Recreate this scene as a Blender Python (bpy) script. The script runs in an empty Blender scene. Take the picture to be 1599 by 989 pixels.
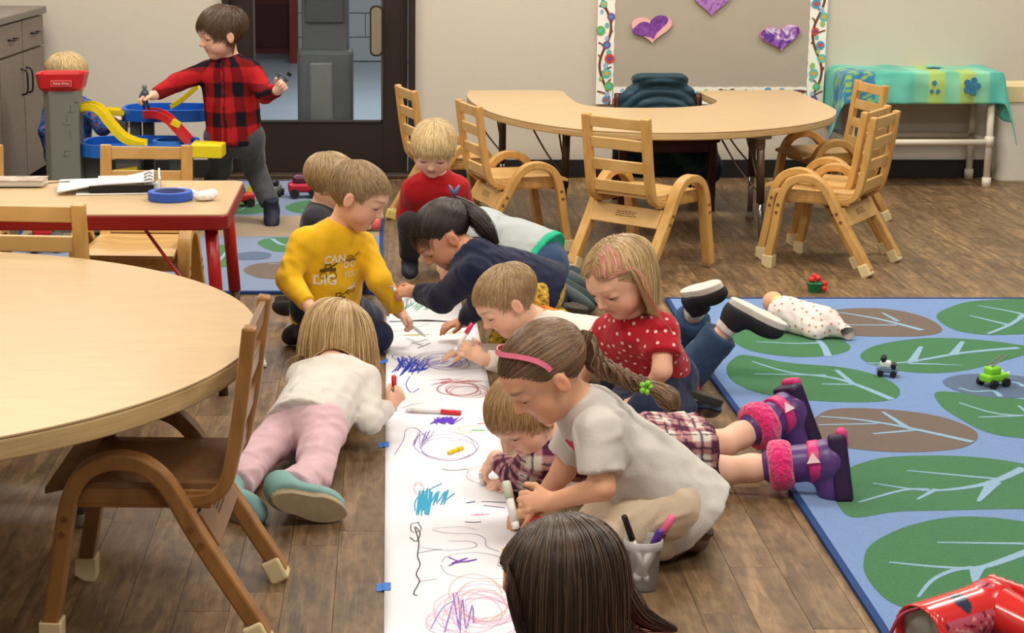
import bpy, math, random
import numpy as np
from mathutils import Vector, Matrix
from mathutils.bvhtree import BVHTree
random.seed(4); RNG = np.random.default_rng(4)
S = bpy.context.scene
COL = S.collection
# ------------------------------------------------------------------ camera
F, CX, CY, YH, H = 3000., 608., 494.5, -175., 1.42
TH = math.atan((CY - YH) / F)
cam_data = bpy.data.cameras.new('camera'); cam = bpy.data.objects.new('camera', cam_data); COL.objects.link(cam)
cam.location = (0, 0, H); cam.rotation_euler = (math.pi / 2 - TH, 0, 0)
cam_data.sensor_width = 36; cam_data.lens = 36 * F / 1599; cam_data.shift_x = (799.5 - CX) / 1599
cam_data.clip_start = .05; cam_data.clip_end = 60
S.camera = cam
# ------------------------------------------------------------------ view, world, ceiling lights
S.view_settings.view_transform = 'Standard'; S.view_settings.look = 'None'
S.view_settings.gamma = 1; S.view_settings.exposure = 0.05
W = bpy.data.worlds.new('world'); S.world = W; W.use_nodes = True
W.node_tree.nodes['Background'].inputs[0].default_value = (1.0, .95, .88, 1)
W.node_tree.nodes['Background'].inputs[1].default_value = .17
def area(x, y, z, sx, sy, e, col=(1, .94, .86)):
    l = bpy.data.lights.new('ceiling_light', 'AREA'); l.shape = 'RECTANGLE'; l.size = sx; l.size_y = sy; l.energy = e; l.color = col
    o = bpy.data.objects.new('ceiling_light', l); o.location = (x, y, z); COL.objects.link(o)
LIGHT_SPOTS = [(-1.6, 3.0), (.7, 3.0), (3.0, 3.0), (-1.6, 6.0), (.7, 6.0), (3.0, 6.0), (-1.6, 8.4), (.7, 8.4), (3.0, 8.4), (.7, .2)]
for x, y in LIGHT_SPOTS: area(x, y, 2.68, 1.15, .55, 33)
area(.2, 12.2, 2.4, 2.2, 2.4, 75, (.86, .93, 1))        # hallway lamp behind the glass door

# ------------------------------------------------------------------ picture measurements -> points of the room
def ray(px, py):
    u = (px - CX) / F; v = (py - CY) / F
    return np.array([u, math.cos(TH) - v * math.sin(TH), -math.sin(TH) - v * math.cos(TH)])
def G(px, py, z=0.):
    r = ray(px, py); return np.array([0, 0, H]) + r * ((z - H) / r[2])
def V(px, py, Y):
    r = ray(px, py); return np.array([0, 0, H]) + r * (Y / r[1])
# ------------------------------------------------------------------ materials
def lin(c):
    c = [v / 255 for v in c]
    return tuple(v / 12.92 if v <= .04045 else ((v + .055) / 1.055) ** 2.4 for v in c)
MATS = {}
def mat(name, rgb, rough=.6, spec=.35, metal=0, bump=0, bscale=60, var=0, vscale=8, rgb2=None, stretch=(1, 1, 1), trans=0, alpha=1, sheen=0, coat=0, attr=None, sss=0, detail=3, emit=None, ior=1.45):
    if name in MATS: return MATS[name]
    m = bpy.data.materials.new(name); m.use_nodes = True; nt = m.node_tree; b = nt.nodes['Principled BSDF']; L = nt.links.new
    c = (*lin(rgb), 1)
    b.inputs['Base Color'].default_value = c; b.inputs['Roughness'].default_value = rough; b.inputs['Metallic'].default_value = metal
    b.inputs['Specular IOR Level'].default_value = spec; b.inputs['IOR'].default_value = ior
    b.inputs['Transmission Weight'].default_value = trans; b.inputs['Alpha'].default_value = alpha
    b.inputs['Sheen Weight'].default_value = sheen; b.inputs['Coat Weight'].default_value = coat
    if sss:
        b.inputs['Subsurface Weight'].default_value = sss; b.inputs['Subsurface Radius'].default_value = (1, .35, .2); b.inputs['Subsurface Scale'].default_value = .006
    if emit: b.inputs['Emission Color'].default_value = (*lin(emit[0]), 1); b.inputs['Emission Strength'].default_value = emit[1]
    co = nt.nodes.new('ShaderNodeTexCoord'); mp = nt.nodes.new('ShaderNodeMapping'); mp.inputs['Scale'].default_value = stretch
    L(co.outputs['Object'], mp.inputs[0])
    base = None
    if attr:
        a = nt.nodes.new('ShaderNodeAttribute'); a.attribute_name = attr; base = a.outputs['Color']; L(base, b.inputs['Base Color'])
    if var or rgb2:
        n = nt.nodes.new('ShaderNodeTexNoise'); n.inputs['Scale'].default_value = vscale; n.inputs['Detail'].default_value = detail; L(mp.outputs[0], n.inputs['Vector'])
        mx = nt.nodes.new('ShaderNodeMix'); mx.data_type = 'RGBA'
        mr = nt.nodes.new('ShaderNodeMapRange'); mr.inputs['From Min'].default_value = .3; mr.inputs['From Max'].default_value = .7; L(n.outputs['Fac'], mr.inputs[0]); L(mr.outputs[0], mx.inputs['Factor'])
        if base is None:
            mx.inputs['A'].default_value = c
            mx.inputs['B'].default_value = (*lin(rgb2), 1) if rgb2 else tuple(v * (1 - var) for v in c[:3]) + (1,)
        else:
            mx.inputs['B'].default_value = (1 - var, 1 - var, 1 - var, 1); mx.inputs['A'].default_value = (1, 1, 1, 1)
            mu = nt.nodes.new('ShaderNodeMix'); mu.data_type = 'RGBA'; mu.blend_type = 'MULTIPLY'; mu.inputs['Factor'].default_value = 1
            L(base, mu.inputs['A']); L(mx.outputs['Result'], mu.inputs['B']); L(mu.outputs['Result'], b.inputs['Base Color'])
        if base is None: L(mx.outputs['Result'], b.inputs['Base Color'])
    if bump:
        n2 = nt.nodes.new('ShaderNodeTexNoise'); n2.inputs['Scale'].default_value = bscale; n2.inputs['Detail'].default_value = 4; L(mp.outputs[0], n2.inputs['Vector'])
        bm = nt.nodes.new('ShaderNodeBump'); bm.inputs['Strength'].default_value = min(1, bump); bm.inputs['Distance'].default_value = .004 * max(1, bump); L(n2.outputs['Fac'], bm.inputs['Height']); L(bm.outputs[0], b.inputs['Normal'])
    MATS[name] = m; return m
def wrinkle(m, scale=11, dist=.018, strength=.8):
    nt = m.node_tree; b = nt.nodes['Principled BSDF']; L = nt.links.new; co = nt.nodes.new('ShaderNodeTexCoord'); n = nt.nodes.new('ShaderNodeTexNoise')
    n.noise_type = 'RIDGED_MULTIFRACTAL'; n.inputs['Scale'].default_value = scale; n.inputs['Detail'].default_value = 1.5; n.inputs['Distortion'].default_value = .8; L(co.outputs['Object'], n.inputs['Vector'])
    bm = nt.nodes.new('ShaderNodeBump'); bm.inputs['Strength'].default_value = strength; bm.inputs['Distance'].default_value = dist; L(n.outputs['Fac'], bm.inputs['Height'])
    old = b.inputs['Normal'].links
    if old: L(old[0].from_socket.node.outputs[0], bm.inputs['Normal'])
    L(bm.outputs[0], b.inputs['Normal']); return m
# ------------------------------------------------------------------ mesh builder
class MB:
    def __init__(s): s.v = []; s.f = []; s.c = []; s.col = None
    def add(s, vs, fs):
        o = len(s.v); s.v += [tuple(map(float, p)) for p in vs]; s.f += [tuple(i + o for i in f) for f in fs]; s.c += [s.col] * len(vs); return s
    def box(s, c, d, rz=0, m=None):
        vs = []
        for x in (-.5, .5):
            for y in (-.5, .5):
                for z in (-.5, .5):
                    p = Vector((x * d[0], y * d[1], z * d[2]))
                    if m is not None: p = m @ p
                    if rz: p = Matrix.Rotation(rz, 3, 'Z') @ p
                    vs.append((p.x + c[0], p.y + c[1], p.z + c[2]))
        return s.add(vs, [(0, 1, 3, 2), (4, 6, 7, 5), (0, 4, 5, 1), (2, 3, 7, 6), (0, 2, 6, 4), (1, 5, 7, 3)])
    def prism(s, poly, z0, z1):
        n = len(poly); a = sum(poly[i][0] * poly[(i + 1) % n][1] - poly[(i + 1) % n][0] * poly[i][1] for i in range(n))
        if a < 0: poly = poly[::-1]
        vs = [(p[0], p[1], z0) for p in poly] + [(p[0], p[1], z1) for p in poly]
        return s.add(vs, [tuple(range(n))[::-1], tuple(range(n, 2 * n))] + [(i, (i + 1) % n, (i + 1) % n + n, i + n) for i in range(n)])
    def tube(s, path, r, n=8, cap=True, flat=None):
        path = [Vector(p) for p in path]; k = len(path); rs = r if hasattr(r, '__len__') else [r] * k
        vs = []; up = None
        for i, p in enumerate(path):
            t = (path[min(i + 1, k - 1)] - path[max(i - 1, 0)]); t.normalize()
            if up is None: up = Vector((0, 0, 1)) if abs(t.z) < .9 else Vector((1, 0, 0))
            a = t.cross(up); a.normalize(); b = a.cross(t); b.normalize(); up = b
            for j in range(n):
                q = 2 * math.pi * j / n; vs.append(p + a * (rs[i] * math.cos(q)) + b * (rs[i] * math.sin(q)))
        fs = [(i * n + j, i * n + (j + 1) % n, (i + 1) * n + (j + 1) % n, (i + 1) * n + j) for i in range(k - 1) for j in range(n)]
        if cap: fs += [tuple(range(n))[::-1], tuple(range((k - 1) * n, k * n))]
        return s.add(vs, fs)
    def sweep(s, path, B, w, t):            # rectangular band: w along B, t in the plane of the path
        path = [Vector(p) for p in path]; k = len(path); B = Vector(B).normalized(); vs = []
        for i, p in enumerate(path):
            d0 = (path[i] - path[max(i - 1, 0)]); d1 = (path[min(i + 1, k - 1)] - path[i])
            if d0.length < 1e-9: d0 = d1
            if d1.length < 1e-9: d1 = d0
            d = (d0.normalized() + d1.normalized()).normalized(); n = B.cross(d).normalized()
            m = 1 / max(.5, d.dot(d1.normalized()))
            for a, b in ((-1, -1), (1, -1), (1, 1), (-1, 1)): vs.append(p + B * (a * w / 2) + n * (b * t / 2 * m))
        fs = [(i * 4 + j, i * 4 + (j + 1) % 4, (i + 1) * 4 + (j + 1) % 4, (i + 1) * 4 + j) for i in range(k - 1) for j in range(4)]
        return s.add(vs, fs + [(3, 2, 1, 0), tuple(range((k - 1) * 4, k * 4))])
    def lathe(s, prof, n=24, c=(0, 0, 0), close=False):
        vs = [(c[0] + r * math.cos(2 * math.pi * j / n), c[1] + r * math.sin(2 * math.pi * j / n), c[2] + z) for r, z in prof for j in range(n)]
        fs = [(i * n + j, i * n + (j + 1) % n, (i + 1) * n + (j + 1) % n, (i + 1) * n + j) for i in range(len(prof) - 1) for j in range(n)]
        if close: fs += [tuple(range(n))[::-1], tuple(range((len(prof) - 1) * n, len(prof) * n))]
        return s.add(vs, fs)
    def ell(s, c, r, m=None, nu=16, nv=10):
        vs = []
        for i in range(nv + 1):
            a = math.pi * i / nv
            for j in range(nu):
                b = 2 * math.pi * j / nu; p = Vector((r[0] * math.sin(a) * math.cos(b), r[1] * math.sin(a) * math.sin(b), r[2] * math.cos(a)))
                if m is not None: p = m @ p
                vs.append(p + Vector(c))
        return s.add(vs, [((i + 1) * nu + j, (i + 1) * nu + (j + 1) % nu, i * nu + (j + 1) % nu, i * nu + j) for i in range(nv) for j in range(nu)])
    def build(s, name, m, parent=None, smooth=False, bevel=0, loc=None, seg=2, colattr=False):
        me = bpy.data.meshes.new(name); me.from_pydata(s.v, [], s.f); me.validate(); me.update()
        me.materials.append(m)
        if smooth: me.polygons.foreach_set('use_smooth', [True] * len(me.polygons))
        if colattr:
            at = me.color_attributes.new('Col', 'FLOAT_COLOR', 'POINT')
            at.data.foreach_set('color', np.array([[*lin(c), 1] for c in s.c], dtype=np.float32).ravel())
        o = bpy.data.objects.new(name, me); COL.objects.link(o)
        if parent: o.parent = parent
        if loc is not None: o.location = loc
        if bevel:
            b = o.modifiers.new('bevel', 'BEVEL'); b.width = bevel; b.segments = seg; b.limit_method = 'ANGLE'; b.angle_limit = .6
            me.polygons.foreach_set('use_smooth', [True] * len(me.polygons)) if smooth else None
        return o
def tag(o, label=None, cat=None, group=None, kind=None):
    if label: o['label'] = label
    if cat: o['category'] = cat
    if group: o['group'] = group
    if kind: o['kind'] = kind
    return o
def empty(name, loc=(0, 0, 0), rz=0):
    o = bpy.data.objects.new(name, None); o.location = loc; o.rotation_euler = (0, 0, rz); o.empty_display_size = .05; COL.objects.link(o); return o
def copy_tree(o, parent=None):
    c = o.copy(); COL.objects.link(c); c.parent = parent
    for ch in list(o.children): copy_tree(ch, c)
    return c
def smooth_path(pts, n=6):
    P = [Vector(p) for p in pts]; out = []
    for i in range(len(P) - 1):
        a, b, c, d = P[max(i - 1, 0)], P[i], P[i + 1], P[min(i + 2, len(P) - 1)]
        for k in range(n):
            t = k / n; out.append(.5 * ((2 * b) + (c - a) * t + (2 * a - 5 * b + 4 * c - d) * t * t + (3 * b - a - 3 * c + d) * t ** 3))
    return out + [P[-1]]
# ================================================================== SETTING
YW = float(G(608, 277)[1])                      # the back wall
m_wall = mat('wall_paint', (202, 194, 179), .9, .1, bump=.15, bscale=90, var=.03, vscale=1.5)
m_base = mat('black_vinyl', (36, 35, 34), .55, .3, var=.2)
m_seam = mat('floor_gap', (58, 46, 38), .8)
def plank_mat():
    m = bpy.data.materials.new('oak_plank'); m.use_nodes = True; nt = m.node_tree; b = nt.nodes['Principled BSDF']; L = nt.links.new; N = nt.nodes.new
    co = N('ShaderNodeTexCoord'); oi = N('ShaderNodeObjectInfo'); ad = N('ShaderNodeVectorMath'); ad.operation = 'MULTIPLY_ADD'
    L(oi.outputs['Random'], ad.inputs[0]); ad.inputs[1].default_value = (37, 91, 13); L(co.outputs['Object'], ad.inputs[2])
    mp = N('ShaderNodeMapping'); mp.inputs['Scale'].default_value = (26, 3.2, 1); L(ad.outputs[0], mp.inputs[0])
    n = N('ShaderNodeTexNoise'); n.inputs['Scale'].default_value = 1; n.inputs['Detail'].default_value = 6; n.inputs['Roughness'].default_value = .62; n.inputs['Distortion'].default_value = 1.2; L(mp.outputs[0], n.inputs['Vector'])
    r = N('ShaderNodeValToRGB'); e = r.color_ramp.elements; e[0].position = .28; e[0].color = (*lin((90, 70, 50)), 1); e[1].position = .74; e[1].color = (*lin((170, 138, 98)), 1)
    k = e.new(.5); k.color = (*lin((126, 100, 70)), 1); L(n.outputs['Fac'], r.inputs[0])
    n3 = N('ShaderNodeTexNoise'); mp3 = N('ShaderNodeMapping'); mp3.inputs['Scale'].default_value = (9, 4, 1); L(ad.outputs[0], mp3.inputs[0]); L(mp3.outputs[0], n3.inputs['Vector']); n3.inputs['Detail'].default_value = 2
    r3 = N('ShaderNodeValToRGB'); f = r3.color_ramp.elements; f[0].position = .36; f[0].color = (.66, .64, .60, 1); f[1].position = .56; f[1].color = (1, 1, 1, 1); L(n3.outputs['Fac'], r3.inputs[0])
    mu = N('ShaderNodeMix'); mu.data_type = 'RGBA'; mu.blend_type = 'MULTIPLY'; mu.inputs['Factor'].default_value = .8; L(r.outputs[0], mu.inputs['A']); L(r3.outputs[0], mu.inputs['B'])
    hs = N('ShaderNodeHueSaturation'); mr = N('ShaderNodeMapRange'); mr.inputs['To Min'].default_value = .74; mr.inputs['To Max'].default_value = 1.18; L(oi.outputs['Random'], mr.inputs[0]); L(mr.outputs[0], hs.inputs['Value']); L(mu.outputs['Result'], hs.inputs['Color'])
    L(hs.outputs[0], b.inputs['Base Color']); b.inputs['Roughness'].default_value = .42; b.inputs['Specular IOR Level'].default_value = .35
    mp2 = N('ShaderNodeMapping'); mp2.inputs['Scale'].default_value = (180, 9, 1); L(ad.outputs[0], mp2.inputs[0]); n2 = N('ShaderNodeTexNoise'); n2.inputs['Scale'].default_value = 1; n2.inputs['Detail'].default_value = 3; L(mp2.outputs[0], n2.inputs['Vector'])
    bm = N('ShaderNodeBump'); bm.inputs['Strength'].default_value = .35; bm.inputs['Distance'].default_value = .002; L(n2.outputs['Fac'], bm.inputs['Height']); L(bm.outputs[0], b.inputs['Normal'])
    return m
m_plank = plank_mat()
floor = MB().box((.6, 5.4, -.035), (6.4, 8.4, .05)).build('floor', m_seam); tag(floor, kind='structure')
# planks run away from the camera
PW, PL = .105, .915
def plank_mesh(l, w=PW):
    me = MB().box((0, 0, -.005), (w - .001, l - .001, .01)).build('plank', m_plank, bevel=0); d = me.data; bpy.data.objects.remove(me); return d
pm = plank_mesh(PL)
x0 = G(240, 940)[0]; cells = []
for i in range(-18, 36):
    x = x0 + i * PW; off = random.uniform(0, PL)
    for j in range(-1, 9):
        y = 2.55 + off + j * PL - PL / 2
        a, b = max(y - PL / 2, 2.3), min(y + PL / 2, YW)
        if b - a < .03: continue
        vis = False
        for t in (0, .25, .5, .75, 1):
            yy = a + (b - a) * t; zc = yy * math.cos(TH) + H * math.sin(TH); px = CX + F * x / zc
            if -40 < px < 1640 and yy > 3.35: vis = True
        cells.append((yy if False else (a + b) / 2, x, a, b, vis))
cells.sort(); vis = [c for c in cells if c[4]]; rest = [c for c in cells if not c[4]] + vis[299:]
for k, (yc, x, a, b, _) in enumerate(vis[:299]):
    me = pm if abs(b - a - PL) < 1e-4 else plank_mesh(b - a)
    o = bpy.data.objects.new('plank', me); COL.objects.link(o); o.parent = floor; o.location = (x, yc, random.uniform(-.0006, 0))
rb = MB()
for yc, x, a, b, _ in rest: rb.box((x, yc, -.005 - random.uniform(0, .0006)), (PW - .001, b - a - .001, .01))
o = rb.build('plank', m_plank, floor); o['kind'] = 'stuff'
# ---- back wall with a door opening
DX0, DX1, DZ = float(V(352, 280, YW)[0]), float(V(648, 280, YW)[0]), 2.05
w = MB()
w.box(((DX0 - 3) / 2, YW + .06, 1.4), (DX0 + 3, .12, 2.8)); w.box(((DX1 + 4.2) / 2, YW + .06, 1.4), (4.2 - DX1, .12, 2.8)); w.box(((DX0 + DX1) / 2, YW + .06, (DZ + 2.8) / 2), (DX1 - DX0, .12, 2.8 - DZ))
tag(w.build('wall_back', m_wall), kind='structure')
tag(MB().box((-2.78, 5.4, 1.4), (.1, 8.4, 2.8)).build('wall_left', m_wall), kind='structure')
tag(MB().box((.6, 5.0, 2.85), (7.2, 11, .1)).build('ceiling', mat('ceiling_tile', (225, 222, 214), .95, .1, bump=.4, bscale=40)), kind='structure')
m_lp = mat('light_panel', (255, 250, 240), .5, emit=((255, 245, 228), 3))
for x, y in LIGHT_SPOTS: tag(MB().box((x, y, 2.785), (1.2, .6, .03)).build('ceiling_light_panel_%d' % (1 + LIGHT_SPOTS.index((x, y))), m_lp), kind='structure')  # glowing light panels under the ceiling, out of view
bb = MB(); bb.box(((DX0 - 2.72) / 2, YW - .006, .045), (DX0 + 2.72, .012, .09)); bb.box(((DX1 + 4.2) / 2, YW - .006, .045), (4.2 - DX1, .012, .09))
tag(bb.build('baseboard_back', m_base, bevel=.003), kind='structure')
# ---- door
m_dark = mat('bronze_door', (42, 32, 27), .45, .4, var=.15, vscale=5)
door = empty('door_1', ((DX0 + DX1) / 2, YW + .05, 0)); door['kind'] = 'structure'
cx = (DX0 + DX1) / 2
def dp(px): return float(V(px, 200, YW + .03)[0]) - cx
gl, gr, gb = dp(398), dp(598), float(V(598, 190, YW + .03)[2])
f = MB(); hw = (DX1 - DX0) / 2
for a, b in ((-hw, -hw + .035), (hw - .035, hw)): f.box(((a + b) / 2, -.03, DZ / 2), (b - a, .1, DZ))
f.box((0, -.03, DZ - .02), (2 * hw, .1, .04)); f.build('door_frame', m_dark, door, bevel=.003)
l = MB(); a, b = -hw + .038, hw - .038
l.box(((a + gl) / 2, 0, DZ / 2), (gl - a, .045, DZ - .046)); l.box(((gr + b) / 2, 0, DZ / 2), (b - gr, .045, DZ - .046))
l.box(((gl + gr) / 2, 0, gb / 2 + .012), (gr - gl, .045, gb - .022)); l.box(((gl + gr) / 2, 0, 1.93), (gr - gl, .045, .14)); l.build('door_leaf', m_dark, door, bevel=.002)
MB().box(((gl + gr) / 2, 0, (gb + 1.86) / 2), (gr - gl, .006, 1.86 - gb)).build('glass_pane', mat('door_glass', (235, 242, 245), .02, .5, trans=1, ior=1.06), door)
g = MB()
for xx in (gl + .004, gr - .004): g.box((xx, -.024, (gb + 1.86) / 2), (.01, .012, 1.86 - gb))
g.box(((gl + gr) / 2, -.024, gb + .004), (gr - gl, .012, .01)); g.build('glazing_bead', mat('bead', (70, 66, 60), .4), door)
MB().box((0, -.04, .012), (2 * hw, .14, .02)).build('threshold', mat('threshold_metal', (84, 74, 62), .4, metal=.5), door, bevel=.004)
# ---- hallway seen through the glass
YH2 = float(G(560, 97)[1])
tag(MB().box((-.2, (YW + YH2) / 2 + .1, -.03), (5, YH2 - YW + .2, .05)).build('floor_hallway', mat('hall_tile', (196, 205, 212), .25, .5, var=.06, vscale=3)), kind='structure')
hw_ = empty('wall_hallway', (0, YH2 + .1, 0)); hw_['kind'] = 'structure'
m_cmu = mat('painted_block', (206, 208, 206), .7, .2, bump=.3, bscale=70); MB().box((-.3, .06, 1.3), (5, .1, 2.8)).build('wall_core', mat('mortar', (170, 170, 168), .9), hw_)
bx = bpy.data.objects.new('block', None); bpy.data.objects.remove(bx)
bme = MB().box((0, 0, 0), (.392, .03, .192)).build('block', m_cmu); bmd = bme.data; bpy.data.objects.remove(bme)
for r in range(5):
    for c in range(9):
        x = -1.4 + c * .4 + (r % 2) * .2
        if -.95 < x < .95: o = bpy.data.objects.new('block', bmd); COL.objects.link(o); o.parent = hw_; o.location = (x, 0, .1 + r * .2)
dr = empty('door_2', (float(V(425, 95, YH2)[0]), YH2 + .03, 0)); dr['kind'] = 'structure'
m_mar = mat('maroon_door', (96, 30, 30), .4, .4, var=.15)
MB().box((-.02, 0, 1.02), (.34, .05, 1.9)).build('door_leaf', m_mar, dr); MB().box((.185, -.05, 1.0), (.07, .12, 2.1)).build('door_frame', mat('red_frame', (140, 58, 44), .4), dr, bevel=.004)
MB().box((-.02, -.03, .3), (.34, .02, .35)).build('kick_plate', mat('kick', (70, 22, 26), .4), dr)
# grey standing dispenser and dark framed panel in the hallway
ds = empty('hallway_kiosk', (float(V(509, 190, YW + .35)[0]), YW + .4, 0)); tag(ds, 'tall grey plastic dispenser stand in the hallway behind the glass door', 'dispenser')
m_gk = mat('grey_plastic', (112, 112, 112), .3, .5, var=.1); m_gk2 = mat('grey_plastic_light', (140, 138, 134), .35, .5, var=.1)
MB().box((0, 0, .5), (.24, .2, 1.0)).build('pillar', m_gk, ds, bevel=.012); MB().box((0, -.02, .3), (.285, .22, .62)).build('lower_cabinet', m_gk, ds, bevel=.02, seg=3)
MB().box((-.02, -.135, .3), (.12, .02, .5)).build('door_panel', m_gk2, ds, bevel=.01); MB().box((0, -.11, .83), (.2, .02, .16)).build('upper_panel', mat('kiosk_dark', (92, 92, 92), .25), ds, bevel=.008)
MB().box((0, -.01, .015), (.31, .25, .03)).build('base', mat('kiosk_base', (60, 60, 60), .5), ds, bevel=.006)
wp = empty('wall_plaque', tuple(V(589, 48, YW + .02) + np.array([-.004, 0, 0]))); tag(wp, 'rounded tan push plate with dark rim on the right door stile', 'door plate')
def rrect(w, h, r, n=6):
    P = []
    for cx_, cy_, a0 in ((w / 2 - r, h / 2 - r, 0), (-w / 2 + r, h / 2 - r, 90), (-w / 2 + r, -h / 2 + r, 180), (w / 2 - r, -h / 2 + r, 270)):
        for k in range(n + 1): a = math.radians(a0 + 90 * k / n); P.append((cx_ + r * math.cos(a), cy_ + r * math.sin(a)))
    return P
def wallprism(poly, y0, y1, name, m, parent=None, **k):   # polygon in x/z, thickness in y
    b = MB(); n = len(poly); b.add([(p[0], y0, p[1]) for p in poly] + [(p[0], y1, p[1]) for p in poly], [tuple(range(n)), tuple(range(n, 2 * n))[::-1]] + [((i + 1) % n, i, i + n, (i + 1) % n + n) for i in range(n)])
    return b.build(name, m, parent, **k)
wallprism(rrect(.066, .25, .028), -.02, 0, 'rim', mat('dark_rim', (45, 36, 30), .4), wp); wallprism(rrect(.05, .232, .022), -.025, -.019, 'plate', mat('tan_plate', (128, 116, 98), .4), wp)
# ---- cabinet on the left
cab = empty('storage_cabinet', (float(V(36, 16, YW - .3)[0]), YW - .97, 0)); tag(cab, 'grey-brown laminate base cabinet with dark loop pulls at the left edge', 'cabinet')
m_lam = mat('grey_laminate', (136, 124, 112), .55, .3, rgb2=(120, 108, 97), vscale=6, stretch=(3, 3, 40))
MB().box((-.3, 0, .45), (.58, 1.75, .74)).build('body', m_lam, cab, bevel=.002)
MB().box((-.29, 0, .84), (.63, 1.8, .035)).build('countertop', mat('grey_top', (118, 110, 102), .4, .4, var=.1, vscale=40), cab, bevel=.006)
MB().box((-.33, 0, .04), (.5, 1.72, .08)).build('toe_kick', m_base, cab)
m_pull = mat('black_pull', (30, 28, 27), .35, .5)
for k in range(4):
    yy = .66 - k * .44
    dd = MB().box((0, 0, 0), (.02, .425, .14)).build('drawer', m_lam, cab, bevel=.002, loc=(.002, yy, .745)); MB().tube(smooth_path([(.01, -.05, 0), (.035, -.045, 0), (.04, 0, 0), (.035, .045, 0), (.01, .05, 0)], 4), .005).build('handle', m_pull, dd, smooth=True)
    dd = MB().box((0, 0, 0), (.02, .425, .58)).build('door', m_lam, cab, bevel=.002, loc=(.002, yy, .375)); s_ = 1 if k % 2 else -1
    MB().tube(smooth_path([(.01, s_ * .17, .1), (.035, s_ * .17, .11), (.04, s_ * .17, .16), (.035, s_ * .17, .21), (.01, s_ * .17, .22)], 4), .005).build('handle', m_pull, dd, smooth=True)
cab.rotation_euler.z = math.radians(-3)
bs = MB().box((-.58, 0, 1.05), (.02, 1.7, .5)).build('back_panel', mat('splash', (96, 88, 82), .6), cab)
# ---- bulletin board
bd = empty('bulletin_board', (float(V(1110, 160, YW)[0]), YW, 0)); tag(bd, 'bulletin board covered in grey-tan paper with a patterned border', 'bulletin board')
def wx(px): return float(V(px, 80, YW - .02)[0]) - bd.location.x
X0, X1 = wx(932), wx(1289); Z0 = float(V(1000, 163, YW - .02)[2]); Z1 = Z0 + .95; bw = .082
MB().box(((X0 + X1) / 2, -.008, (Z0 + Z1) / 2), (X1 - X0 - .01, .014, Z1 - Z0 - .01)).build('paper_backing', mat('kraft_grey', (176, 167, 152), .85, .1, bump=.2, bscale=14, var=.05, vscale=5), bd)
m_bor = mat('border_card', (238, 238, 228), .6, .2)
def scal(ax, a, b, c0, inner):
    P = []; n = int(abs(b - a) / .02)
    for i in range(n + 1):
        t = a + (b - a) * i / n; P.append((t, c0))
    for i in range(n + 1):
        t = b + (a - b) * i / n; P.append((t, c0 + inner * (bw + .004 * abs(math.sin(i * 1.1)))))
    return P if ax == 0 else [(q, p) for p, q in P]
rb_ = random.Random(3)
for ax, a, b, c0, inner in ((1, Z0, Z1, X0, 1), (1, Z0, Z1, X1, -1), (0, X0 + bw, X1 - bw, Z0, 1), (0, X0 + bw, X1 - bw, Z1, -1)):
    st = wallprism(scal(ax, a, b, c0, inner), -.02, -.0155, 'border_strip', m_bor, bd)
    br = MB(); lf = MB(); L_ = b - a; ph = rb_.uniform(0, 6)
    P = []
    for i in range(int(L_ / .012) + 1):
        t = a + i * .012; c = c0 + inner * (bw / 2 + bw * .32 * math.sin(t * 17 + ph)); P.append((c, -.0215, t) if ax else (t, -.0215, c))
    B_ = (0, 1, 0); br.sweep(P, B_, .0016, .0115)
    for i in range(3, len(P), 5):
        p = Vector(P[i]); c = c0 + inner * bw * rb_.choice((.08, .9)); q = Vector((c, -.0215, p.z + .03)) if ax else Vector((p.x + .03, -.0215, c)); br.sweep([p, (p + q) / 2 + Vector((.004, 0, .006)), q], B_, .0014, .0065)
    br.build('branch_print', mat('branch_brown', (112, 62, 40), .6), st)
    cols = [(70, 150, 190), (226, 160, 60), (200, 74, 56), (104, 170, 90), (120, 80, 140), (90, 190, 180)]
    for i in range(int(L_ / .034)):
        t = a + .02 + i * .034 + rb_.uniform(-.005, .005); c = c0 + inner * bw * (rb_.uniform(.18, .82)); col = rb_.choice(cols); big = i % 2 == 0
        r = rb_.uniform(.018, .025) if big else rb_.uniform(.009, .014); q = (c, t) if ax else (t, c); n = 12; rot = rb_.uniform(0, 3)
        for (rr, cc, yy) in ((r, col, -.0225), (r * .5, cols[(cols.index(col) + 2) % 6], -.0232)) if big else ((r, rb_.choice([(150, 190, 110), (150, 180, 215), (110, 180, 170)]), -.0224),):
            lf.col = cc; pts = [(q[0] + rr * math.cos(k * 2 * math.pi / n + rot), yy, q[1] + rr * (1.25 if not big else 1) * math.sin(k * 2 * math.pi / n + rot)) for k in range(n)]
            lf.add(pts, [tuple(range(n))[::-1]])
    lf.build('bird_print', mat('printed_ink', (200, 200, 200), .6, attr='Col'), st, colattr=True)
def heart(w, h, n=40, dx=0, rot=0):
    P = []
    for i in range(n):
        t = 2 * math.pi * i / n; x = math.sin(t) ** 3; y = (13 * math.cos(t) - 5 * math.cos(2 * t) - 2 * math.cos(3 * t) - math.cos(4 * t)) / 16
        x, y = x * w / 2, (y + .15) * h / 2.05; P.append((x * math.cos(rot) - y * math.sin(rot), x * math.sin(rot) + y * math.cos(rot)))
    return P
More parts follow.
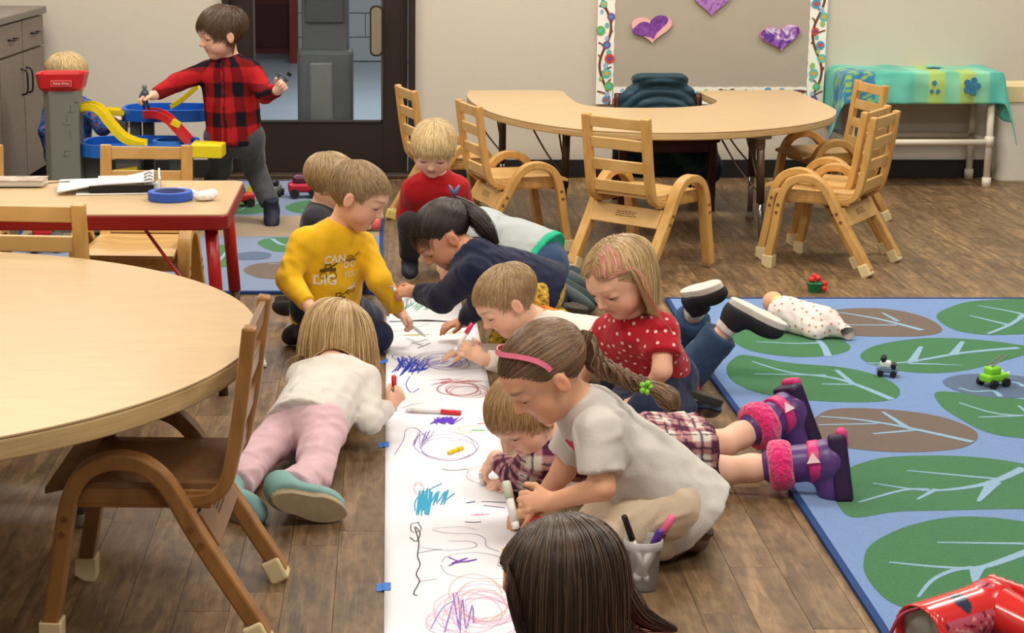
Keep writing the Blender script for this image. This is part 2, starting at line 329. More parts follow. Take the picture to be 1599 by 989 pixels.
def hmat(name, c1, c2, c3, sc):
    m = bpy.data.materials.new(name); m.use_nodes = True; nt = m.node_tree; b = nt.nodes['Principled BSDF']; L = nt.links.new; b.inputs['Roughness'].default_value = .5
    co = nt.nodes.new('ShaderNodeTexCoord'); n = nt.nodes.new('ShaderNodeTexNoise'); n.inputs['Scale'].default_value = sc; n.inputs['Detail'].default_value = 3; n.inputs['Distortion'].default_value = 1.5; L(co.outputs['Object'], n.inputs['Vector'])
    r = nt.nodes.new('ShaderNodeValToRGB'); e = r.color_ramp.elements; e[0].position = .38; e[0].color = (*lin(c1), 1); e[1].position = .62; e[1].color = (*lin(c3), 1); k = e.new(.5); k.color = (*lin(c2), 1); L(n.outputs['Fac'], r.inputs[0]); L(r.outputs[0], b.inputs['Base Color']); return m
for px, py, w_, h_, lab, ms, rot in ((1018, 47, .2, .15, 'pink heart cutout with purple paint hanging left on the board', ((240, 176, 176), (108, 52, 132), 1), .05), (1112, 2, .19, .17, 'lilac heart cutout hanging at the top centre of the board', ((176, 128, 190), (150, 96, 176), 0), 0), (1219, 60, .2, .145, 'heart cutout painted deep purple with red and white hanging right on the board', None, .12)):
    p = V(px, py, YW - .03); hp = empty('paper_heart', tuple(p)); tag(hp, lab, 'paper heart', 'painted hearts on the board')
    k = {1018: hmat('heart_a', (100, 50, 140), (120, 60, 150), (140, 80, 165), 30), 1112: hmat('heart_b', (160, 105, 180), (176, 128, 196), (140, 84, 166), 26), 1219: hmat('heart_c', (226, 214, 236), (150, 96, 180), (84, 36, 140), 18)}[px]
    wallprism(heart(w_, h_, rot=rot), 0, .004, 'card', mat('heart_card_%s' % {1018: 'pink', 1112: 'lilac', 1219: 'plum'}[px], {1018: (236, 178, 174), 1112: (170, 124, 190), 1219: (204, 120, 150)}[px], .6), hp)
    if px == 1018: Pq = [(x * (.86 + .07 * math.sin(7 * i)) - .004, z * .8 + x * .12 + .004) for i, (x, z) in enumerate(heart(w_, h_, rot=.25))]
    else: Pq = [(x * .96, z * .96) for x, z in heart(w_, h_, rot=rot)]
    wallprism(Pq, -.0012, -.0001, 'paint', k, hp)
# ================================================================== FURNITURE
m_beech = mat('bent_beech', (210, 166, 98), .38, .4, rgb2=(190, 144, 78), vscale=5, stretch=(8, 8, 2), bump=.05, bscale=80)
m_beech_d = mat('seat_ply', (212, 174, 112), .4, .4, rgb2=(194, 152, 90), vscale=4, stretch=(2, 9, 2))
m_foot = mat('cream_rubber', (222, 204, 158), .6, .3)
m_plug = mat('wood_plug', (120, 80, 44), .6)
def ply_side(): return m_beech
ARCH = [(.177, .012), (.168, .06), (.150, .16), (.136, .25), (.118, .305), (.088, .338), (.045, .352), (.000, .346), (-.035, .322), (-.062, .285), (-.10, .215), (-.16, .117), (-.222, .018)]
BACK = [(.13, .272), (.0, .270), (-.085, .268), (-.125, .276), (-.150, .300), (-.163, .345), (-.178, .43), (-.199, .592)]
def make_chair(name='toddler_chair', mside=None, mseat=None, mfoot=None, slats=4):
    A = mside or m_beech; B = mseat or m_beech_d; Ft = mfoot or m_foot
    r = empty(name)
    for s in (-1, 1):
        P = smooth_path([(s * .173, y, z) for y, z in ARCH], 4)
        o = MB().sweep(P, (1, 0, 0), .042, .031).build('side_frame', A, r, bevel=.005)
        for y, z in ((.143, .215), (.137, .245), (-.092, .228), (-.11, .198)):
            pl = MB(); pl.v = []; n = 10
            pl.add([(s * .1955, y + .0065 * math.cos(2 * math.pi * k / n), z + .0065 * math.sin(2 * math.pi * k / n)) for k in range(n)] + [(s * .185, y + .0065 * math.cos(2 * math.pi * k / n), z + .0065 * math.sin(2 * math.pi * k / n)) for k in range(n)], [tuple(range(n)), tuple(range(n, 2 * n))[::-1]] + [(k, (k + 1) % n, (k + 1) % n + n, k + n) for k in range(n)])
            pl.build('wood_plug', m_plug, o)
        for (y, z, a) in ((.178, .0, .12), (-.234, .0, -.56)):
            dy = math.sin(a) * -1; y0_ = y + (.012 if a < -.3 else -.002)
            MB().sweep([(s * .173, y0_ + .0, .0005), (s * .173, y0_ + .004 * (1 if a < -.3 else -1), .007), (s * .173, y0_ + dy * .046, .046)], (1, 0, 0), .050, .041).build('rubber_foot', Ft, o, bevel=.008, seg=3)
        MB().sweep(smooth_path([(s * .135, y, z) for y, z in BACK], 4), (1, 0, 0), .036, .026).build('back_upright', A, r, bevel=.005)
    for z in ((.565, .487, .405, .325) if slats == 4 else (.565, .47, .37)):
        y = np.interp(z, [.30, .345, .43, .592], [-.150, -.163, -.178, -.199])
        MB().box((0, y, z), (.236, .013, .042), m=Matrix.Rotation(.12, 3, 'X')).build('back_slat', B, r, bevel=.003)
    # dished seat
    b = MB(); nx, ny = 12, 12; P = []
    for j in range(ny + 1):
        for i in range(nx + 1):
            u, v = i / nx * 2 - 1, j / ny * 2 - 1
            x = .148 * u; y = .015 + .165 * v; z = .302 - .010 * max(0, 1 - (u * u + v * v) * 1.3) - (.012 * max(0, v - .7) / .3) ** 1
            P.append((x, y, z))
    n = len(P); F_ = [(j * (nx + 1) + i, j * (nx + 1) + i + 1, (j + 1) * (nx + 1) + i + 1, (j + 1) * (nx + 1) + i) for j in range(ny) for i in range(nx)]
    b.add(P + [(x, y, z - .012) for x, y, z in P], F_ + [tuple(k + n for k in f[::-1]) for f in F_])
    ed = [i for i in range(nx + 1)] + [j * (nx + 1) + nx for j in range(1, ny + 1)] + [ny * (nx + 1) + i for i in range(nx - 1, -1, -1)] + [j * (nx + 1) for j in range(ny - 1, 0, -1)]
    b.f += [(ed[(k + 1) % len(ed)], ed[k], ed[k] + n, ed[(k + 1) % len(ed)] + n) for k in range(len(ed))]
    b.build('seat', B, r, smooth=False)
    MB().box((0, .12, .268), (.27, .016, .04)).build('seat_rail', A, r, bevel=.003)
    for sx in (-.143, .143): MB().box((sx, 0, .272), (.016, .25, .036)).build('seat_rail', A, r, bevel=.003)
    ap = MB().box((0, -.117, .213), (.305, .012, .075), m=Matrix.Rotation(-.5, 3, 'X')).build('rear_apron', B, r, bevel=.003)
    ink = MB(); Mr = Matrix.Rotation(-.5, 3, 'X')
    for row in range(3):
        x = -.045
        while x < .04:
            w_ = random.uniform(.006, .016); c = Mr @ Vector((x + w_ / 2, -.0065, .012 - row * .008)); ink.box((c.x, c.y - .117, c.z + .213), (w_, .0008, .003), m=Mr); x += w_ + .004
    o = ink.build('branded_text', mat('burnt_ink', (90, 62, 40), .7), ap); o['kind'] = 'stuff'
    return r
ch0 = make_chair()
def place(o, x, y, phi, s, label, z=0, group='bentwood toddler chairs'):
    o.location = (x, y, z); o.rotation_euler = (0, 0, -phi); o.scale = (s, s, s); tag(o, label, 'chair', group); return o
place(ch0, .975, 7.235, .76, 1.01, 'bentwood toddler chair seen from behind, standing in the middle before the horseshoe table')
for c_ in ch0.children:                                   # the cap missing on its right front leg
    if c_.name.startswith('side_frame') and c_.data.vertices[0].co.x > 0:
        for q in list(c_.children):
            if q.name.startswith('rubber') and q.data.vertices[0].co.y > 0: missing = q
mcap = missing; mdata = missing.data; mpar = missing.parent
src = ch0
def src_near(*a, **k):
    bb_, bs_ = mat('dark_beech', (158, 112, 62), .38, .4, rgb2=(132, 92, 50), vscale=5, stretch=(8, 8, 2)), mat('dark_seat', (132, 96, 62), .3, .45, rgb2=(112, 78, 48), vscale=4, stretch=(2, 9, 2))  # darker brown copies of the beech and seat tones
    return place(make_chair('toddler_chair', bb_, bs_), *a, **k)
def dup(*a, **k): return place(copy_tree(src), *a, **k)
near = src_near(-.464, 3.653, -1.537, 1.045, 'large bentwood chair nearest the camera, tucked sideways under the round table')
dup(1.694, 7.307, -1.02, 1.0, 'front bentwood chair of the cluster at the right end of the horseshoe table')
dup(1.70, 7.47, -1.02, 1.0, 'bentwood chair nested just behind the front chair of the right cluster', z=.002)
dup(1.924, 8.411, -1.776, .99, 'bentwood chair behind the right cluster, its back beside the turquoise cloth')
dup(.505, 7.705, 1.314, .988, 'bentwood chair at the left end of the horseshoe table facing right')
dup(.263, 8.227, 1.32, 1.0, 'half-hidden bentwood chair by the door behind the blond toddler in red')
dup(-.815, 6.12, math.pi + .06, 1.0, 'bentwood chair on the far side of the red-edged table, facing the camera')
dup(-1.43, 6.12, math.pi, 1.0, 'bentwood chair cut by the left edge of the picture, beyond the red-edged table', group=None)
dup(-.93, 5.17, .10, 1.04, 'bentwood chair pulled up to the near side of the red-edged table')
bpy.data.objects.remove(mcap)
# ---- horseshoe table
m_lamt = mat('maple_laminate', (204, 176, 134), .30, .4, rgb2=(197, 167, 124), vscale=9, stretch=(1, 5, 1), detail=5)
m_edge = mat('maple_edge', (196, 170, 122), .4, .3, rgb2=(176, 146, 100), vscale=5, stretch=(1, 1, 30))
m_steel = mat('brown_steel', (92, 78, 64), .35, .5, metal=.6); m_chrome = mat('chrome', (150, 148, 144), .2, .5, metal=.9); m_glide = mat('glide', (140, 128, 108), .5)
def top_prism(poly, z1, th, parent, m_top=None, m_side=None, tb=.004):
    MB().prism(poly, z1 - .0045, z1).build('tabletop', m_top or m_lamt, parent, bevel=.001)
    MB().prism([(x * 1.0, y * 1.0) for x, y in poly], z1 - th, z1 - .0046).build('edge_band', m_side or m_edge, parent, bevel=.006, seg=3)
HT = .49
tb = empty('horseshoe_table', (1.1, 8.3, 0)); tag(tb, 'maple laminate horseshoe table standing before the bulletin board', 'table')
px_out = [(733, 141), (729, 150), (742, 163), (775, 178), (830, 191), (900, 201), (980, 206), (1060, 207), (1140, 205), (1210, 200), (1262, 193), (1295, 185), (1306, 176), (1300, 168), (1270, 154), (1238, 141), (1200, 140.5), (1096, 142), (1100, 148), (1118, 156), (1118, 160), (1104, 164), (1060, 167.5), (1000, 168.5), (940, 167), (905, 162), (893, 155), (885, 149), (872, 141.5), (800, 140.5)]
poly = [tuple(G(x, y, HT)[:2]) for x, y in px_out]
poly = [(p.x - 1.1, p.y - 8.3) for p in smooth_path([(a, b, 0) for a, b in poly + poly[:1]], 4)[:-1]]
top_prism(poly, HT, .032, tb)
def adj_leg(x, y, parent, z1=HT - .03, foot=(0, 0)):
    g = MB().tube([(x, y, z1), (x + foot[0] * .5, y + foot[1] * .5, .19)], .0165, 12).build('leg', m_steel, parent, smooth=True)
    MB().tube([(x + foot[0] * .5, y + foot[1] * .5, .21), (x + foot[0], y + foot[1], .02)], .012, 12).build('leg_insert', m_chrome, g, smooth=True)
    MB().lathe([(.001, 0), (.019, 0), (.02, .012), (.014, .03), (.001, .032)], 14, (x + foot[0], y + foot[1], 0)).build('glide', m_glide, g, smooth=True); return g
def brace(a, b, parent, r=.004):
    a, b = Vector(a), Vector(b); mid = (a + b) / 2 + Vector((0, 0, -.02)); MB().tube(smooth_path([a, mid, b], 5), r).build('brace', m_steel, parent, smooth=True)
for px, py, Y, ft in ((1188, 207, 7.60, (.02, 0)), (1176, 207, 8.35, (0, 0)), (885, 205, 8.0, (-.01, 0)), (785, 190, 8.75, (0, 0))):
    p = V(px, py, Y); g = adj_leg(p[0] - 1.1, Y - 8.3, tb, foot=ft)
    for sx in (-.12, .0): brace((p[0] - 1.1 + sx - .03, Y - 8.3 + .1, HT - .035), (p[0] - 1.1, Y - 8.3, .27 + sx * .3), tb)
    MB().lathe([(.001, 0), (.045, 0), (.045, .01), (.022, .016), (.022, .05), (.001, .05)][::-1] if 0 else [(.001, -.05), (.02, -.05), (.02, -.012), (.045, -.008), (.045, 0), (.001, 0)], 14, (p[0] - 1.1, Y - 8.3, HT - .032)).build('mounting_plate', m_steel, tb)
# ---- big round table in front on the left
RT = empty('round_table', (-1.2538, 3.9514, 0)); tag(RT, 'large round maple laminate table filling the lower left corner', 'table')
NR = .972; top_prism([(NR * math.cos(2 * math.pi * k / 120), NR * math.sin(2 * math.pi * k / 120)) for k in range(120)], .50, .046, RT)
for lx, ly, fx in ((.61, .22, -.06), (-.62, .3, 0), (0, .8, 0), (-.1, -.78, 0)): adj_leg(lx, ly, RT, z1=.47, foot=(fx, 0))
# ---- red-edged rectangular table
T2 = empty('red_edged_table', (-.9, 5.6, 0)); tag(T2, 'rectangular table with maple top, dark red edge and red legs', 'table')
m_red = mat('red_vinyl', (134, 26, 24), .35, .4); m_redm = mat('red_steel', (170, 26, 28), .3, .5)
c1, c2 = G(362, 335, .53), G(372, 282, .53); yf = (float(G(0, 347, .53)[1]) + c1[1]) / 2
xr = (c1[0] + c2[0]) / 2 + .9; yf = c1[1] - 5.6; yb = c2[1] - 5.6; xl = -.75
def rr(x0, x1, y0, y1, r): return [(x + (x0 + x1) / 2, y + (y0 + y1) / 2) for x, y in rrect(x1 - x0, y1 - y0, r)]
MB().prism(rr(xl, xr, yf, yb, .03), .522, .53).build('tabletop', m_lamt, T2, bevel=.001)
MB().prism(rr(xl - .004, xr + .004, yf - .004, yb + .004, .034), .484, .5265).build('edge_band', m_red, T2, bevel=.006, seg=3)
for sx, sy in ((1, 0), (1, 1), (0, 0), (0, 1)):
    x = xr - .05 if sx else xl + .06; y = yb - .06 if sy else yf + .06; dx = .03 * (1 if sx else -1)
    g = MB().tube([(x, y, .5), (x + dx * .7, y + (.02 if sy else -.02), .19)], .019, 14).build('leg', m_redm, T2, smooth=True)
    MB().tube([(x + dx * .7, y + (.02 if sy else -.02), .2), (x + dx, y + (.03 if sy else -.03), .0)], .014, 12).build('leg_insert', m_steel, g, smooth=True)
MB().tube([(xr - .25, yf + .08, .49), (xr - .06, yf + .075, .22)], .005).build('brace', m_redm, T2); MB().tube([(xr - .05, yf + .06, .48), (xr - .05, yb - .06, .48)], .008).build('brace', m_redm, T2)
# ---- sensory table of white pipe under a cloth
sy = 8.98; PT = empty('pipe_frame_table', (0, 0, 0)); tag(PT, 'white plastic pipe table standing under the turquoise cloth', 'table')
m_pvc = mat('white_pvc', (214, 206, 188), .45, .35)
A_ = V(1540, 290, float(G(1540, 293)[1])); fy = float(G(1540, 293)[1]); by = float(G(1485, 276)[1])
xR, xRb = float(V(1540, 285, fy)[0]), float(V(1488, 270, by)[0]) ; xL = float(V(1325, 285, fy)[0])
ZT = float(V(1540, 116, fy)[2])
PT.location = ((xL + xR) / 2, (fy + by) / 2, 0)
def loc(x, y, z): return (x - PT.location.x, y - PT.location.y, z)
by = YW - .05
legs_ = {}
for k_, (x, y) in {'fr': (xR, fy), 'br': (xR + .0, by), 'fl': (xL, fy), 'bl': (xL, by)}.items():
    g = MB().tube([loc(x, y, .0), loc(x, y, ZT - .02)], .017, 14).build('leg', m_pvc, PT, smooth=True)
    for z in (.0, .2): MB().tube([loc(x, y, z), loc(x, y, z + .05)], .0215, 14).build('pipe_fitting', m_pvc, g, smooth=True)
for a, b in (((xL, fy, .22), (xR, fy, .22)), ((xL, by, .22), (xR, by, .22)), ((xR, fy, .22), (xR, by, .22)), ((xL, fy, .22), (xL, by, .22)), ((xL, fy, ZT - .03), (xR, fy, ZT - .03)), ((xR, fy, ZT - .03), (xR, by, ZT - .03))):
    MB().tube([loc(*a), loc(*b)], .0155, 14).build('rail', m_pvc, PT, smooth=True)
MB().box(loc((xL + xR) / 2, (fy + by) / 2, ZT - .01), (xR - xL + .03, by - fy + .03, .02)).build('tray', m_pvc, PT, bevel=.004)
MB().box(loc((xL + xR) / 2 + .06, (fy + by) / 2 + .1, ZT - .1), (.01, .01, .01)).build('clip', m_pvc, PT)
# cloth: grid draped over the top
cl = MB(); nx, ny = 90, 44; hx, hy = (xR - xL) / 2 + .03, (by - fy) / 2 + .012
P = []
for j in range(ny + 1):
    for i in range(nx + 1):
        u = (i / nx * 2 - 1) * (hx + .14); v = -(hy + .155) + j / ny * (2 * hy + .165)
        ox, oy = max(0, abs(u) - hx), max(0, abs(v) - hy); x = math.copysign(min(abs(u), hx), u); y = math.copysign(min(abs(v), hy), v)
        if u > 0: ox *= 1.75 - .5 * (v + hy) / hy
        if u < 0: ox *= 2.1
        drop = 0; wv = math.sin(i * .55) * .012 + math.sin(i * .23 + 1) * .01; wu = math.sin(j * .6) * .014
        if ox > 0 and oy > 0: drop = math.hypot(ox, oy) * 1.0; x += math.copysign(.012 + .25 * ox, u); y += math.copysign(.012 + .2 * oy, v)
        elif ox > 0: drop = ox; x += math.copysign(.012 + wu * min(1, ox * 12) * .6 + .02 * min(1, ox * 20), u)
        elif oy > 0: drop = oy; y += math.copysign(.020 + (.012 + wv) * .5 * min(1, oy * 15) + .008 * min(1, oy * 20), v)
        if v < 0: y -= .028 * min(1, (-v) / hy * 1.2)
        z = ZT + .012 + .004 * math.sin(i * .31) * math.sin(j * .4) - max(0, drop - .004); P.append((x, y, z))
        cu, cv = i / nx, j / ny
        c = (98, 186, 168) if cu < .45 else (126, 196, 160)
        c = tuple(int(a + 16 * math.sin(cu * 19 + cv * 7) * math.sin(cv * 13)) for a in c)
        if .52 < cu < .60 or (.66 < cu < .74 and cv < .5): c = (166, 196, 108)
        if cu < .26 and cv < .62: c = (58, 128, 168) if math.sin(cu * 90 + 2 * math.sin(cv * 40)) * math.sin(cv * 55) > -.35 else (150, 190, 90)
        if cu > .8: c = (92, 184, 168)
        cl.col = c; cl.add([P[-1]], [])
cl.f = [(j * (nx + 1) + i, j * (nx + 1) + i + 1, (j + 1) * (nx + 1) + i + 1, (j + 1) * (nx + 1) + i) for j in range(ny) for i in range(nx)]
cloth = cl.build('tablecloth', mat('turquoise_cloth', (98, 186, 168), .8, .15, attr='Col', sheen=.2, bump=.2, bscale=200), loc=tuple(PT.location), smooth=True, colattr=True); tag(cloth, 'turquoise and green flowered cloth draped over the white pipe table', 'tablecloth')
so = cloth.modifiers.new('thick', 'SOLIDIFY'); so.thickness = .003
bvh = None
def flower(cx_, cz_, r, parent, name, m):
    b = MB()
    def drape(x, v):                              # from flat cloth coordinates to the drape
        oy = max(0, abs(v) - hy)
        return (x, math.copysign(min(abs(v), hy), v) + (math.copysign(.070, v) if oy > 0 else 0), ZT + .0185 - max(0, oy - .004)) if oy > 0 else (x, v, ZT + .0195)
    for k in range(5):
        a = k * 2 * math.pi / 5; c = (cx_ + r * .62 * math.cos(a), cz_ + r * .62 * math.sin(a)); b.add([drape(c[0] + r * .36 * math.cos(t * math.pi / 5), c[1] + r * .36 * math.sin(t * math.pi / 5)) for t in range(10)], [tuple(range(10))])
    b.add([drape(cx_ + r * .3 * math.cos(t * math.pi / 5), cz_ + r * .3 * math.sin(t * math.pi / 5)) for t in range(10)], [tuple(range(10))])
    o = b.build(name, m, parent); o['kind'] = 'stuff'
m_fl = mat('flower_print', (52, 118, 156), .8)
for fx, fv, r in ((.22, -hy - .075, .045), (.09, -.02, .045), (.04, -hy - .06, .014), (.06, -hy - .10, .012), (.03, -hy - .10, .012)): flower(fx, fv, r, cloth, 'flower_print', m_fl)
# ---- white bin
bn = empty('waste_bin', (float(V(1612, 275, float(G(1612, 287)[1]))[0]), float(G(1612, 286)[1]) + .09, 0)); tag(bn, 'tall off-white plastic waste bin with a rolled liner at the right edge', 'bin')
m_bin = mat('bin_plastic', (222, 218, 204), .45, .35)
def loftbox(levels):   # rounded-rect sections
    b = MB(); n = None
    for (w_, d_, r_, z) in levels:
        P = [(x, y, z) for x, y in rrect(w_, d_, r_)]; n = len(P); b.add(P, [])
    for k in range(len(levels) - 1): b.f += [(k * n + i, k * n + (i + 1) % n, (k + 1) * n + (i + 1) % n, (k + 1) * n + i) for i in range(n)]
    return b
b = loftbox([(.30, .13, .04, .0), (.31, .14, .04, .01), (.355, .18, .05, .46), (.34, .165, .045, .46), (.30, .125, .04, .03)]); b.f.append(tuple(range(4 * 28, 5 * 28))); b.build('body', m_bin, bn, smooth=False)
b = loftbox([(.362, .188, .05, .40), (.372, .198, .05, .475), (.36, .186, .05, .485), (.34, .165, .045, .47), (.33, .155, .045, .40)]); b.build('liner', mat('bin_liner', (226, 208, 160), .5, .3), bn)
# ---- coat on a dark chair behind the table
cc = empty('dark_wooden_chair', (1.245, 8.72, 0)); tag(cc, 'dark red wooden chair behind the horseshoe table, holding the coat', 'chair')
m_mah = mat('mahogany', (70, 26, 22), .4, .4, var=.2)
for s in (-1, 1):
    MB().tube(smooth_path([(s * .19, .17, 0), (s * .19, .165, .3), (s * .185, .2, .49)], 4), .018, 8).build('back_post', m_mah, cc, smooth=True); MB().box((s * .2, -.17, .16), (.035, .035, .32)).build('leg', m_mah, cc, bevel=.004)
MB().box((0, 0, .325), (.46, .42, .025)).build('seat', m_mah, cc, bevel=.01); MB().box((0, -.17, .29), (.4, .02, .05)).build('seat_rail', m_mah, cc, bevel=.004); MB().box((0, .17, .2), (.36, .02, .03)).build('stretcher', m_mah, cc, bevel=.004)
MB().box((0, .19, .43), (.36, .018, .09)).build('back_slat', m_mah, cc, bevel=.004); MB().box((0, -.02, .345), (.3, .22, .02)).build('seat_pad', mat('tan_pad', (150, 108, 62), .7), cc, bevel=.006)
# coat
m_coat = mat('teal_down', (30, 62, 76), .5, .35, bump=.25, bscale=45, var=.2, vscale=14)
# ================================================================== SMOOTH SOLIDS (fields meshed by surface nets)
def nrm(v): v = np.asarray(v, float); return v / (np.linalg.norm(v) + 1e-12)
def frame(fwd, up):
    f = nrm(fwd); u = np.asarray(up, float); u = nrm(u - f * u.dot(f)); return np.stack([np.cross(f, u), f, u], 1)   # columns: right, forward, up
class Fld:
    def __init__(s, lo, hi, h, fine=(), hf=None):
        s.ax = []
        for d in range(3):
            x = lo[d]; L = [x]; iv = [(a[d], b[d]) for a, b in fine]
            while x < hi[d]:
                st = h
                for a, b in iv:
                    if a - h < x < b: st = hf
                x += st; L.append(x)
            s.ax.append(np.array(L, np.float32))
        s.f = np.full([len(a) for a in s.ax], 1., np.float32)
    def _r(s, lo, hi):
        sl = []
        for d in range(3):
            a, b = np.searchsorted(s.ax[d], lo[d]), np.searchsorted(s.ax[d], hi[d])
            if b <= a: return None
            sl.append(slice(a, b))
        return tuple(sl), s.ax[0][sl[0]][:, None, None], s.ax[1][sl[1]][None, :, None], s.ax[2][sl[2]][None, None, :]
    def _mix(s, sl, d, k, op):
        f = s.f[sl]
        if op == 'sub':
            if k > 0: h = np.clip(.5 + .5 * (-d - f) / k, 0, 1); s.f[sl] = f + (-d - f) * h + k * h * (1 - h)
            else: s.f[sl] = np.maximum(f, -d)
        elif k > 0: h = np.clip(.5 + .5 * (f - d) / k, 0, 1); s.f[sl] = f + (d - f) * h - k * h * (1 - h)
        else: s.f[sl] = np.minimum(f, d)
    def cone(s, a, b, ra, rb, k=0, op='add', flata=False, flatb=False):
        a, b = np.asarray(a, np.float32), np.asarray(b, np.float32); m = max(ra, rb) + k + .012
        r = s._r(np.minimum(a, b) - m, np.maximum(a, b) + m)
        if r is None: return
        sl, X, Y, Z = r; ba = b - a; L2 = float(ba @ ba) + 1e-12
        t = ((X - a[0]) * ba[0] + (Y - a[1]) * ba[1] + (Z - a[2]) * ba[2]) / L2; tc = np.clip(t, 0, 1)
        d = np.sqrt((X - a[0] - tc * ba[0]) ** 2 + (Y - a[1] - tc * ba[1]) ** 2 + (Z - a[2] - tc * ba[2]) ** 2) - (ra + (rb - ra) * tc)
        L = math.sqrt(L2)
        if flatb: d = np.maximum(d, (t - 1) * L)
        if flata: d = np.maximum(d, -t * L)
        s._mix(sl, d, k, op)
    def ell(s, c, r, R=None, k=0, op='add'):
        c = np.asarray(c, np.float32); r = np.asarray(r, np.float32); m = float(max(r)) + k + .012; q = s._r(c - m, c + m)
        if q is None: return
        sl, X, Y, Z = q; X = X - c[0]; Y = Y - c[1]; Z = Z - c[2]
        if R is not None: U = [X * R[0, i] + Y * R[1, i] + Z * R[2, i] for i in range(3)]
        else: U = [X, Y, Z]
        k0 = np.sqrt((U[0] / r[0]) ** 2 + (U[1] / r[1]) ** 2 + (U[2] / r[2]) ** 2); k1 = np.sqrt((U[0] / r[0] ** 2) ** 2 + (U[1] / r[1] ** 2) ** 2 + (U[2] / r[2] ** 2) ** 2) + 1e-9
        s._mix(sl, k0 * (k0 - 1) / k1, k, op)
    def box(s, c, h, R=None, rad=.004, k=0, op='add'):
        c = np.asarray(c, np.float32); m = float(np.linalg.norm(h)) + k + .012; q = s._r(c - m, c + m)
        if q is None: return
        sl, X, Y, Z = q; X = X - c[0]; Y = Y - c[1]; Z = Z - c[2]
        U = [X * R[0, i] + Y * R[1, i] + Z * R[2, i] for i in range(3)] if R is not None else [X + 0 * Y + 0 * Z, Y + 0 * X + 0 * Z, Z + 0 * X + 0 * Y]
        Q = [np.abs(U[i]) - (h[i] - rad) for i in range(3)]
        d = np.sqrt(sum(np.maximum(q_, 0) ** 2 for q_ in Q)) + np.minimum(np.maximum(np.maximum(Q[0], Q[1]), Q[2]), 0) - rad
        s._mix(sl, d, k, op)
    def cut(s, p, n):
        n = nrm(n); s.f = np.maximum(s.f, (s.ax[0][:, None, None] - p[0]) * n[0] + (s.ax[1][None, :, None] - p[1]) * n[1] + (s.ax[2][None, None, :] - p[2]) * n[2])
    def folds(s, amp, freq, seed=0, n=5):
        rg = np.random.default_rng(seed); X, Y, Z = s.ax[0][:, None, None], s.ax[1][None, :, None], s.ax[2][None, None, :]; acc = 0
        wq = [rg.normal(size=3) * freq * .35 for _ in range(2)]
        w = np.sin(X * wq[0][0] + Y * wq[0][1] + Z * wq[0][2]) + np.sin(X * wq[1][0] + Y * wq[1][1] + Z * wq[1][2] + 1)
        for i in range(n):
            v = nrm(rg.normal(size=3)) * freq * rg.uniform(.6, 1.5); acc = acc + (1 - 2 * np.abs(np.sin((X * v[0] + Y * v[1] + Z * v[2]) + w * 1.3 + rg.uniform(0, 6)))) / n
        s.f = s.f - amp * acc.astype(np.float32)
    def mesh(s):
        f = s.f; ins = f < 0; nx, ny, nz = f.shape
        cnt = sum(ins[i:nx - 1 + i, j:ny - 1 + j, k:nz - 1 + k].astype(np.int8) for i in (0, 1) for j in (0, 1) for k in (0, 1))
        I = np.argwhere((cnt > 0) & (cnt < 8)); idx = np.full(cnt.shape, -1, np.int32); idx[I[:, 0], I[:, 1], I[:, 2]] = np.arange(len(I))
        cor = [(i, j, k) for i in (0, 1) for j in (0, 1) for k in (0, 1)]
        val = {c: f[I[:, 0] + c[0], I[:, 1] + c[1], I[:, 2] + c[2]] for c in cor}
        pos = {c: np.stack([s.ax[d][I[:, d] + c[d]] for d in range(3)], 1) for c in cor}
        acc = np.zeros((len(I), 3)); n = np.zeros(len(I))
        for a in cor:
            for d in range(3):
                if a[d] == 0:
                    b = list(a); b[d] = 1; b = tuple(b); va, vb = val[a], val[b]; m = (va < 0) != (vb < 0)
                    t = np.where(m, va / np.where(m, va - vb, 1), 0)[:, None]; acc += np.where(m[:, None], pos[a] + t * (pos[b] - pos[a]), 0); n += m
        P = acc / n[:, None]; Q = []
        for d in range(3):
            e = [slice(None)] * 3; g = [slice(None)] * 3; e[d] = slice(0, -1); g[d] = slice(1, None)
            A, B = ins[tuple(e)], ins[tuple(g)]; E = np.argwhere(A != B); u, v = (d + 1) % 3, (d + 2) % 3
            E = E[(E[:, u] > 0) & (E[:, v] > 0) & (E[:, u] < cnt.shape[u]) & (E[:, v] < cnt.shape[v])]
            if not len(E): continue
            o = []
            for du, dv in ((0, 0), (-1, 0), (-1, -1), (0, -1)):
                q = E.copy(); q[:, u] += du; q[:, v] += dv; o.append(idx[q[:, 0], q[:, 1], q[:, 2]])
            o = np.stack(o, 1); fl = A[E[:, 0], E[:, 1], E[:, 2]]; o[~fl] = o[~fl][:, ::-1]; Q.append(o)
        Q = np.concatenate(Q); return P, Q[(Q >= 0).all(1)]
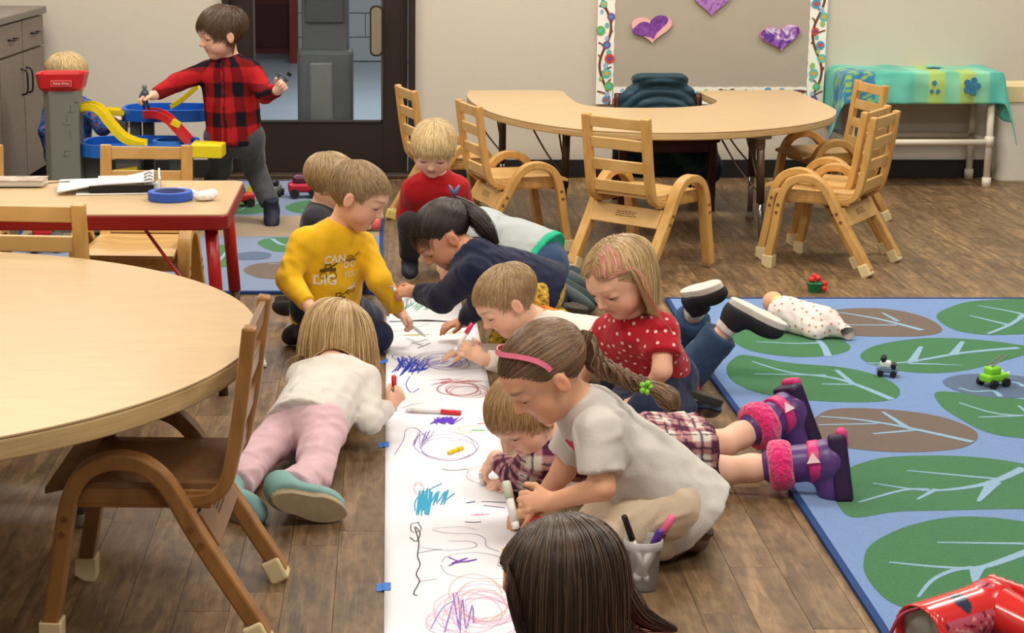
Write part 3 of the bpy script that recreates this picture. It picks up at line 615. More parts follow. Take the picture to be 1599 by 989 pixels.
def npmesh(name, P, Q, m, parent=None, col=None, smooth=True, relax=0):
    P = np.asarray(P, np.float64).copy(); Q = np.asarray(Q, np.int32); k = Q.shape[1]
    for _ in range(relax):
        acc = np.zeros_like(P); c = np.zeros(len(P))
        for i in range(k):
            a, b = Q[:, i], Q[:, (i + 1) % k]
            for d in range(3): acc[:, d] += np.bincount(a, P[b, d], len(P)) + np.bincount(b, P[a, d], len(P))
            c += np.bincount(a, minlength=len(P)) + np.bincount(b, minlength=len(P))
        P = P * .4 + .6 * acc / np.maximum(c, 1)[:, None]
    o0 = np.zeros(3)
    if parent is not None: o0 = np.array(parent_loc(parent)); P = P - o0
    me = bpy.data.meshes.new(name); me.vertices.add(len(P)); me.loops.add(Q.size); me.polygons.add(len(Q))
    me.vertices.foreach_set('co', P.astype(np.float32).ravel()); me.loops.foreach_set('vertex_index', Q.ravel()); me.polygons.foreach_set('loop_start', np.arange(0, Q.size, k, dtype=np.int32))
    try: me.polygons.foreach_set('loop_total', np.full(len(Q), k, np.int32))
    except Exception: pass
    me.polygons.foreach_set('use_smooth', [smooth] * len(Q)); me.update(calc_edges=True); me.materials.append(m)
    if col is not None:
        at = me.color_attributes.new('Col', 'FLOAT_COLOR', 'POINT'); c4 = np.ones((len(P), 4), np.float32); c4[:, :3] = col; at.data.foreach_set('color', c4.ravel())
    o = bpy.data.objects.new(name, me); COL.objects.link(o)
    if parent is not None: o.parent = parent
    return o
def parent_loc(o):
    l = np.array(o.location)
    while o.parent: o = o.parent; l = l + np.array(o.location)
    return l
def solid(name, lo, hi, h, fn, m, parent=None, relax=1, folds=None, col=None, fine=(), hf=None):
    f = Fld(lo, hi, h, fine, hf); fn(f)
    if folds: f.folds(*folds)
    P, Q = f.mesh()
    return npmesh(name, P, Q, m, parent, relax=relax, col=None if col is None else col(P))
def L3(c): return np.array(lin(c))
# ================================================================== PEOPLE
def J(p): return np.array(p, float)
m_skin = mat('skin', (230, 180, 150), .5, .3, attr='Col', sss=.12)
m_hair = mat('hair', (120, 90, 60), .38, .5, attr='Col')
m_lash = mat('lashes', (50, 34, 26), .6)
HC, HR = np.array([0, -.05, .12]), np.array([.385, .475, .375])      # skull centre and radii, in head heights
def head_prims(f, C, R, hh, ear=1):
    W_ = lambda q: C + R @ (np.array(q) * hh); e = lambda c, r, k, op='add': f.ell(W_(c), np.array(r) * hh, R, k * hh, op)
    e(HC, HR, .03); e((0, .12, -.12), (.295, .27, .32), .12); e((0, .235, -.39), (.10, .09, .075), .12)
    for s in (-1, 1):
        e((s * .175, .20, -.20), (.125, .13, .13), .10); e((s * .17, .395, .0), (.095, .05, .06), .07, 'sub'); e((s * .16, .315, -.01), (.085, .068, .06), .025)
        if ear:
            e((s * .385, -.02, -.06), (.035, .075, .12), .03); e((s * .425, .0, -.05), (.022, .04, .075), .015, 'sub')
    f.cone(W_((-.15, .36, .075)), W_((.15, .36, .075)), .045 * hh, .045 * hh, .08 * hh)
    f.cone(W_((0, .36, .0)), W_((0, .44, -.13)), .028 * hh, .045 * hh, .05 * hh)
    for s in (-1, 1): e((s * .045, .405, -.15), (.03, .035, .025), .025)
    f.cone(W_((-.07, .345, -.245)), W_((.07, .345, -.245)), .022 * hh, .022 * hh, .02 * hh); f.cone(W_((-.055, .335, -.30)), W_((.055, .335, -.30)), .027 * hh, .027 * hh, .02 * hh)
    f.cone(W_((-.095, .37, -.272)), W_((.095, .37, -.272)), .008 * hh, .008 * hh, .012 * hh, 'sub')
def head_col(P, C, R, hh, skin, hair, brow=None, cheek=.5, part=None):
    q = (P - C) @ R / hh; S_ = L3(skin); col = np.tile(S_, (len(P), 1)); x, y, z = q.T; ax = np.abs(x)
    near = (np.linalg.norm(q, axis=1) < .75)
    g = lambda cx_, cy_, cz_, r: np.exp(-((ax - cx_) ** 2 + (y - cy_) ** 2 + (z - cz_) ** 2) / r ** 2) * near
    red = S_ * np.array([1.02, .62, .58])
    for w_, a in ((g(.19, .27, -.18, .13), cheek), (g(0, .47, -.14, .05), cheek * .7), (g(.4, -.02, -.06, .1), .4)): col = col * (1 - (w_ * a)[:, None]) + red * (w_ * a)[:, None]
    lip = np.clip(1.5 * np.exp(-(x / .085) ** 4 - ((z + .272) / .045) ** 4), 0, 1) * (y > .3) * near; col = col * (1 - .65 * lip[:, None]) + L3((204, 122, 112)) * .65 * lip[:, None]
    ln = np.exp(-(x / .09) ** 6 - ((z + .272) / .010) ** 2) * (y > .25) * near; col = col * (1 - .6 * ln[:, None]) + L3((110, 50, 48)) * .6 * ln[:, None]
    br = np.exp(-((ax - .165) / .085) ** 4 - ((z - .095 + .25 * (ax - .165) ** 2 * 8) / .018) ** 2) * (y > .2) * near * .75; bc = L3(brow or hair); col = col * (1 - br[:, None]) + bc * br[:, None]
    sl_ = np.exp(-((ax - .16) / .075) ** 6 - ((z + .035) / .016) ** 2) * (y > .25) * near; col = col * (1 - .8 * sl_[:, None]) + L3((58, 38, 32)) * .8 * sl_[:, None]
    nz = np.exp(-((ax - .025) / .018) ** 2 - ((z + .178) / .014) ** 2) * (y > .38) * near; col = col * (1 - .6 * nz[:, None]) + L3((130, 66, 56)) * .6 * nz[:, None]
    sc = (z > hairline(y) + .02) & near & (np.abs(((q - HC) / HR) ** 2).sum(1) > .8) & ~((ax > .36) & (np.abs(y + .02) < .1) & (z < .09)); hc = L3(hair) * .75
    col[sc] = hc
    return col
def hairline(y): return np.interp(y, [-.55, -.3, -.12, -.04, .12, .2, .30, .45], [-.30, -.26, -.10, .05, .08, .16, .26, .30])
def hand_prims(f, w, d, n, b, thumb=1, curl=(35, 45, 30), spread=.05, tc=0., s=1.):
    """w wrist, d direction, n back-of-hand normal, thumb = which side along cross(d, n)"""
    d = nrm(d); n = nrm(np.asarray(n, float) - d * np.dot(n, d)); t = np.cross(d, n) * thumb; u = b * s
    f.ell(w + d * .032 * u, (.023 * u, .033 * u, .0115 * u), np.stack([t, d, n], 1), .012 * u); f.cone(w - d * .005, w + d * .012 * u, .0185 * u, .017 * u, .012)
    for i, L in enumerate((.036, .041, .038, .030)):
        o = (1.5 - i) * .0125 * u; p = w + d * (.056 - .003 * abs(i - 1.2)) * u + t * o; a = 0; dd = nrm(d + t * (1.5 - i) * spread)
        for j, (fr, c) in enumerate(zip((.45, .3, .25), curl)):
            a += math.radians(c + (2.5 * i if isinstance(curl, list) else 0)); e = dd * math.cos(a) - n * math.sin(a); q = p + e * L * fr * u; f.cone(p, q, (.0072 - .0007 * j) * u, (.0066 - .0008 * j) * u, .003 * u); p = q
    p = w + d * .016 * u + t * .018 * u; e = nrm(d * .75 + t * (.75 - tc) - n * (.25 + tc)); q = p + e * .026 * u; f.cone(p, q, .0095 * u, .0082 * u, .01 * u); e2 = nrm(d * .95 + t * (.25 - tc) - n * (.35 + tc)); f.cone(q, q + e2 * .02 * u, .008 * u, .0068 * u, .003 * u)
def torso_prims(f, j, b, o=0., k=.045, hem=None, low=1.):
    shL, shR, hL, hR = j['sh'][0], j['sh'][1], j['hip'][0], j['hip'][1]; sc_ = (shL + shR) / 2; hc = (hL + hR) / 2; chest = sc_ * .72 + hc * .28
    for s_, h_ in ((shL, hL), (shR, hR)):
        a = s_ * .62 + sc_ * .38 + (hc - sc_) * .10; hh_ = hc + (h_ - hc) * .75
        f.cone(a, hh_, .052 * b + o, .060 * b * low + o, k)
    f.cone(shL * .86 + sc_ * .14, shR * .86 + sc_ * .14, .036 * b + o * .8, .036 * b + o * .8, k)
    mid = (sc_ + hc) / 2; f.cone(j['neck'] * .35 + sc_ * .65, hc, .060 * b + o, .066 * b + o, .05)
    if 'belly' in j: f.ell(mid + j['belly'] * b, (.085 * b + o,) * 3, None, k)
def body(spec):
    """spec: joints in photo coordinates; returns the Empty and the joints"""
    b = spec.get('b', 1.); j = {}
    for k in ('sh', 'el', 'wr', 'hip', 'kn', 'an', 'toe'):
        j[k] = [J(p) for p in spec[k]] if k in spec else None
    C = J(spec['head']); R = frame(spec['fwd'], spec['up']); hh = spec.get('hh', .21); j['neck'] = J(spec['neck']) if 'neck' in spec else (j['sh'][0] + j['sh'][1]) / 2
    if 'belly' in spec: j['belly'] = np.array(spec['belly'])
    base = (j['hip'][0] + j['hip'][1]) / 2; root = empty('person', (float(base[0]), float(base[1]), 0)); tag(root, spec['label'], 'person', spec.get('group'))
    allp = [C + R @ np.array([a, c, d]) * hh * .6 for a in (-1, 1) for c in (-1, 1) for d in (-1, 1)]
    for k in ('sh', 'el', 'wr', 'hip', 'kn', 'an', 'toe'): allp += list(j[k])
    allp = np.array(allp); lo, hi = allp.min(0) - .10, allp.max(0) + .10
    q = spec.get('q', 1.); fine = []
    if spec.get('fine', True):
        fine = [(C - hh * .62, C + hh * .62)]
        for i, hd in enumerate(spec.get('hands', ())):
            if hd: w = j['wr'][i]; d = nrm(hd[0]); c = w + d * .055 * b; fine.append((c - .065 * b, c + .065 * b))
    f = Fld(lo, hi, .0075 * q, fine, spec.get('hf', .0028))
    torso_prims(f, j, b)
    nb = j['neck']; hb = C + R @ np.array([0, -.10, -.22]) * hh; f.cone(nb, hb, .040 * b, .034 * b, .03)
    for i in (0, 1):
        f.cone(j['sh'][i], j['el'][i], .034 * b, .027 * b, .025); f.cone(j['el'][i], j['wr'][i], .027 * b, .0185 * b, .012)
        f.cone(j['hip'][i], j['kn'][i], .058 * b, .040 * b, .03); f.cone(j['kn'][i], j['an'][i], .040 * b, .023 * b, .012)
        mid_ = j['kn'][i] * .68 + j['an'][i] * .32; f.ell(mid_, (.037 * b,) * 3, None, .02); f.cone(j['an'][i], j['an'][i] * .7 + j['toe'][i] * .3, .020 * b, .014 * b, .01) if spec.get('feet', True) else None
        hd = (spec.get('hands') or (None, None))[i]
        if hd: hand_prims(f, j['wr'][i], hd[0], hd[1], b, *hd[2:])
        else: f.ell(j['wr'][i] + nrm(j['wr'][i] - j['el'][i]) * .03, (.028 * b,) * 3, None, .01)
    head_prims(f, C, R, hh)
    P, Q = f.mesh(); col = head_col(P, C, R, hh, spec['skin'], spec['hair'], spec.get('brow'), spec.get('cheek', .45))
    bo = npmesh('body', P, Q, m_skin, root, col=col, relax=1)
    # lashes
    if spec.get('lash', True):
        for s in (-1, 1):
            mb = MB(); p = [C + R @ (np.array([s * (.16 + .085 * t), .372 - .045 * t * t - .02 * s * t * s * (1 if t > 0 else 0), -.035 - .012 * (1 - t * t)]) * hh) - root_np(root) for t in np.linspace(-1, 1, 9)]
            mb.tube(p, [.0008 + .0010 * (1 - t * t) for t in np.linspace(-1, 1, 9)], 5); mb.build('eyelashes', m_lash, root, smooth=True)
    return root, j, C, R, hh, b, (lo, hi)
def root_np(o): return np.array(o.location)
def shirt(root, j, b, lohi, m, name='shirt', sleeve=1., off=.010, hem=0., folds=(.0016, 70, 1), neck=.05, flare=0., neckdir=None, col=None, cuff=.004, k=.04, h=.0062, keep=1.):
    lo, hi = lohi; f = Fld(lo, hi, h); sc_ = (j['sh'][0] + j['sh'][1]) / 2; hc = (j['hip'][0] + j['hip'][1]) / 2; ax = nrm(hc - sc_)
    jj = dict(j); jj['hip'] = [p + ax * .03 for p in j['hip']]; torso_prims(f, jj, b, off, k)
    if flare: f.cone(sc_ * .4 + hc * .6, hc + ax * (hem + .02), .08 * b + off, (.085 + flare) * b + off, .04)
    f.cut(hc + ax * hem, ax); 
    f.cone(sc_, j['neck'] + (j['neck'] - sc_) * .1, .05 * b, .046 * b, .03)
    for i in (0, 1):
        a, e, w = j['sh'][i], j['el'][i], j['wr'][i]
        if sleeve <= .5: e2 = a + (e - a) * sleeve * 2; f.cone(a, e2, .040 * b + off * .8, .036 * b + off + cuff, .03, flatb=True)
        else: w2 = e + (w - e) * (sleeve - .5) * 2; f.cone(a, e, .034 * b + off, .028 * b + off, .018); f.cone(e, w2, .028 * b + off, .019 * b + off * .7 + cuff * .5, .012, flatb=True)
    if folds: f.folds(*folds)
    C, R, hh = HEADS[root.name]; nd = nrm(C - j['neck']) if neckdir is None else nrm(neckdir)
    f.cone(j['neck'] + nd * .012, j['neck'] + nd * .12, neck * b, neck * b + .015, .006, 'sub')
    P, Q = f.mesh(); return npmesh(name, P, Q, m, root, relax=1, col=None if col is None else col(P))
def pants(root, j, b, lohi, m, name='trousers', length=1., off=.008, top=.02, folds=(.0018, 60, 5), col=None, h=.0062, cuff=.006):
    lo, hi = lohi; f = Fld(lo, hi, h); sc_ = (j['sh'][0] + j['sh'][1]) / 2; hc = (j['hip'][0] + j['hip'][1]) / 2; ax = nrm(hc - sc_)
    f.cone(hc + (j['hip'][0] - hc) * .8, hc + (j['hip'][1] - hc) * .8, .070 * b + off, .070 * b + off, .03); f.cone(hc, hc - ax * .1, .078 * b + off, .07 * b + off, .03); f.cut(hc - ax * (top + .04), -ax)
    for i in (0, 1):
        f.cone(j['hip'][i], j['kn'][i], .060 * b + off, .043 * b + off, .03)
        if length > .5: e = j['kn'][i] + (j['an'][i] - j['kn'][i]) * (length - .5) * 2; f.cone(j['kn'][i], e, .043 * b + off, .030 * b + off + cuff, .012, flatb=True)
    if folds: f.folds(*folds)
    P, Q = f.mesh(); return npmesh(name, P, Q, m, root, relax=1, col=None if col is None else col(P))
def shoe(root, an, toe, up, m, ms, b=1., name='shoe', ln=.15, high=0.):
    """foot from the ankle to the toe; up = from the sole to the instep"""
    d = nrm(toe - an); u = nrm(np.asarray(up, float) - d * np.dot(up, d)); s = np.cross(d, u); R = np.stack([s, d, u], 1); heel = an - d * .032 * b - u * .022 * b; c = heel + d * ln * .5 * b
    def up_(f):
        f.ell(c - u * .003 + d * .004, (.034 * b, ln * .53 * b, .030 * b), R, .01); f.ell(heel + d * .035 * b + u * .016 * b, (.030 * b, .040 * b, .036 * b), R, .02)
        f.cone(heel + d * .034 * b, heel + d * .03 * b + u * (.048 + high) * b, .031 * b, .030 * b, .015, flatb=True); f.ell(c + d * .035 * b + u * .004 * b, (.031 * b, .05 * b, .026 * b), R, .015); f.cut(c - u * .014 * b, -u)
    r = ln * .7 * b + high + .05
    o = solid(name, c - r, c + r, .0042, up_, m, root)
    prof = []
    for k in range(28):
        a = 2 * math.pi * k / 28; y = math.sin(a) * ln * .53; w_ = (.033 if y > 0 else .029) * (1 - .12 * math.cos(min(1, abs(y) / ln * 2) * 0)); w_ *= (1 - .16 * math.exp(-((y + .01) / .03) ** 2)); prof.append((math.cos(a) * (w_ + .003), y + .004))
    mb = MB(); n = len(prof); Rm = R; cc = c - root_np(root)
    for z, g in ((-.031, .96), (-.028, 1.0), (-.014, 1.0), (-.012, .96)): mb.add([cc + Rm @ (np.array([x * g * b, y * g * b, z * b])) for x, y in prof], [])
    for k in range(3): mb.f += [(k * n + i, k * n + (i + 1) % n, (k + 1) * n + (i + 1) % n, (k + 1) * n + i) for i in range(n)]
    mb.f += [tuple(range(n))[::-1], tuple(range(3 * n, 4 * n))]; so = mb.build('sole', ms, o); so.parent = o; 
    return o, (c, R, heel)
HEADS = {}
def strands(name, root, paths, nrmc, widths, cols, m=None, parent=None):
    """paths (N,K,3) -> raised ribbons; nrmc = point the ribbons face away from"""
    N, K, _ = paths.shape; T = np.gradient(paths, axis=1); T /= np.linalg.norm(T, axis=2, keepdims=True) + 1e-9
    O = paths - nrmc; O -= T * (O * T).sum(2, keepdims=True); O /= np.linalg.norm(O, axis=2, keepdims=True) + 1e-9; Sd = np.cross(T, O)
    t = np.linspace(0, 1, K)[None, :, None]; w = widths[:, None, None] * (1 - .75 * t ** 2.5)
    Vv = np.stack([paths - Sd * w / 2 - O * w * .12, paths + O * w * .25, paths + Sd * w / 2 - O * w * .12], 2)      # N,K,3,3
    base = np.arange(N)[:, None, None] * K * 3; kk = np.arange(K - 1)[None, :, None] * 3; Qs = []
    for a in (0, 1): i = base + kk + a; Qs.append(np.concatenate([i, i + 1, i + 4, i + 3], 2).reshape(-1, 4))
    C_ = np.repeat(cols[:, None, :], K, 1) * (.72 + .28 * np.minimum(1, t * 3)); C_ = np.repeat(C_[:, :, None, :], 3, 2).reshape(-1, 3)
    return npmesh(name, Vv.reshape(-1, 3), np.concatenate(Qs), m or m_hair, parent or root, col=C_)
def scalp(n, mask=None, seed=0, line=0.):
    rg = np.random.default_rng(seed); m = int(n * 2.4); i = np.arange(m) + .5; ph = np.arccos(1 - 2 * i / m); th = math.pi * (1 + 5 ** .5) * i
    u = np.stack([np.sin(ph) * np.cos(th), np.sin(ph) * np.sin(th), np.cos(ph)], 1); q = HC + u * HR * 1.0; q += rg.normal(size=q.shape) * .008
    k = q[:, 2] > hairline(q[:, 1]) + line; k &= ~((np.abs(q[:, 0]) > .33) & (np.abs(q[:, 1] + .0) < .09) & (q[:, 2] < .06))
    if mask is not None: k &= mask(q)
    return q[k]
def groomed(root, C, R, hh, n=1500, length=.075, K=8, lift=.05, grav=.1, crown=(.0, -.30, .5), colors=((150, 120, 85),), flow=None, width=.0028, seed=1, coll=(), mask=None, name='hair', frizz=.1, lenf=None, line=0., back=None, stick=0., streak=None):
    rg = np.random.default_rng(seed); q = scalp(n, mask, seed, line); N = len(q); cr = np.array(crown)
    d = q - cr; nn = (q - HC) / HR ** 2; nn /= np.linalg.norm(nn, axis=1, keepdims=True); d -= nn * (d * nn).sum(1, keepdims=True); d /= np.linalg.norm(d, axis=1, keepdims=True) + 1e-9
    if flow is not None: d = d + flow(q); d -= nn * (d * nn).sum(1, keepdims=True) * .9; d /= np.linalg.norm(d, axis=1, keepdims=True) + 1e-9
    L = np.full(N, length / hh) * rg.uniform(.75, 1.1, N)
    if lenf is not None: L = L * lenf(q)
    gl_ = R.T @ np.array([0, 0, -1.]); d = d + rg.normal(size=d.shape) * frizz; P = [q * 1.0]; p = q.copy(); lf = lift * rg.uniform(.35, 1.15, N)
    cl_ = [(R.T @ (np.array(c) - C) / hh, r / hh) for c, r in coll]
    for s_ in range(1, K):
        t = s_ / (K - 1); d = d + gl_ * grav + nn * 0; d += rg.normal(size=d.shape) * frizz * .25; d /= np.linalg.norm(d, axis=1, keepdims=True); p = p + d * (L / (K - 1))[:, None]
        for it in range(2):
            v = (p - HC) / HR; e = np.linalg.norm(v, axis=1); tgt = 1 + lf * min(1, t * 2.5); m_ = e < tgt; p[m_] = HC + v[m_] * HR * (tgt[m_] / e[m_])[:, None]
            if stick and it == 0:
                m_ = (e > tgt) & (p[:, 2] > -.35); e2 = e + (tgt - e) * stick; p[m_] = HC + v[m_] * HR * (e2[m_] / e[m_])[:, None]
            v = (p - np.array([0, .10, -.12])) / np.array([.33, .33, .36]); e = np.linalg.norm(v, axis=1); m_ = e < 1.04; p[m_] = np.array([0, .10, -.12]) + (v[m_] * np.array([.33, .33, .36])) * (1.04 / e[m_])[:, None]
            if back is not None: m_ = (p[:, 1] > back) & (p[:, 2] < .26) & (np.abs(p[:, 0]) < .6); p[m_, 1] = back; p[m_, 0] = np.where(np.abs(p[m_, 0]) < .36, np.sign(p[m_, 0] + 1e-4) * .36, p[m_, 0])
            for c, r in cl_:
                v = p - c; e = np.linalg.norm(v, axis=1); m_ = e < r; p[m_] = c + v[m_] * (r / e[m_])[:, None]
        # fix direction to the path actually taken
        dd = p - P[-1]; dl = np.linalg.norm(dd, axis=1, keepdims=True); d = np.where(dl > 1e-5, dd / np.maximum(dl, 1e-5), d); P.append(p.copy())
    P = np.stack(P, 1); Wd = C + (P * hh) @ R.T
    cs = np.array([L3(c) for c in colors]); ci = cs[rg.integers(0, len(cs), N)] * rg.uniform(.8, 1.15, (N, 1))
    if streak is not None: sm_ = streak[0](q) & (rg.uniform(size=N) < .6); ci[sm_] = L3(streak[1]) * rg.uniform(.85, 1.1, (sm_.sum(), 1))
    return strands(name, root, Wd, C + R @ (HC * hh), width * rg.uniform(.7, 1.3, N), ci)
def pulled(root, C, R, hh, anchor, n=1400, K=10, colors=((90, 60, 40),), width=.003, seed=2, name='hair', lift=.05, line=0.):
    rg = np.random.default_rng(seed); q = scalp(n, None, seed, line); N = len(q); u0 = (q - HC) / HR; u0 /= np.linalg.norm(u0, axis=1, keepdims=True); a = (np.array(anchor) - HC) / HR; a = nrm(a)
    om = np.arccos(np.clip(u0 @ a, -1, 1))[:, None]; P = []; lf = lift * rg.uniform(.3, 1, N)[:, None]
    for k_ in range(K):
        t = k_ / (K - 1); u = (np.sin((1 - t) * om) * u0 + np.sin(t * om) * a) / np.maximum(np.sin(om), 1e-3); u /= np.linalg.norm(u, axis=1, keepdims=True); P.append(HC + u * HR * (1 + lf * math.sin(math.pi * min(1, t * 1.1 + .05)) + .02 * t))
    Wd = C + (np.stack(P, 1) * hh) @ R.T; cs = np.array([L3(c) for c in colors]); ci = cs[rg.integers(0, len(cs), N)] * rg.uniform(.75, 1.2, (N, 1))
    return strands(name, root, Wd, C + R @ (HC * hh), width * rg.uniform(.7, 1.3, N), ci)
def tail(root, path, radii, n=160, colors=((90, 60, 40),), width=.0025, seed=3, name='ponytail', twist=0., K=16, spread=1.):
    rg = np.random.default_rng(seed); pts = np.array([list(p) for p in smooth_path(path, 6)]); tt = np.linspace(0, len(pts) - 1, K); pc = np.stack([np.interp(tt, np.arange(len(pts)), pts[:, d]) for d in range(3)], 1); rr_ = np.interp(np.linspace(0, 1, K), np.linspace(0, 1, len(radii)), radii)
    T = np.gradient(pc, axis=0); T /= np.linalg.norm(T, axis=1, keepdims=True); up = np.array([.2, .9, .4]); A = np.cross(T, up); A /= np.linalg.norm(A, axis=1, keepdims=True); B = np.cross(A, T)
    th = rg.uniform(0, 6.28, n)[:, None] + twist * np.linspace(0, 1, K)[None]; r = np.sqrt(rg.uniform(.3, 1, n))[:, None] * rr_[None] * (1 + .15 * np.sin(np.linspace(0, 7, K)[None] + rg.uniform(0, 6, (n, 1))))
    Wd = pc[None] + (A[None] * np.cos(th)[..., None] + B[None] * np.sin(th)[..., None]) * r[..., None]; cs = np.array([L3(c) for c in colors]); ci = cs[rg.integers(0, len(cs), n)] * rg.uniform(.75, 1.2, (n, 1))
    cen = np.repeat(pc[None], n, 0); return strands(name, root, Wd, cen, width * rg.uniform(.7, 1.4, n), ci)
def person(spec):
    root, j, C, R, hh, b, lohi = body(spec); HEADS[root.name] = (C, R, hh); return root, j, C, R, hh, b, lohi
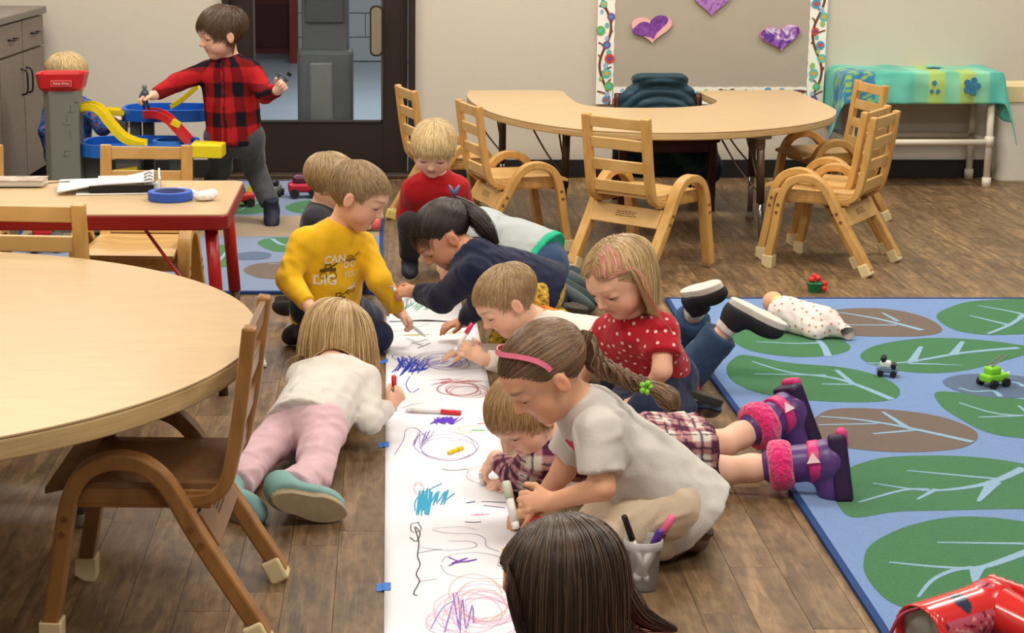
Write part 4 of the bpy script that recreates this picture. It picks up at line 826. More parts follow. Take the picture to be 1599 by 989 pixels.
# joints of the people, metres (x right, y away, z up); pairs are the two sides
JOINTS = {
    'plaid_boy': {'head': (-0.703, 8.088, 0.833), 'neck': (-0.676, 8.155, 0.705), 'sh': [(-0.775, 8.162, 0.661), (-0.577, 8.089, 0.673)], 'el': [(-0.892, 8.076, 0.623), (-0.516, 7.987, 0.584)], 'wr': [(-0.979, 7.992, 0.578), (-0.456, 7.876, 0.612)], 'hip': [(-0.721, 8.16, 0.381), (-0.598, 8.131, 0.385)], 'kn': [(-0.734, 8.31, 0.23), (-0.584, 8.28, 0.229)], 'an': [(-0.811, 8.412, 0.079), (-0.507, 8.177, 0.077)], 'toe': [(-0.879, 8.46, 0.036), (-0.503, 8.093, 0.033)]},
    'garage_boy': {'head': (-1.442, 8.645, 0.599), 'neck': (-1.441, 8.582, 0.508), 'sh': [(-1.514, 8.634, 0.451), (-1.349, 8.569, 0.458)], 'el': [(-1.531, 8.544, 0.361), (-1.273, 8.504, 0.38)], 'wr': [(-1.524, 8.577, 0.256), (-1.217, 8.597, 0.403)], 'hip': [(-1.494, 8.607, 0.251), (-1.394, 8.591, 0.254)], 'kn': [(-1.439, 8.44, 0.212), (-1.384, 8.755, 0.178)], 'an': [(-1.472, 8.517, 0.062), (-1.399, 8.654, 0.04)], 'toe': [(-1.447, 8.444, 0.039), (-1.355, 8.588, 0.021)]},
    'hidden_boy': {'head': (-0.196, 6.48, 0.444), 'neck': (-0.227, 6.548, 0.342), 'sh': [(-0.251, 6.4, 0.329), (-0.196, 6.594, 0.301)], 'el': [(-0.237, 6.469, 0.2), (-0.142, 6.661, 0.187)], 'wr': [(-0.151, 6.542, 0.141), (-0.094, 6.585, 0.103)], 'hip': [(-0.287, 6.501, 0.127), (-0.243, 6.613, 0.116)], 'kn': [(-0.153, 6.621, 0.041), (-0.11, 6.749, 0.042)], 'an': [(-0.283, 6.483, 0.051), (-0.243, 6.616, 0.055)], 'toe': [(-0.32, 6.564, 0.034), (-0.291, 6.691, 0.04)]},
    'yellow_boy': {'head': (-0.095, 5.867, 0.494), 'neck': (-0.16, 5.919, 0.371), 'sh': [(-0.264, 5.81, 0.358), (-0.085, 5.946, 0.321)], 'el': [(-0.31, 5.771, 0.25), (-0.032, 5.836, 0.232)], 'wr': [(-0.244, 5.684, 0.184), (0.028, 5.897, 0.122)], 'hip': [(-0.241, 5.882, 0.141), (-0.163, 5.975, 0.133)], 'kn': [(-0.04, 5.842, 0.052), (-0.069, 6.137, 0.039)], 'an': [(-0.26, 5.854, 0.061), (-0.291, 6.17, 0.053)], 'toe': [(-0.311, 5.935, 0.034), (-0.358, 6.245, 0.069)]},
    'red_toddler': {'head': (0.161, 6.986, 0.49), 'neck': (0.171, 7.058, 0.378), 'sh': [(0.085, 7.04, 0.331), (0.256, 7.052, 0.334)], 'el': [(0.062, 7.12, 0.221), (0.289, 7.14, 0.233)], 'wr': [(0.083, 7.193, 0.13), (0.278, 7.221, 0.145)], 'hip': [(0.131, 7.148, 0.146), (0.223, 7.169, 0.142)], 'kn': [(0.075, 6.971, 0.213), (0.245, 6.983, 0.206)], 'an': [(0.077, 7.079, 0.063), (0.222, 7.1, 0.064)], 'toe': [(0.076, 6.995, 0.04), (0.224, 7.016, 0.041)]},
    'navy_girl': {'head': (0.163, 5.75, 0.389), 'neck': (0.25, 5.666, 0.346), 'sh': [(0.248, 5.602, 0.3), (0.281, 5.829, 0.301)], 'el': [(0.159, 5.707, 0.203), (0.29, 5.898, 0.154)], 'wr': [(0.083, 5.829, 0.197), (0.238, 5.995, 0.066)], 'hip': [(0.425, 5.666, 0.208), (0.462, 5.803, 0.223)], 'kn': [(0.361, 5.784, 0.047), (0.415, 5.955, 0.059)], 'an': [(0.513, 5.905, 0.039), (0.567, 6.103, 0.046)], 'toe': [(0.564, 5.973, 0.017), (0.617, 6.188, 0.027)]},
    'grey_boy': {'head': (0.229, 6.499, 0.239), 'neck': (0.289, 6.373, 0.29), 'sh': [(0.315, 6.298, 0.282), (0.326, 6.513, 0.288)], 'el': [(0.276, 6.39, 0.16), (0.273, 6.596, 0.165)], 'wr': [(0.214, 6.504, 0.119), (0.209, 6.702, 0.11)], 'hip': [(0.512, 6.232, 0.195), (0.497, 6.366, 0.2)], 'kn': [(0.482, 6.368, 0.053), (0.46, 6.527, 0.06)], 'an': [(0.599, 6.51, 0.037), (0.641, 6.611, 0.061)], 'toe': [(0.662, 6.42, 0.015), (0.721, 6.57, 0.028)]},
    'sweater_boy': {'head': (0.339, 5.44, 0.253), 'neck': (0.445, 5.497, 0.173), 'sh': [(0.429, 5.353, 0.147), (0.484, 5.565, 0.136)], 'el': [(0.383, 5.46, 0.053), (0.4, 5.637, 0.032)], 'wr': [(0.267, 5.41, 0.088), (0.241, 5.656, 0.051)], 'hip': [(0.665, 5.428, 0.068), (0.693, 5.555, 0.08)], 'kn': [(0.878, 5.41, 0.054), (0.891, 5.651, 0.069)], 'an': [(0.987, 5.371, 0.215), (0.905, 5.529, 0.222)], 'toe': [(1.079, 5.344, 0.172), (0.952, 5.453, 0.25)]},
    'dots_girl': {'head': (0.589, 4.809, 0.451), 'neck': (0.639, 4.87, 0.334), 'sh': [(0.58, 4.953, 0.27), (0.699, 4.797, 0.31)], 'el': [(0.56, 5.072, 0.186), (0.693, 4.734, 0.224)], 'wr': [(0.532, 5.154, 0.093), (0.662, 4.822, 0.127)], 'hip': [(0.687, 5.035, 0.095), (0.755, 4.968, 0.141)], 'kn': [(0.588, 4.836, 0.075), (0.664, 4.784, 0.106)], 'an': [(0.757, 4.896, 0.044), (0.795, 4.932, 0.066)], 'toe': [(0.823, 4.937, 0.018), (0.858, 4.996, 0.034)]},
    'braid_girl': {'head': (0.326, 3.924, 0.423), 'neck': (0.414, 3.998, 0.325), 'sh': [(0.433, 3.834, 0.317), (0.435, 4.061, 0.305)], 'el': [(0.439, 3.793, 0.211), (0.387, 4.092, 0.156)], 'wr': [(0.344, 3.885, 0.151), (0.331, 4.159, 0.049)], 'hip': [(0.596, 3.897, 0.135), (0.629, 4.029, 0.13)], 'kn': [(0.431, 3.816, 0.086), (0.454, 3.959, 0.08)], 'an': [(0.602, 3.917, 0.051), (0.635, 4.033, 0.049)], 'toe': [(0.652, 3.988, 0.02), (0.679, 4.109, 0.02)]},
    'boots_toddler': {'head': (0.311, 4.29, 0.232), 'neck': (0.376, 4.34, 0.147), 'sh': [(0.353, 4.265, 0.132), (0.408, 4.459, 0.112)], 'el': [(0.301, 4.37, 0.059), (0.345, 4.344, 0.052)], 'wr': [(0.258, 4.48, 0.067), (0.297, 4.443, 0.02)], 'hip': [(0.64, 4.327, 0.113), (0.672, 4.445, 0.119)], 'kn': [(0.802, 4.418, 0.054), (0.824, 4.57, 0.076)], 'an': [(1.008, 4.381, 0.088), (0.978, 4.665, 0.122)], 'toe': [(1.123, 4.35, 0.061), (1.053, 4.647, 0.06)]},
    'pink_girl': {'head': (-0.137, 5.016, 0.242), 'neck': (-0.144, 4.876, 0.182), 'sh': [(-0.235, 4.949, 0.149), (-0.06, 4.87, 0.162)], 'el': [(-0.224, 5.07, 0.06), (-0.053, 4.746, 0.086)], 'wr': [(-0.139, 5.166, 0.034), (-0.003, 4.87, 0.09)], 'hip': [(-0.248, 4.695, 0.09), (-0.169, 4.62, 0.105)], 'kn': [(-0.328, 4.496, 0.062), (-0.181, 4.409, 0.047)], 'an': [(-0.369, 4.299, 0.041), (-0.232, 4.214, 0.068)], 'toe': [(-0.318, 4.219, 0.032), (-0.151, 4.243, 0.037)]},
    'front_child': {'head': (0.257, 2.704, 0.413), 'neck': (0.319, 2.745, 0.293), 'sh': [(0.228, 2.636, 0.267), (0.423, 2.749, 0.249)], 'el': [(0.19, 2.768, 0.167), (0.444, 2.617, 0.175)], 'wr': [(0.179, 2.914, 0.145), (0.392, 2.696, 0.074)], 'hip': [(0.329, 2.445, 0.189), (0.437, 2.511, 0.186)], 'kn': [(0.249, 2.615, 0.063), (0.376, 2.639, 0.04)], 'an': [(0.409, 2.479, 0.065), (0.501, 2.491, 0.088)], 'toe': [(0.474, 2.536, 0.023), (0.553, 2.563, 0.039)]},
}
# ================================================================== THE CHILDREN
def cmat(name, rgb, **k):
    k.setdefault('rough', .85); k.setdefault('spec', .15); k.setdefault('bump', .25); k.setdefault('bscale', 160); k.setdefault('sheen', .15); return wrinkle(mat(name, rgb, **k))
m_denim = cmat('navy_denim', (38, 48, 76), var=.25, vscale=30); m_denim2 = cmat('blue_denim', (52, 76, 108), var=.3, vscale=26)
m_plaid = wrinkle(mat('plaid_cloth', (150, 30, 30), .85, .15, attr='Col', bump=.2, bscale=160))
m_print = wrinkle(mat('printed_cloth', (255, 255, 255), .85, .15, attr='Col', bump=.15, bscale=200))
m_shoe_dark = mat('dark_shoe', (44, 44, 50), .6, .3); m_sole_w = mat('white_sole', (214, 210, 198), .6); m_sole_d = mat('dark_sole', (64, 58, 52), .7)
def up_frame(C, a, b): return frame(nrm(np.array(b) - np.array(a)), (0, 0, 1))
def make(key, **k):
    s = dict(JOINTS[key]); s.update(k); return person(s)
def torso_uv(P, j):
    sc_ = (j['sh'][0] + j['sh'][1]) / 2; hc = (j['hip'][0] + j['hip'][1]) / 2; ax = nrm(sc_ - hc); sd = j['sh'][1] - j['sh'][0]; sd = nrm(sd - ax * sd.dot(ax)); nn = np.cross(ax, sd); v = P - hc; return v @ ax, v @ sd, v @ nn
def plaid(P, j, A, B, D, s=.055, line=None):
    v, u, w = torso_uv(P, j); ang = np.arctan2(u, w) * .09 / s * 1.0; q = v / s
    a = (np.floor(ang * 1.6) % 2).astype(bool); b = (np.floor(q) % 2).astype(bool); col = np.where((a & b)[:, None], L3(A), np.where((a | b)[:, None], L3(B), L3(D)))
    if line is not None:
        m_ = (np.abs((ang * 1.6) % 1 - .5) < .06) | (np.abs(q % 1 - .5) < .06); col = np.where(m_[:, None], L3(line), col)
    return col
# project flat print onto a garment
def decal(name, polys, garment, origin, dirv, upv, m, parent=None, off=.0015):
    dirv = nrm(dirv); R_ = frame(dirv, upv); dg = bpy.context.evaluated_depsgraph_get(); me = garment.data; vs = [Vector(v.co) for v in me.vertices]; loc = parent_loc(garment)
    bv = BVHTree.FromPolygons(vs, [tuple(p.vertices) for p in me.polygons]); mb = MB(); o0 = Vector(np.array(origin) - loc)
    rx = Vector(R_[:, 0]); uz = Vector(R_[:, 2]); dv = Vector(dirv)
    for (vv, ff, colr) in polys:
        out = []; ok = True
        for x, y in vv:
            p = o0 + rx * x + uz * y; h, n_, i_, d_ = bv.ray_cast(p - dv * .2, dv, .5)
            if h is None: ok = False; h = p
            out.append(h - dv * off)
        if ok: mb.col = colr; mb.add(out, ff)
    o = mb.build(name, m, parent or garment, colattr=True); o['kind'] = 'stuff'; return o
def gridpoly(fn, w, h, res, colr):       # small quads where fn(x, y) is true, so the print can bend with the cloth
    nx, ny = int(w / res), int(h / res); idx = {}; vv = []; ff = []
    def vid(i, j_):
        if (i, j_) not in idx: idx[(i, j_)] = len(vv); vv.append((-w / 2 + i * res, -h / 2 + j_ * res))
        return idx[(i, j_)]
    for i in range(nx):
        for j_ in range(ny):
            if fn(-w / 2 + (i + .5) * res, -h / 2 + (j_ + .5) * res): ff.append((vid(i, j_), vid(i + 1, j_), vid(i + 1, j_ + 1), vid(i, j_ + 1)))
    return vv, ff, colr
GL = {'C': ['0111', '1100', '1100', '1100', '0111'], 'A': ['0110', '1001', '1111', '1001', '1001'], 'N': ['1001', '1101', '1111', '1011', '1001'], 'D': ['1110', '1001', '1001', '1001', '1110'], 'I': ['11', '11', '11', '11', '11'],
      'G': ['0111', '1000', '1011', '1001', '0111'], 'Y': ['1001', '1001', '0110', '0110', '0110'], 'O': ['0110', '1001', '1001', '1001', '0110'], 'U': ['1001', '1001', '1001', '1001', '0110'], 'L': ['1100', '1100', '1100', '1100', '1111']}
def word(txt, x0, y0, hgt, colr, res=.0016):
    x = x0; cs = hgt / 5; spans = []
    for ch in txt:
        g = GL[ch]; spans.append((x, g)); x += (len(g[0]) + .6) * cs * .9
    def fn(px, py):
        for sx, g in spans:
            c = int((px - sx) / (cs * .9)) if px >= sx else -1; r_ = int((y0 - py) / cs) if y0 >= py else -1
            if 0 <= c < len(g[0]) and 0 <= r_ < 5 and g[r_][c] == '1': return True
        return False
    return gridpoly(fn, .26, .30, res, colr)
# ---------------- toddler in red plaid (standing)
r, j, C, R, hh, b, lh = make('plaid_boy', b=.94, hh=.220, fwd=(-.86, -.42, -.22), up=(-.1, -.1, 1), hands=[((-.9, -.3, -.1), (0, .1, 1), -1, [40, 50, 35]), ((.5, -.6, .5), (.6, .6, .4), 1, [45, 60, 40])], skin=(234, 188, 162), hair=(88, 64, 46), label='toddler in a red and black plaid shirt and grey jeans standing beside the toy garage')
shirt(r, j, b, lh, m_plaid, 'plaid_shirt', sleeve=.96, off=.013, hem=.02, flare=.012, neck=.045, col=lambda P: plaid(P, j, (26, 24, 34), (120, 24, 28), (176, 34, 38), .062))
pants(r, j, b, lh, cmat('grey_denim', (78, 80, 84), var=.2, vscale=30), 'jeans', .95, .010)
for i in (0, 1): shoe(r, j['an'][i], j['toe'][i] + [0, 0, -.0], (0, 0, 1), mat('navy_boot', (34, 36, 56), .6), m_sole_d, 1.0, ln=.14, high=.02)
col_ = MB()
for k in range(5):
    sc_ = (j['sh'][0] + j['sh'][1]) / 2; hc = (j['hip'][0] + j['hip'][1]) / 2; p = sc_ + (hc - sc_) * (.1 + .2 * k) - root_np(r); sd = nrm(j['sh'][1] - j['sh'][0]); nn = np.cross(sd, nrm(sc_ - hc)); p = p - nrm(nn) * -.0 + (nrm(nn) if nrm(nn)[1] < 0 else -nrm(nn)) * .088
    col_ = MB(); col_.ell(p, (.005, .005, .005), nu=8, nv=6); col_.build('button', mat('black_button', (30, 28, 28), .4), r, smooth=True)
groomed(r, C, R, hh, 3000, .085, stick=.5, frizz=.06, width=.0017, colors=((88, 64, 46), (104, 78, 56), (74, 54, 38)), crown=(0, -.28, .48), lift=.07, grav=.10, seed=1, flow=lambda q: np.stack([.7 * (q[:, 1] > 0), .3 + 0 * q[:, 0], 0 * q[:, 0]], 1), line=-.02, lenf=lambda q: np.where(q[:, 1] > .12, .62, 1.))
# ---------------- blond toddler behind the garage
r, j, C, R, hh, b, lh = make('garage_boy', b=.85, hh=.205, fwd=(.55, .75, -.25), up=(0, 0, 1), hands=[None, ((.8, .5, -.1), (0, 0, 1), -1, [40, 40, 20])], skin=(236, 190, 164), hair=(206, 176, 124), lash=False, q=1.3, hf=.004, label='blond toddler in a blue patterned shirt mostly hidden behind the grey toy garage tower')
def spots(P):
    c = np.tile(L3((38, 92, 160)), (len(P), 1)); n = np.sin(P[:, 0] * 140 + 3 * np.sin(P[:, 2] * 90)) * np.sin(P[:, 2] * 150 + 2 * np.sin(P[:, 1] * 80)); c[n > .45] = L3((30, 40, 80)); c[n < -.55] = L3((150, 60, 60)); return c
shirt(r, j, b, lh, m_print, 'patterned_shirt', sleeve=.92, off=.012, hem=.03, col=spots, h=.008); pants(r, j, b, lh, m_denim, 'trousers', .95, h=.008)
for i in (0, 1): shoe(r, j['an'][i], j['toe'][i], (0, 0, 1), m_shoe_dark, m_sole_d, .85)
groomed(r, C, R, hh, 2200, .08, stick=.5, frizz=.06, width=.002, colors=((214, 186, 134), (196, 166, 114), (226, 202, 156)), lift=.07, grav=.1, seed=2, line=-.04)
# ---------------- head behind the yellow shirt
r, j, C, R, hh, b, lh = make('hidden_boy', b=.9, hh=.20, fwd=(.8, .35, -.3), up=(.1, .1, 1), hands=[None, ((.8, -.4, -.3), (.1, .2, 1), -1, [30, 40, 20])], skin=(230, 182, 154), hair=(168, 138, 100), lash=False, q=1.3, hf=.004, label='short-haired child kneeling right behind the child in mustard yellow, mostly head showing')
shirt(r, j, b, lh, cmat('charcoal_jersey', (52, 52, 58)), 'dark_shirt', sleeve=.95, off=.01, hem=.03, h=.008); pants(r, j, b, lh, m_denim, 'trousers', .95, h=.008)
for i in (0, 1): shoe(r, j['an'][i], j['toe'][i], (0, 0, 1), m_shoe_dark, m_sole_d, .9)
groomed(r, C, R, hh, 2600, .05, stick=.85, frizz=.06, K=6, colors=((176, 148, 108), (156, 128, 90), (190, 162, 120)), lift=.045, grav=.05, seed=3, width=.0017)
# ---------------- boy in yellow
r, j, C, R, hh, b, lh = make('yellow_boy', b=.95, hh=.208, fwd=(.86, -.26, -.40), up=(.30, 0, 1), hands=[((.35, -.6, -.55), (-.5, -.2, .6), -1, [30, 35, 20]), ((.72, -.2, -.62), (.5, .1, .9), 1, [40, 50, 35])], skin=(234, 186, 158), hair=(152, 122, 86), brow=(140, 106, 76), label='child in a mustard yellow printed shirt and navy jeans kneeling left of the paper')
ys = shirt(r, j, b, lh, cmat('mustard_jersey', (240, 188, 34), var=.08, vscale=20), 'printed_shirt', sleeve=.97, off=.013, hem=.05, flare=.012, folds=(0.0041, 62, 7), neck=.044)
pants(r, j, b, lh, m_denim, 'jeans', .97, .010)
for i in (0, 1): shoe(r, j['an'][i], j['toe'][i] + np.array([-.02, 0, -.03]), (-.5, 0, -.8), m_shoe_dark, m_sole_w if i == 0 else m_sole_d, 1.0)
sc_ = (j['sh'][0] + j['sh'][1]) / 2; hc = (j['hip'][0] + j['hip'][1]) / 2; sd = nrm(j['sh'][1] - j['sh'][0]); ax = nrm(sc_ - hc); nn = np.cross(sd, ax); nn = -nn if nn[1] > 0 else nn; mid = sc_ * .72 + hc * .28 + np.array([-.012, 0, 0])
def textpoly(txt, x0, y0, hgt, colr):
    tc = bpy.data.curves.new('t', 'FONT'); tc.body = txt; tc.size = hgt * 1.38; tc.offset = hgt * .045; to = bpy.data.objects.new('t', tc); COL.objects.link(to); dg = bpy.context.evaluated_depsgraph_get(); me = bpy.data.meshes.new_from_object(to.evaluated_get(dg))
    vv = [(v.co.x + x0, v.co.y + y0 - hgt) for v in me.vertices]; ff = [tuple(p.vertices) for p in me.polygons]; bpy.data.objects.remove(to); bpy.data.meshes.remove(me); return vv, ff, colr
WH, OL, OD = (238, 228, 196), (150, 112, 30), (96, 74, 30)
pol = [textpoly('CAN', -.062, .058, .026, WH), textpoly('YOU', .008, .000, .018, (224, 204, 150)), textpoly('DIG', -.090, -.004, .030, WH)]
def machine(cx_, cy_, s_, colr, col2):
    def wheel(x, y): return any(.0085 * s_ < math.hypot(x - cx_ - d, y - cy_ + .012 * s_) < .0135 * s_ for d in (-.016 * s_, .018 * s_))
    def bodyf(x, y): x -= cx_; y -= cy_; return (abs(x) < .03 * s_ and 0 < y < .012 * s_) or (-.012 * s_ < x < .012 * s_ and .012 * s_ < y < .028 * s_ and not (abs(x) < .008 * s_ and .015 * s_ < y < .024 * s_)) or (abs(y - .02 * s_ - (x - .02 * s_) * .6) < .003 * s_ and .01 * s_ < x < .045 * s_)
    return [gridpoly(bodyf, .26, .30, .0018, colr), gridpoly(wheel, .26, .30, .0018, col2)]
pol += machine(.030, .030, .75, OL, WH) + machine(-.045, .004, .9, OD, OL) + machine(-.01, -.085, .8, OD, WH) + machine(.035, -.055, .6, WH, OL)
decal('shirt_print', pol, ys, mid + nn * .0, -nn, ax, mat('shirt_ink', (255, 255, 255), .8, attr='Col'))
groomed(r, C, R, hh, 4200, .042, stick=.88, frizz=.06, K=6, colors=((160, 130, 92), (140, 112, 78), (176, 146, 104)), lift=.05, grav=.04, seed=4, width=.0014, line=.0, lenf=lambda q: np.where(q[:, 1] > .12, .6, 1.))
# ---------------- red toddler
r, j, C, R, hh, b, lh = make('red_toddler', b=.88, hh=.198, fwd=(-.10, -.86, -.50), up=(0, -.45, 1), hands=[((.25, -.5, -.8), (-.3, -.8, .4), -1, [30, 35, 20]), ((-.1, -.5, -.8), (.2, -.8, .4), 1, [30, 35, 20])], skin=(238, 194, 170), hair=(212, 184, 128), brow=(196, 160, 110), label='pale blond toddler in a red long-sleeved top squatting before the chairs')
shirt(r, j, b, lh, cmat('red_jersey', (176, 28, 32), var=.15, vscale=60), 'red_shirt', sleeve=.97, off=.013, hem=.03, flare=.01, folds=(0.0029, 70, 3), neck=.046); pants(r, j, b, lh, cmat('black_leggings', (44, 38, 42)), 'leggings', .95, .008)
for i in (0, 1): shoe(r, j['an'][i], j['toe'][i], (0, 0, 1), mat('navy_shoe', (36, 38, 50), .6), m_sole_w, .9)
groomed(r, C, R, hh, 4200, .095, stick=.6, frizz=.05, colors=((226, 200, 146), (210, 180, 122), (236, 214, 168), (196, 160, 104)), crown=(0, -.25, .50), lift=.09, grav=.06, seed=5, line=-.02, width=.0015, lenf=lambda q: np.where(q[:, 1] > .10, .52, 1.))
# ---------------- girl in navy
r, j, C, R, hh, b, lh = make('navy_girl', b=.97, hh=.205, fwd=(-.70, -.22, -.70), up=(-.72, -.10, .70), hands=[((-1, .1, .0), (-.1, -.5, .8), 1, [45, 55, 35]), ((-.9, -.3, -.15), (-.1, -.1, 1), -1, [18, 20, 12])], skin=(206, 150, 120), hair=(34, 26, 23), brow=(40, 30, 26), label='girl with a dark ponytail and navy sweater leaning over the paper')
shirt(r, j, b, lh, cmat('navy_knit', (28, 32, 58), bump=.5, bscale=220), 'navy_sweater', sleeve=.93, off=.018, hem=.05, flare=.02, folds=(0.0043, 55, 8), neck=.045)
def flower_p(P):
    c = np.tile(L3((196, 160, 52)), (len(P), 1)); n = np.sin(P[:, 0] * 170 + 2 * np.sin(P[:, 2] * 120)) * np.sin(P[:, 2] * 190 + P[:, 1] * 90); c[n > .55] = L3((90, 82, 60)); c[n < -.7] = L3((226, 206, 120)); return c
pants(r, j, b, lh, m_print, 'yellow_leggings', .97, .012, col=flower_p)
for i in (0, 1): shoe(r, j['an'][i], j['toe'][i], (0, 0, 1) if 0 else (-.4, 0, -.9), m_shoe_dark, m_sole_d, 1.0)
DK = ((34, 26, 23), (46, 34, 30), (26, 20, 18), (60, 46, 40))
pulled(r, C, R, hh, (.12, -.46, .22), 3000, width=.0019, colors=DK, seed=6, line=-.02, lift=.06)
groomed(r, C, R, hh, 900, .055, colors=DK, seed=16, mask=lambda q: (q[:, 1] > .16), lift=.05, grav=.12, stick=.7, frizz=.05, width=.0016, name='fringe')
an_ = C + R @ (np.array([.12, -.50, .22]) * hh); yy = an_[1] - .03; tail(r, [an_, V(734, 330, yy), V(748, 344, yy - .03), V(762, 362, yy - .05), V(776, 382, yy - .06)], [.016, .026, .030, .026, .008], 420, DK)
bw_ = MB(); a0 = an_ - root_np(r) + [0, -.01, .02]
for s in (-1, 1): bw_.ell(a0 + np.array([s * .007, 0, .012]), (.006, .012, .02), Matrix.Rotation(s * .5, 3, 'Y'), 10, 8)
bw_.ell(a0, (.006, .007, .006), nu=8, nv=6); bw_.build('hair_bow', mat('blue_bow', (86, 120, 160), .5), r, smooth=True)
# ---------------- child in grey shirt
r, j, C, R, hh, b, lh = make('grey_boy', b=1.0, hh=.20, fwd=(-.8, .3, -.5), up=(-.5, 0, .8), skin=(226, 176, 146), hair=(120, 90, 60), lash=False, fine=False, label='child in a light grey shirt with a green hem, face hidden behind the dark ponytail')
gs = shirt(r, j, b, lh, m_print, 'grey_shirt', sleeve=.4, off=.02, hem=.02, flare=.02, folds=(0.0032, 50, 11), col=lambda P: np.where((torso_uv(P, j)[0] < .006)[:, None], L3((44, 170, 130)), L3((172, 178, 178))))
pants(r, j, b, lh, m_denim2, 'jeans', .95, .012, top=.012, col=None)
bb_ = MB(); hc = (j['hip'][0] + j['hip'][1]) / 2; sc_ = (j['sh'][0] + j['sh'][1]) / 2; ax = nrm(sc_ - hc)
for i in (0, 1): shoe(r, j['an'][i], j['toe'][i] + [.0, -.02, 0], (-.75, .1, -.65), mat('grey_shoe', (84, 92, 92), .6), mat('teal_sole', (60, 76, 78), .6), 1.15, ln=.165)
for sh_ in [c for c in r.children if c.name.startswith('shoe')]:      # green tread pattern on the sole
    so = sh_.children[0]; vs = np.array([v.co for v in so.data.vertices]); n = 28; ring = vs[:n]; c0 = ring.mean(0); t = MB()
    t.col = (50, 150, 126); P_ = [c0 + (p - c0) * .82 for p in ring]; dn = nrm(vs[:n].mean(0) - vs[3 * n:].mean(0)) * .0012
    inner = [c0 + (p - c0) * .66 for p in ring]; t.add([p + dn for p in P_] + [p + dn for p in inner], [(k, (k + 1) % n, (k + 1) % n + n, k + n) for k in range(n) if k % 4 != 3]); o = t.build('tread_line', mat('tread_green', (50, 150, 126), .6), sh_)
groomed(r, C, R, hh, 900, .06, colors=((120, 90, 60),), seed=7)
# ---------------- boy in white sweater
r, j, C, R, hh, b, lh = make('sweater_boy', b=.92, hh=.205, fwd=(-.80, -.22, -.56), up=(-.35, 0, .94), hands=[((-.8, .1, .45), (.1, -.9, .2), 1, [18, 22, 10]), ((-1, -.05, -.1), (0, -.1, 1), -1, [14, 16, 10])], skin=(236, 190, 162), hair=(160, 130, 90), brow=(150, 118, 84), label='child in a white sweater and jeans lying on the front with both feet kicked up')
sw = shirt(r, j, b, lh, m_print, 'white_sweater', sleeve=.93, off=.014, hem=.03, flare=.01, folds=(0.0029, 60, 13), neck=.044, col=lambda P: np.where((np.linalg.norm(P - j['neck'], axis=1) < .066)[:, None], L3((236, 130, 50)), L3((222, 214, 202))))
pants(r, j, b, lh, m_denim2, 'jeans', .86, .014, folds=(0.0043, 55, 9), cuff=.012)
for i in (0, 1):
    s_, (c, R_, hl) = shoe(r, j['an'][i], j['toe'][i], nrm(j['kn'][i] - j['an'][i]), mat('black_slip_on', (34, 34, 38), .7), m_sole_w, 1.05, ln=.16)
    k_ = j['kn'][i]; a_ = j['an'][i]; d_ = nrm(a_ - k_)
    solid('sock', a_ - .08, a_ + .08, .005, lambda f: f.cone(a_ - d_ * .045, a_ + d_ * .01, .031, .033, 0, flata=True), cmat('white_sock', (214, 208, 198)), r)
groomed(r, C, R, hh, 4200, .042, stick=.88, frizz=.06, K=6, colors=((172, 142, 100), (154, 124, 86), (188, 158, 116)), lift=.05, grav=.04, seed=8, width=.0014, lenf=lambda q: np.where(q[:, 1] > .12, .6, 1.))
# ---------------- girl in red with dots
r, j, C, R, hh, b, lh = make('dots_girl', b=.90, hh=.205, fwd=(-.66, -.50, -.50), up=(-.22, -.10, 1), hands=[((-.9, -.2, -.2), (0, 0, 1), -1, [15, 15, 10]), ((-.9, -.2, -.2), (0, 0, 1), 1, [15, 15, 10])], skin=(234, 184, 156), hair=(196, 162, 112), brow=(180, 140, 96), label='girl with shoulder-length blond hair and a red shirt with white dots kneeling')
ds_ = shirt(r, j, b, lh, cmat('red_dotted_cotton', (184, 34, 48), var=.06), 'dotted_shirt', sleeve=.32, off=.010, hem=.05, flare=.010, folds=(0.0029, 60, 17), neck=.046, cuff=.008)
def scatter_dots(g, n, r_, seed, m, minz=None):
    me = g.data; pv = np.array([p.center for p in me.polygons]); pn = np.array([p.normal for p in me.polygons]); rg = np.random.default_rng(seed); keep = []
    for i in rg.permutation(len(pv)):
        if all(np.linalg.norm(pv[i] - pv[k]) > r_ * 4.6 for k in keep): keep.append(i)
        if len(keep) >= n: break
    mb = MB()
    for i in keep:
        nn_ = pn[i]; a = nrm(np.cross(nn_, [.3, .9, .2])); b_ = np.cross(nn_, a); c = pv[i] + nn_ * .0009; m_ = 9
        mb.add([c + a * r_ * math.cos(t * 2 * math.pi / m_) + b_ * r_ * math.sin(t * 2 * math.pi / m_) for t in range(m_)], [tuple(range(m_))])
    o = mb.build('printed_dots', m, g); o['kind'] = 'stuff'
scatter_dots(ds_, 260, .0048, 2, mat('dot_ink', (232, 206, 198), .8))
pants(r, j, b, lh, m_denim, 'trousers', .95, .010)
for i in (0, 1): shoe(r, j['an'][i], j['toe'][i], (-.3, 0, -.9) if i else (0, 0, 1), mat('black_patent', (26, 26, 30), .15, .6), m_sole_d, 1.0)
BL = ((206, 174, 122), (186, 152, 102), (222, 194, 146), (166, 130, 84))
shc = [(tuple(j['sh'][i]), .07) for i in (0, 1)] + [(tuple(j['neck']), .062), (tuple((j['sh'][0] + j['sh'][1]) / 2), .085)]
groomed(r, C, R, hh, 4400, .18, K=15, streak=(lambda q: (q[:, 0] > -.16) & (q[:, 0] < .0) & (q[:, 1] > -.0), (214, 140, 124)), colors=BL, crown=(.02, .0, .52), lift=.08, grav=.42, seed=9, coll=shc, line=-.04, width=.0019, frizz=.05, back=.08, mask=lambda q: ~((q[:, 1] > .26) & (q[:, 2] < .30)), flow=lambda q: np.stack([np.sign(q[:, 0]) * 1.1, -.9 * (q[:, 1] > -.05), 0 * q[:, 0]], 1))
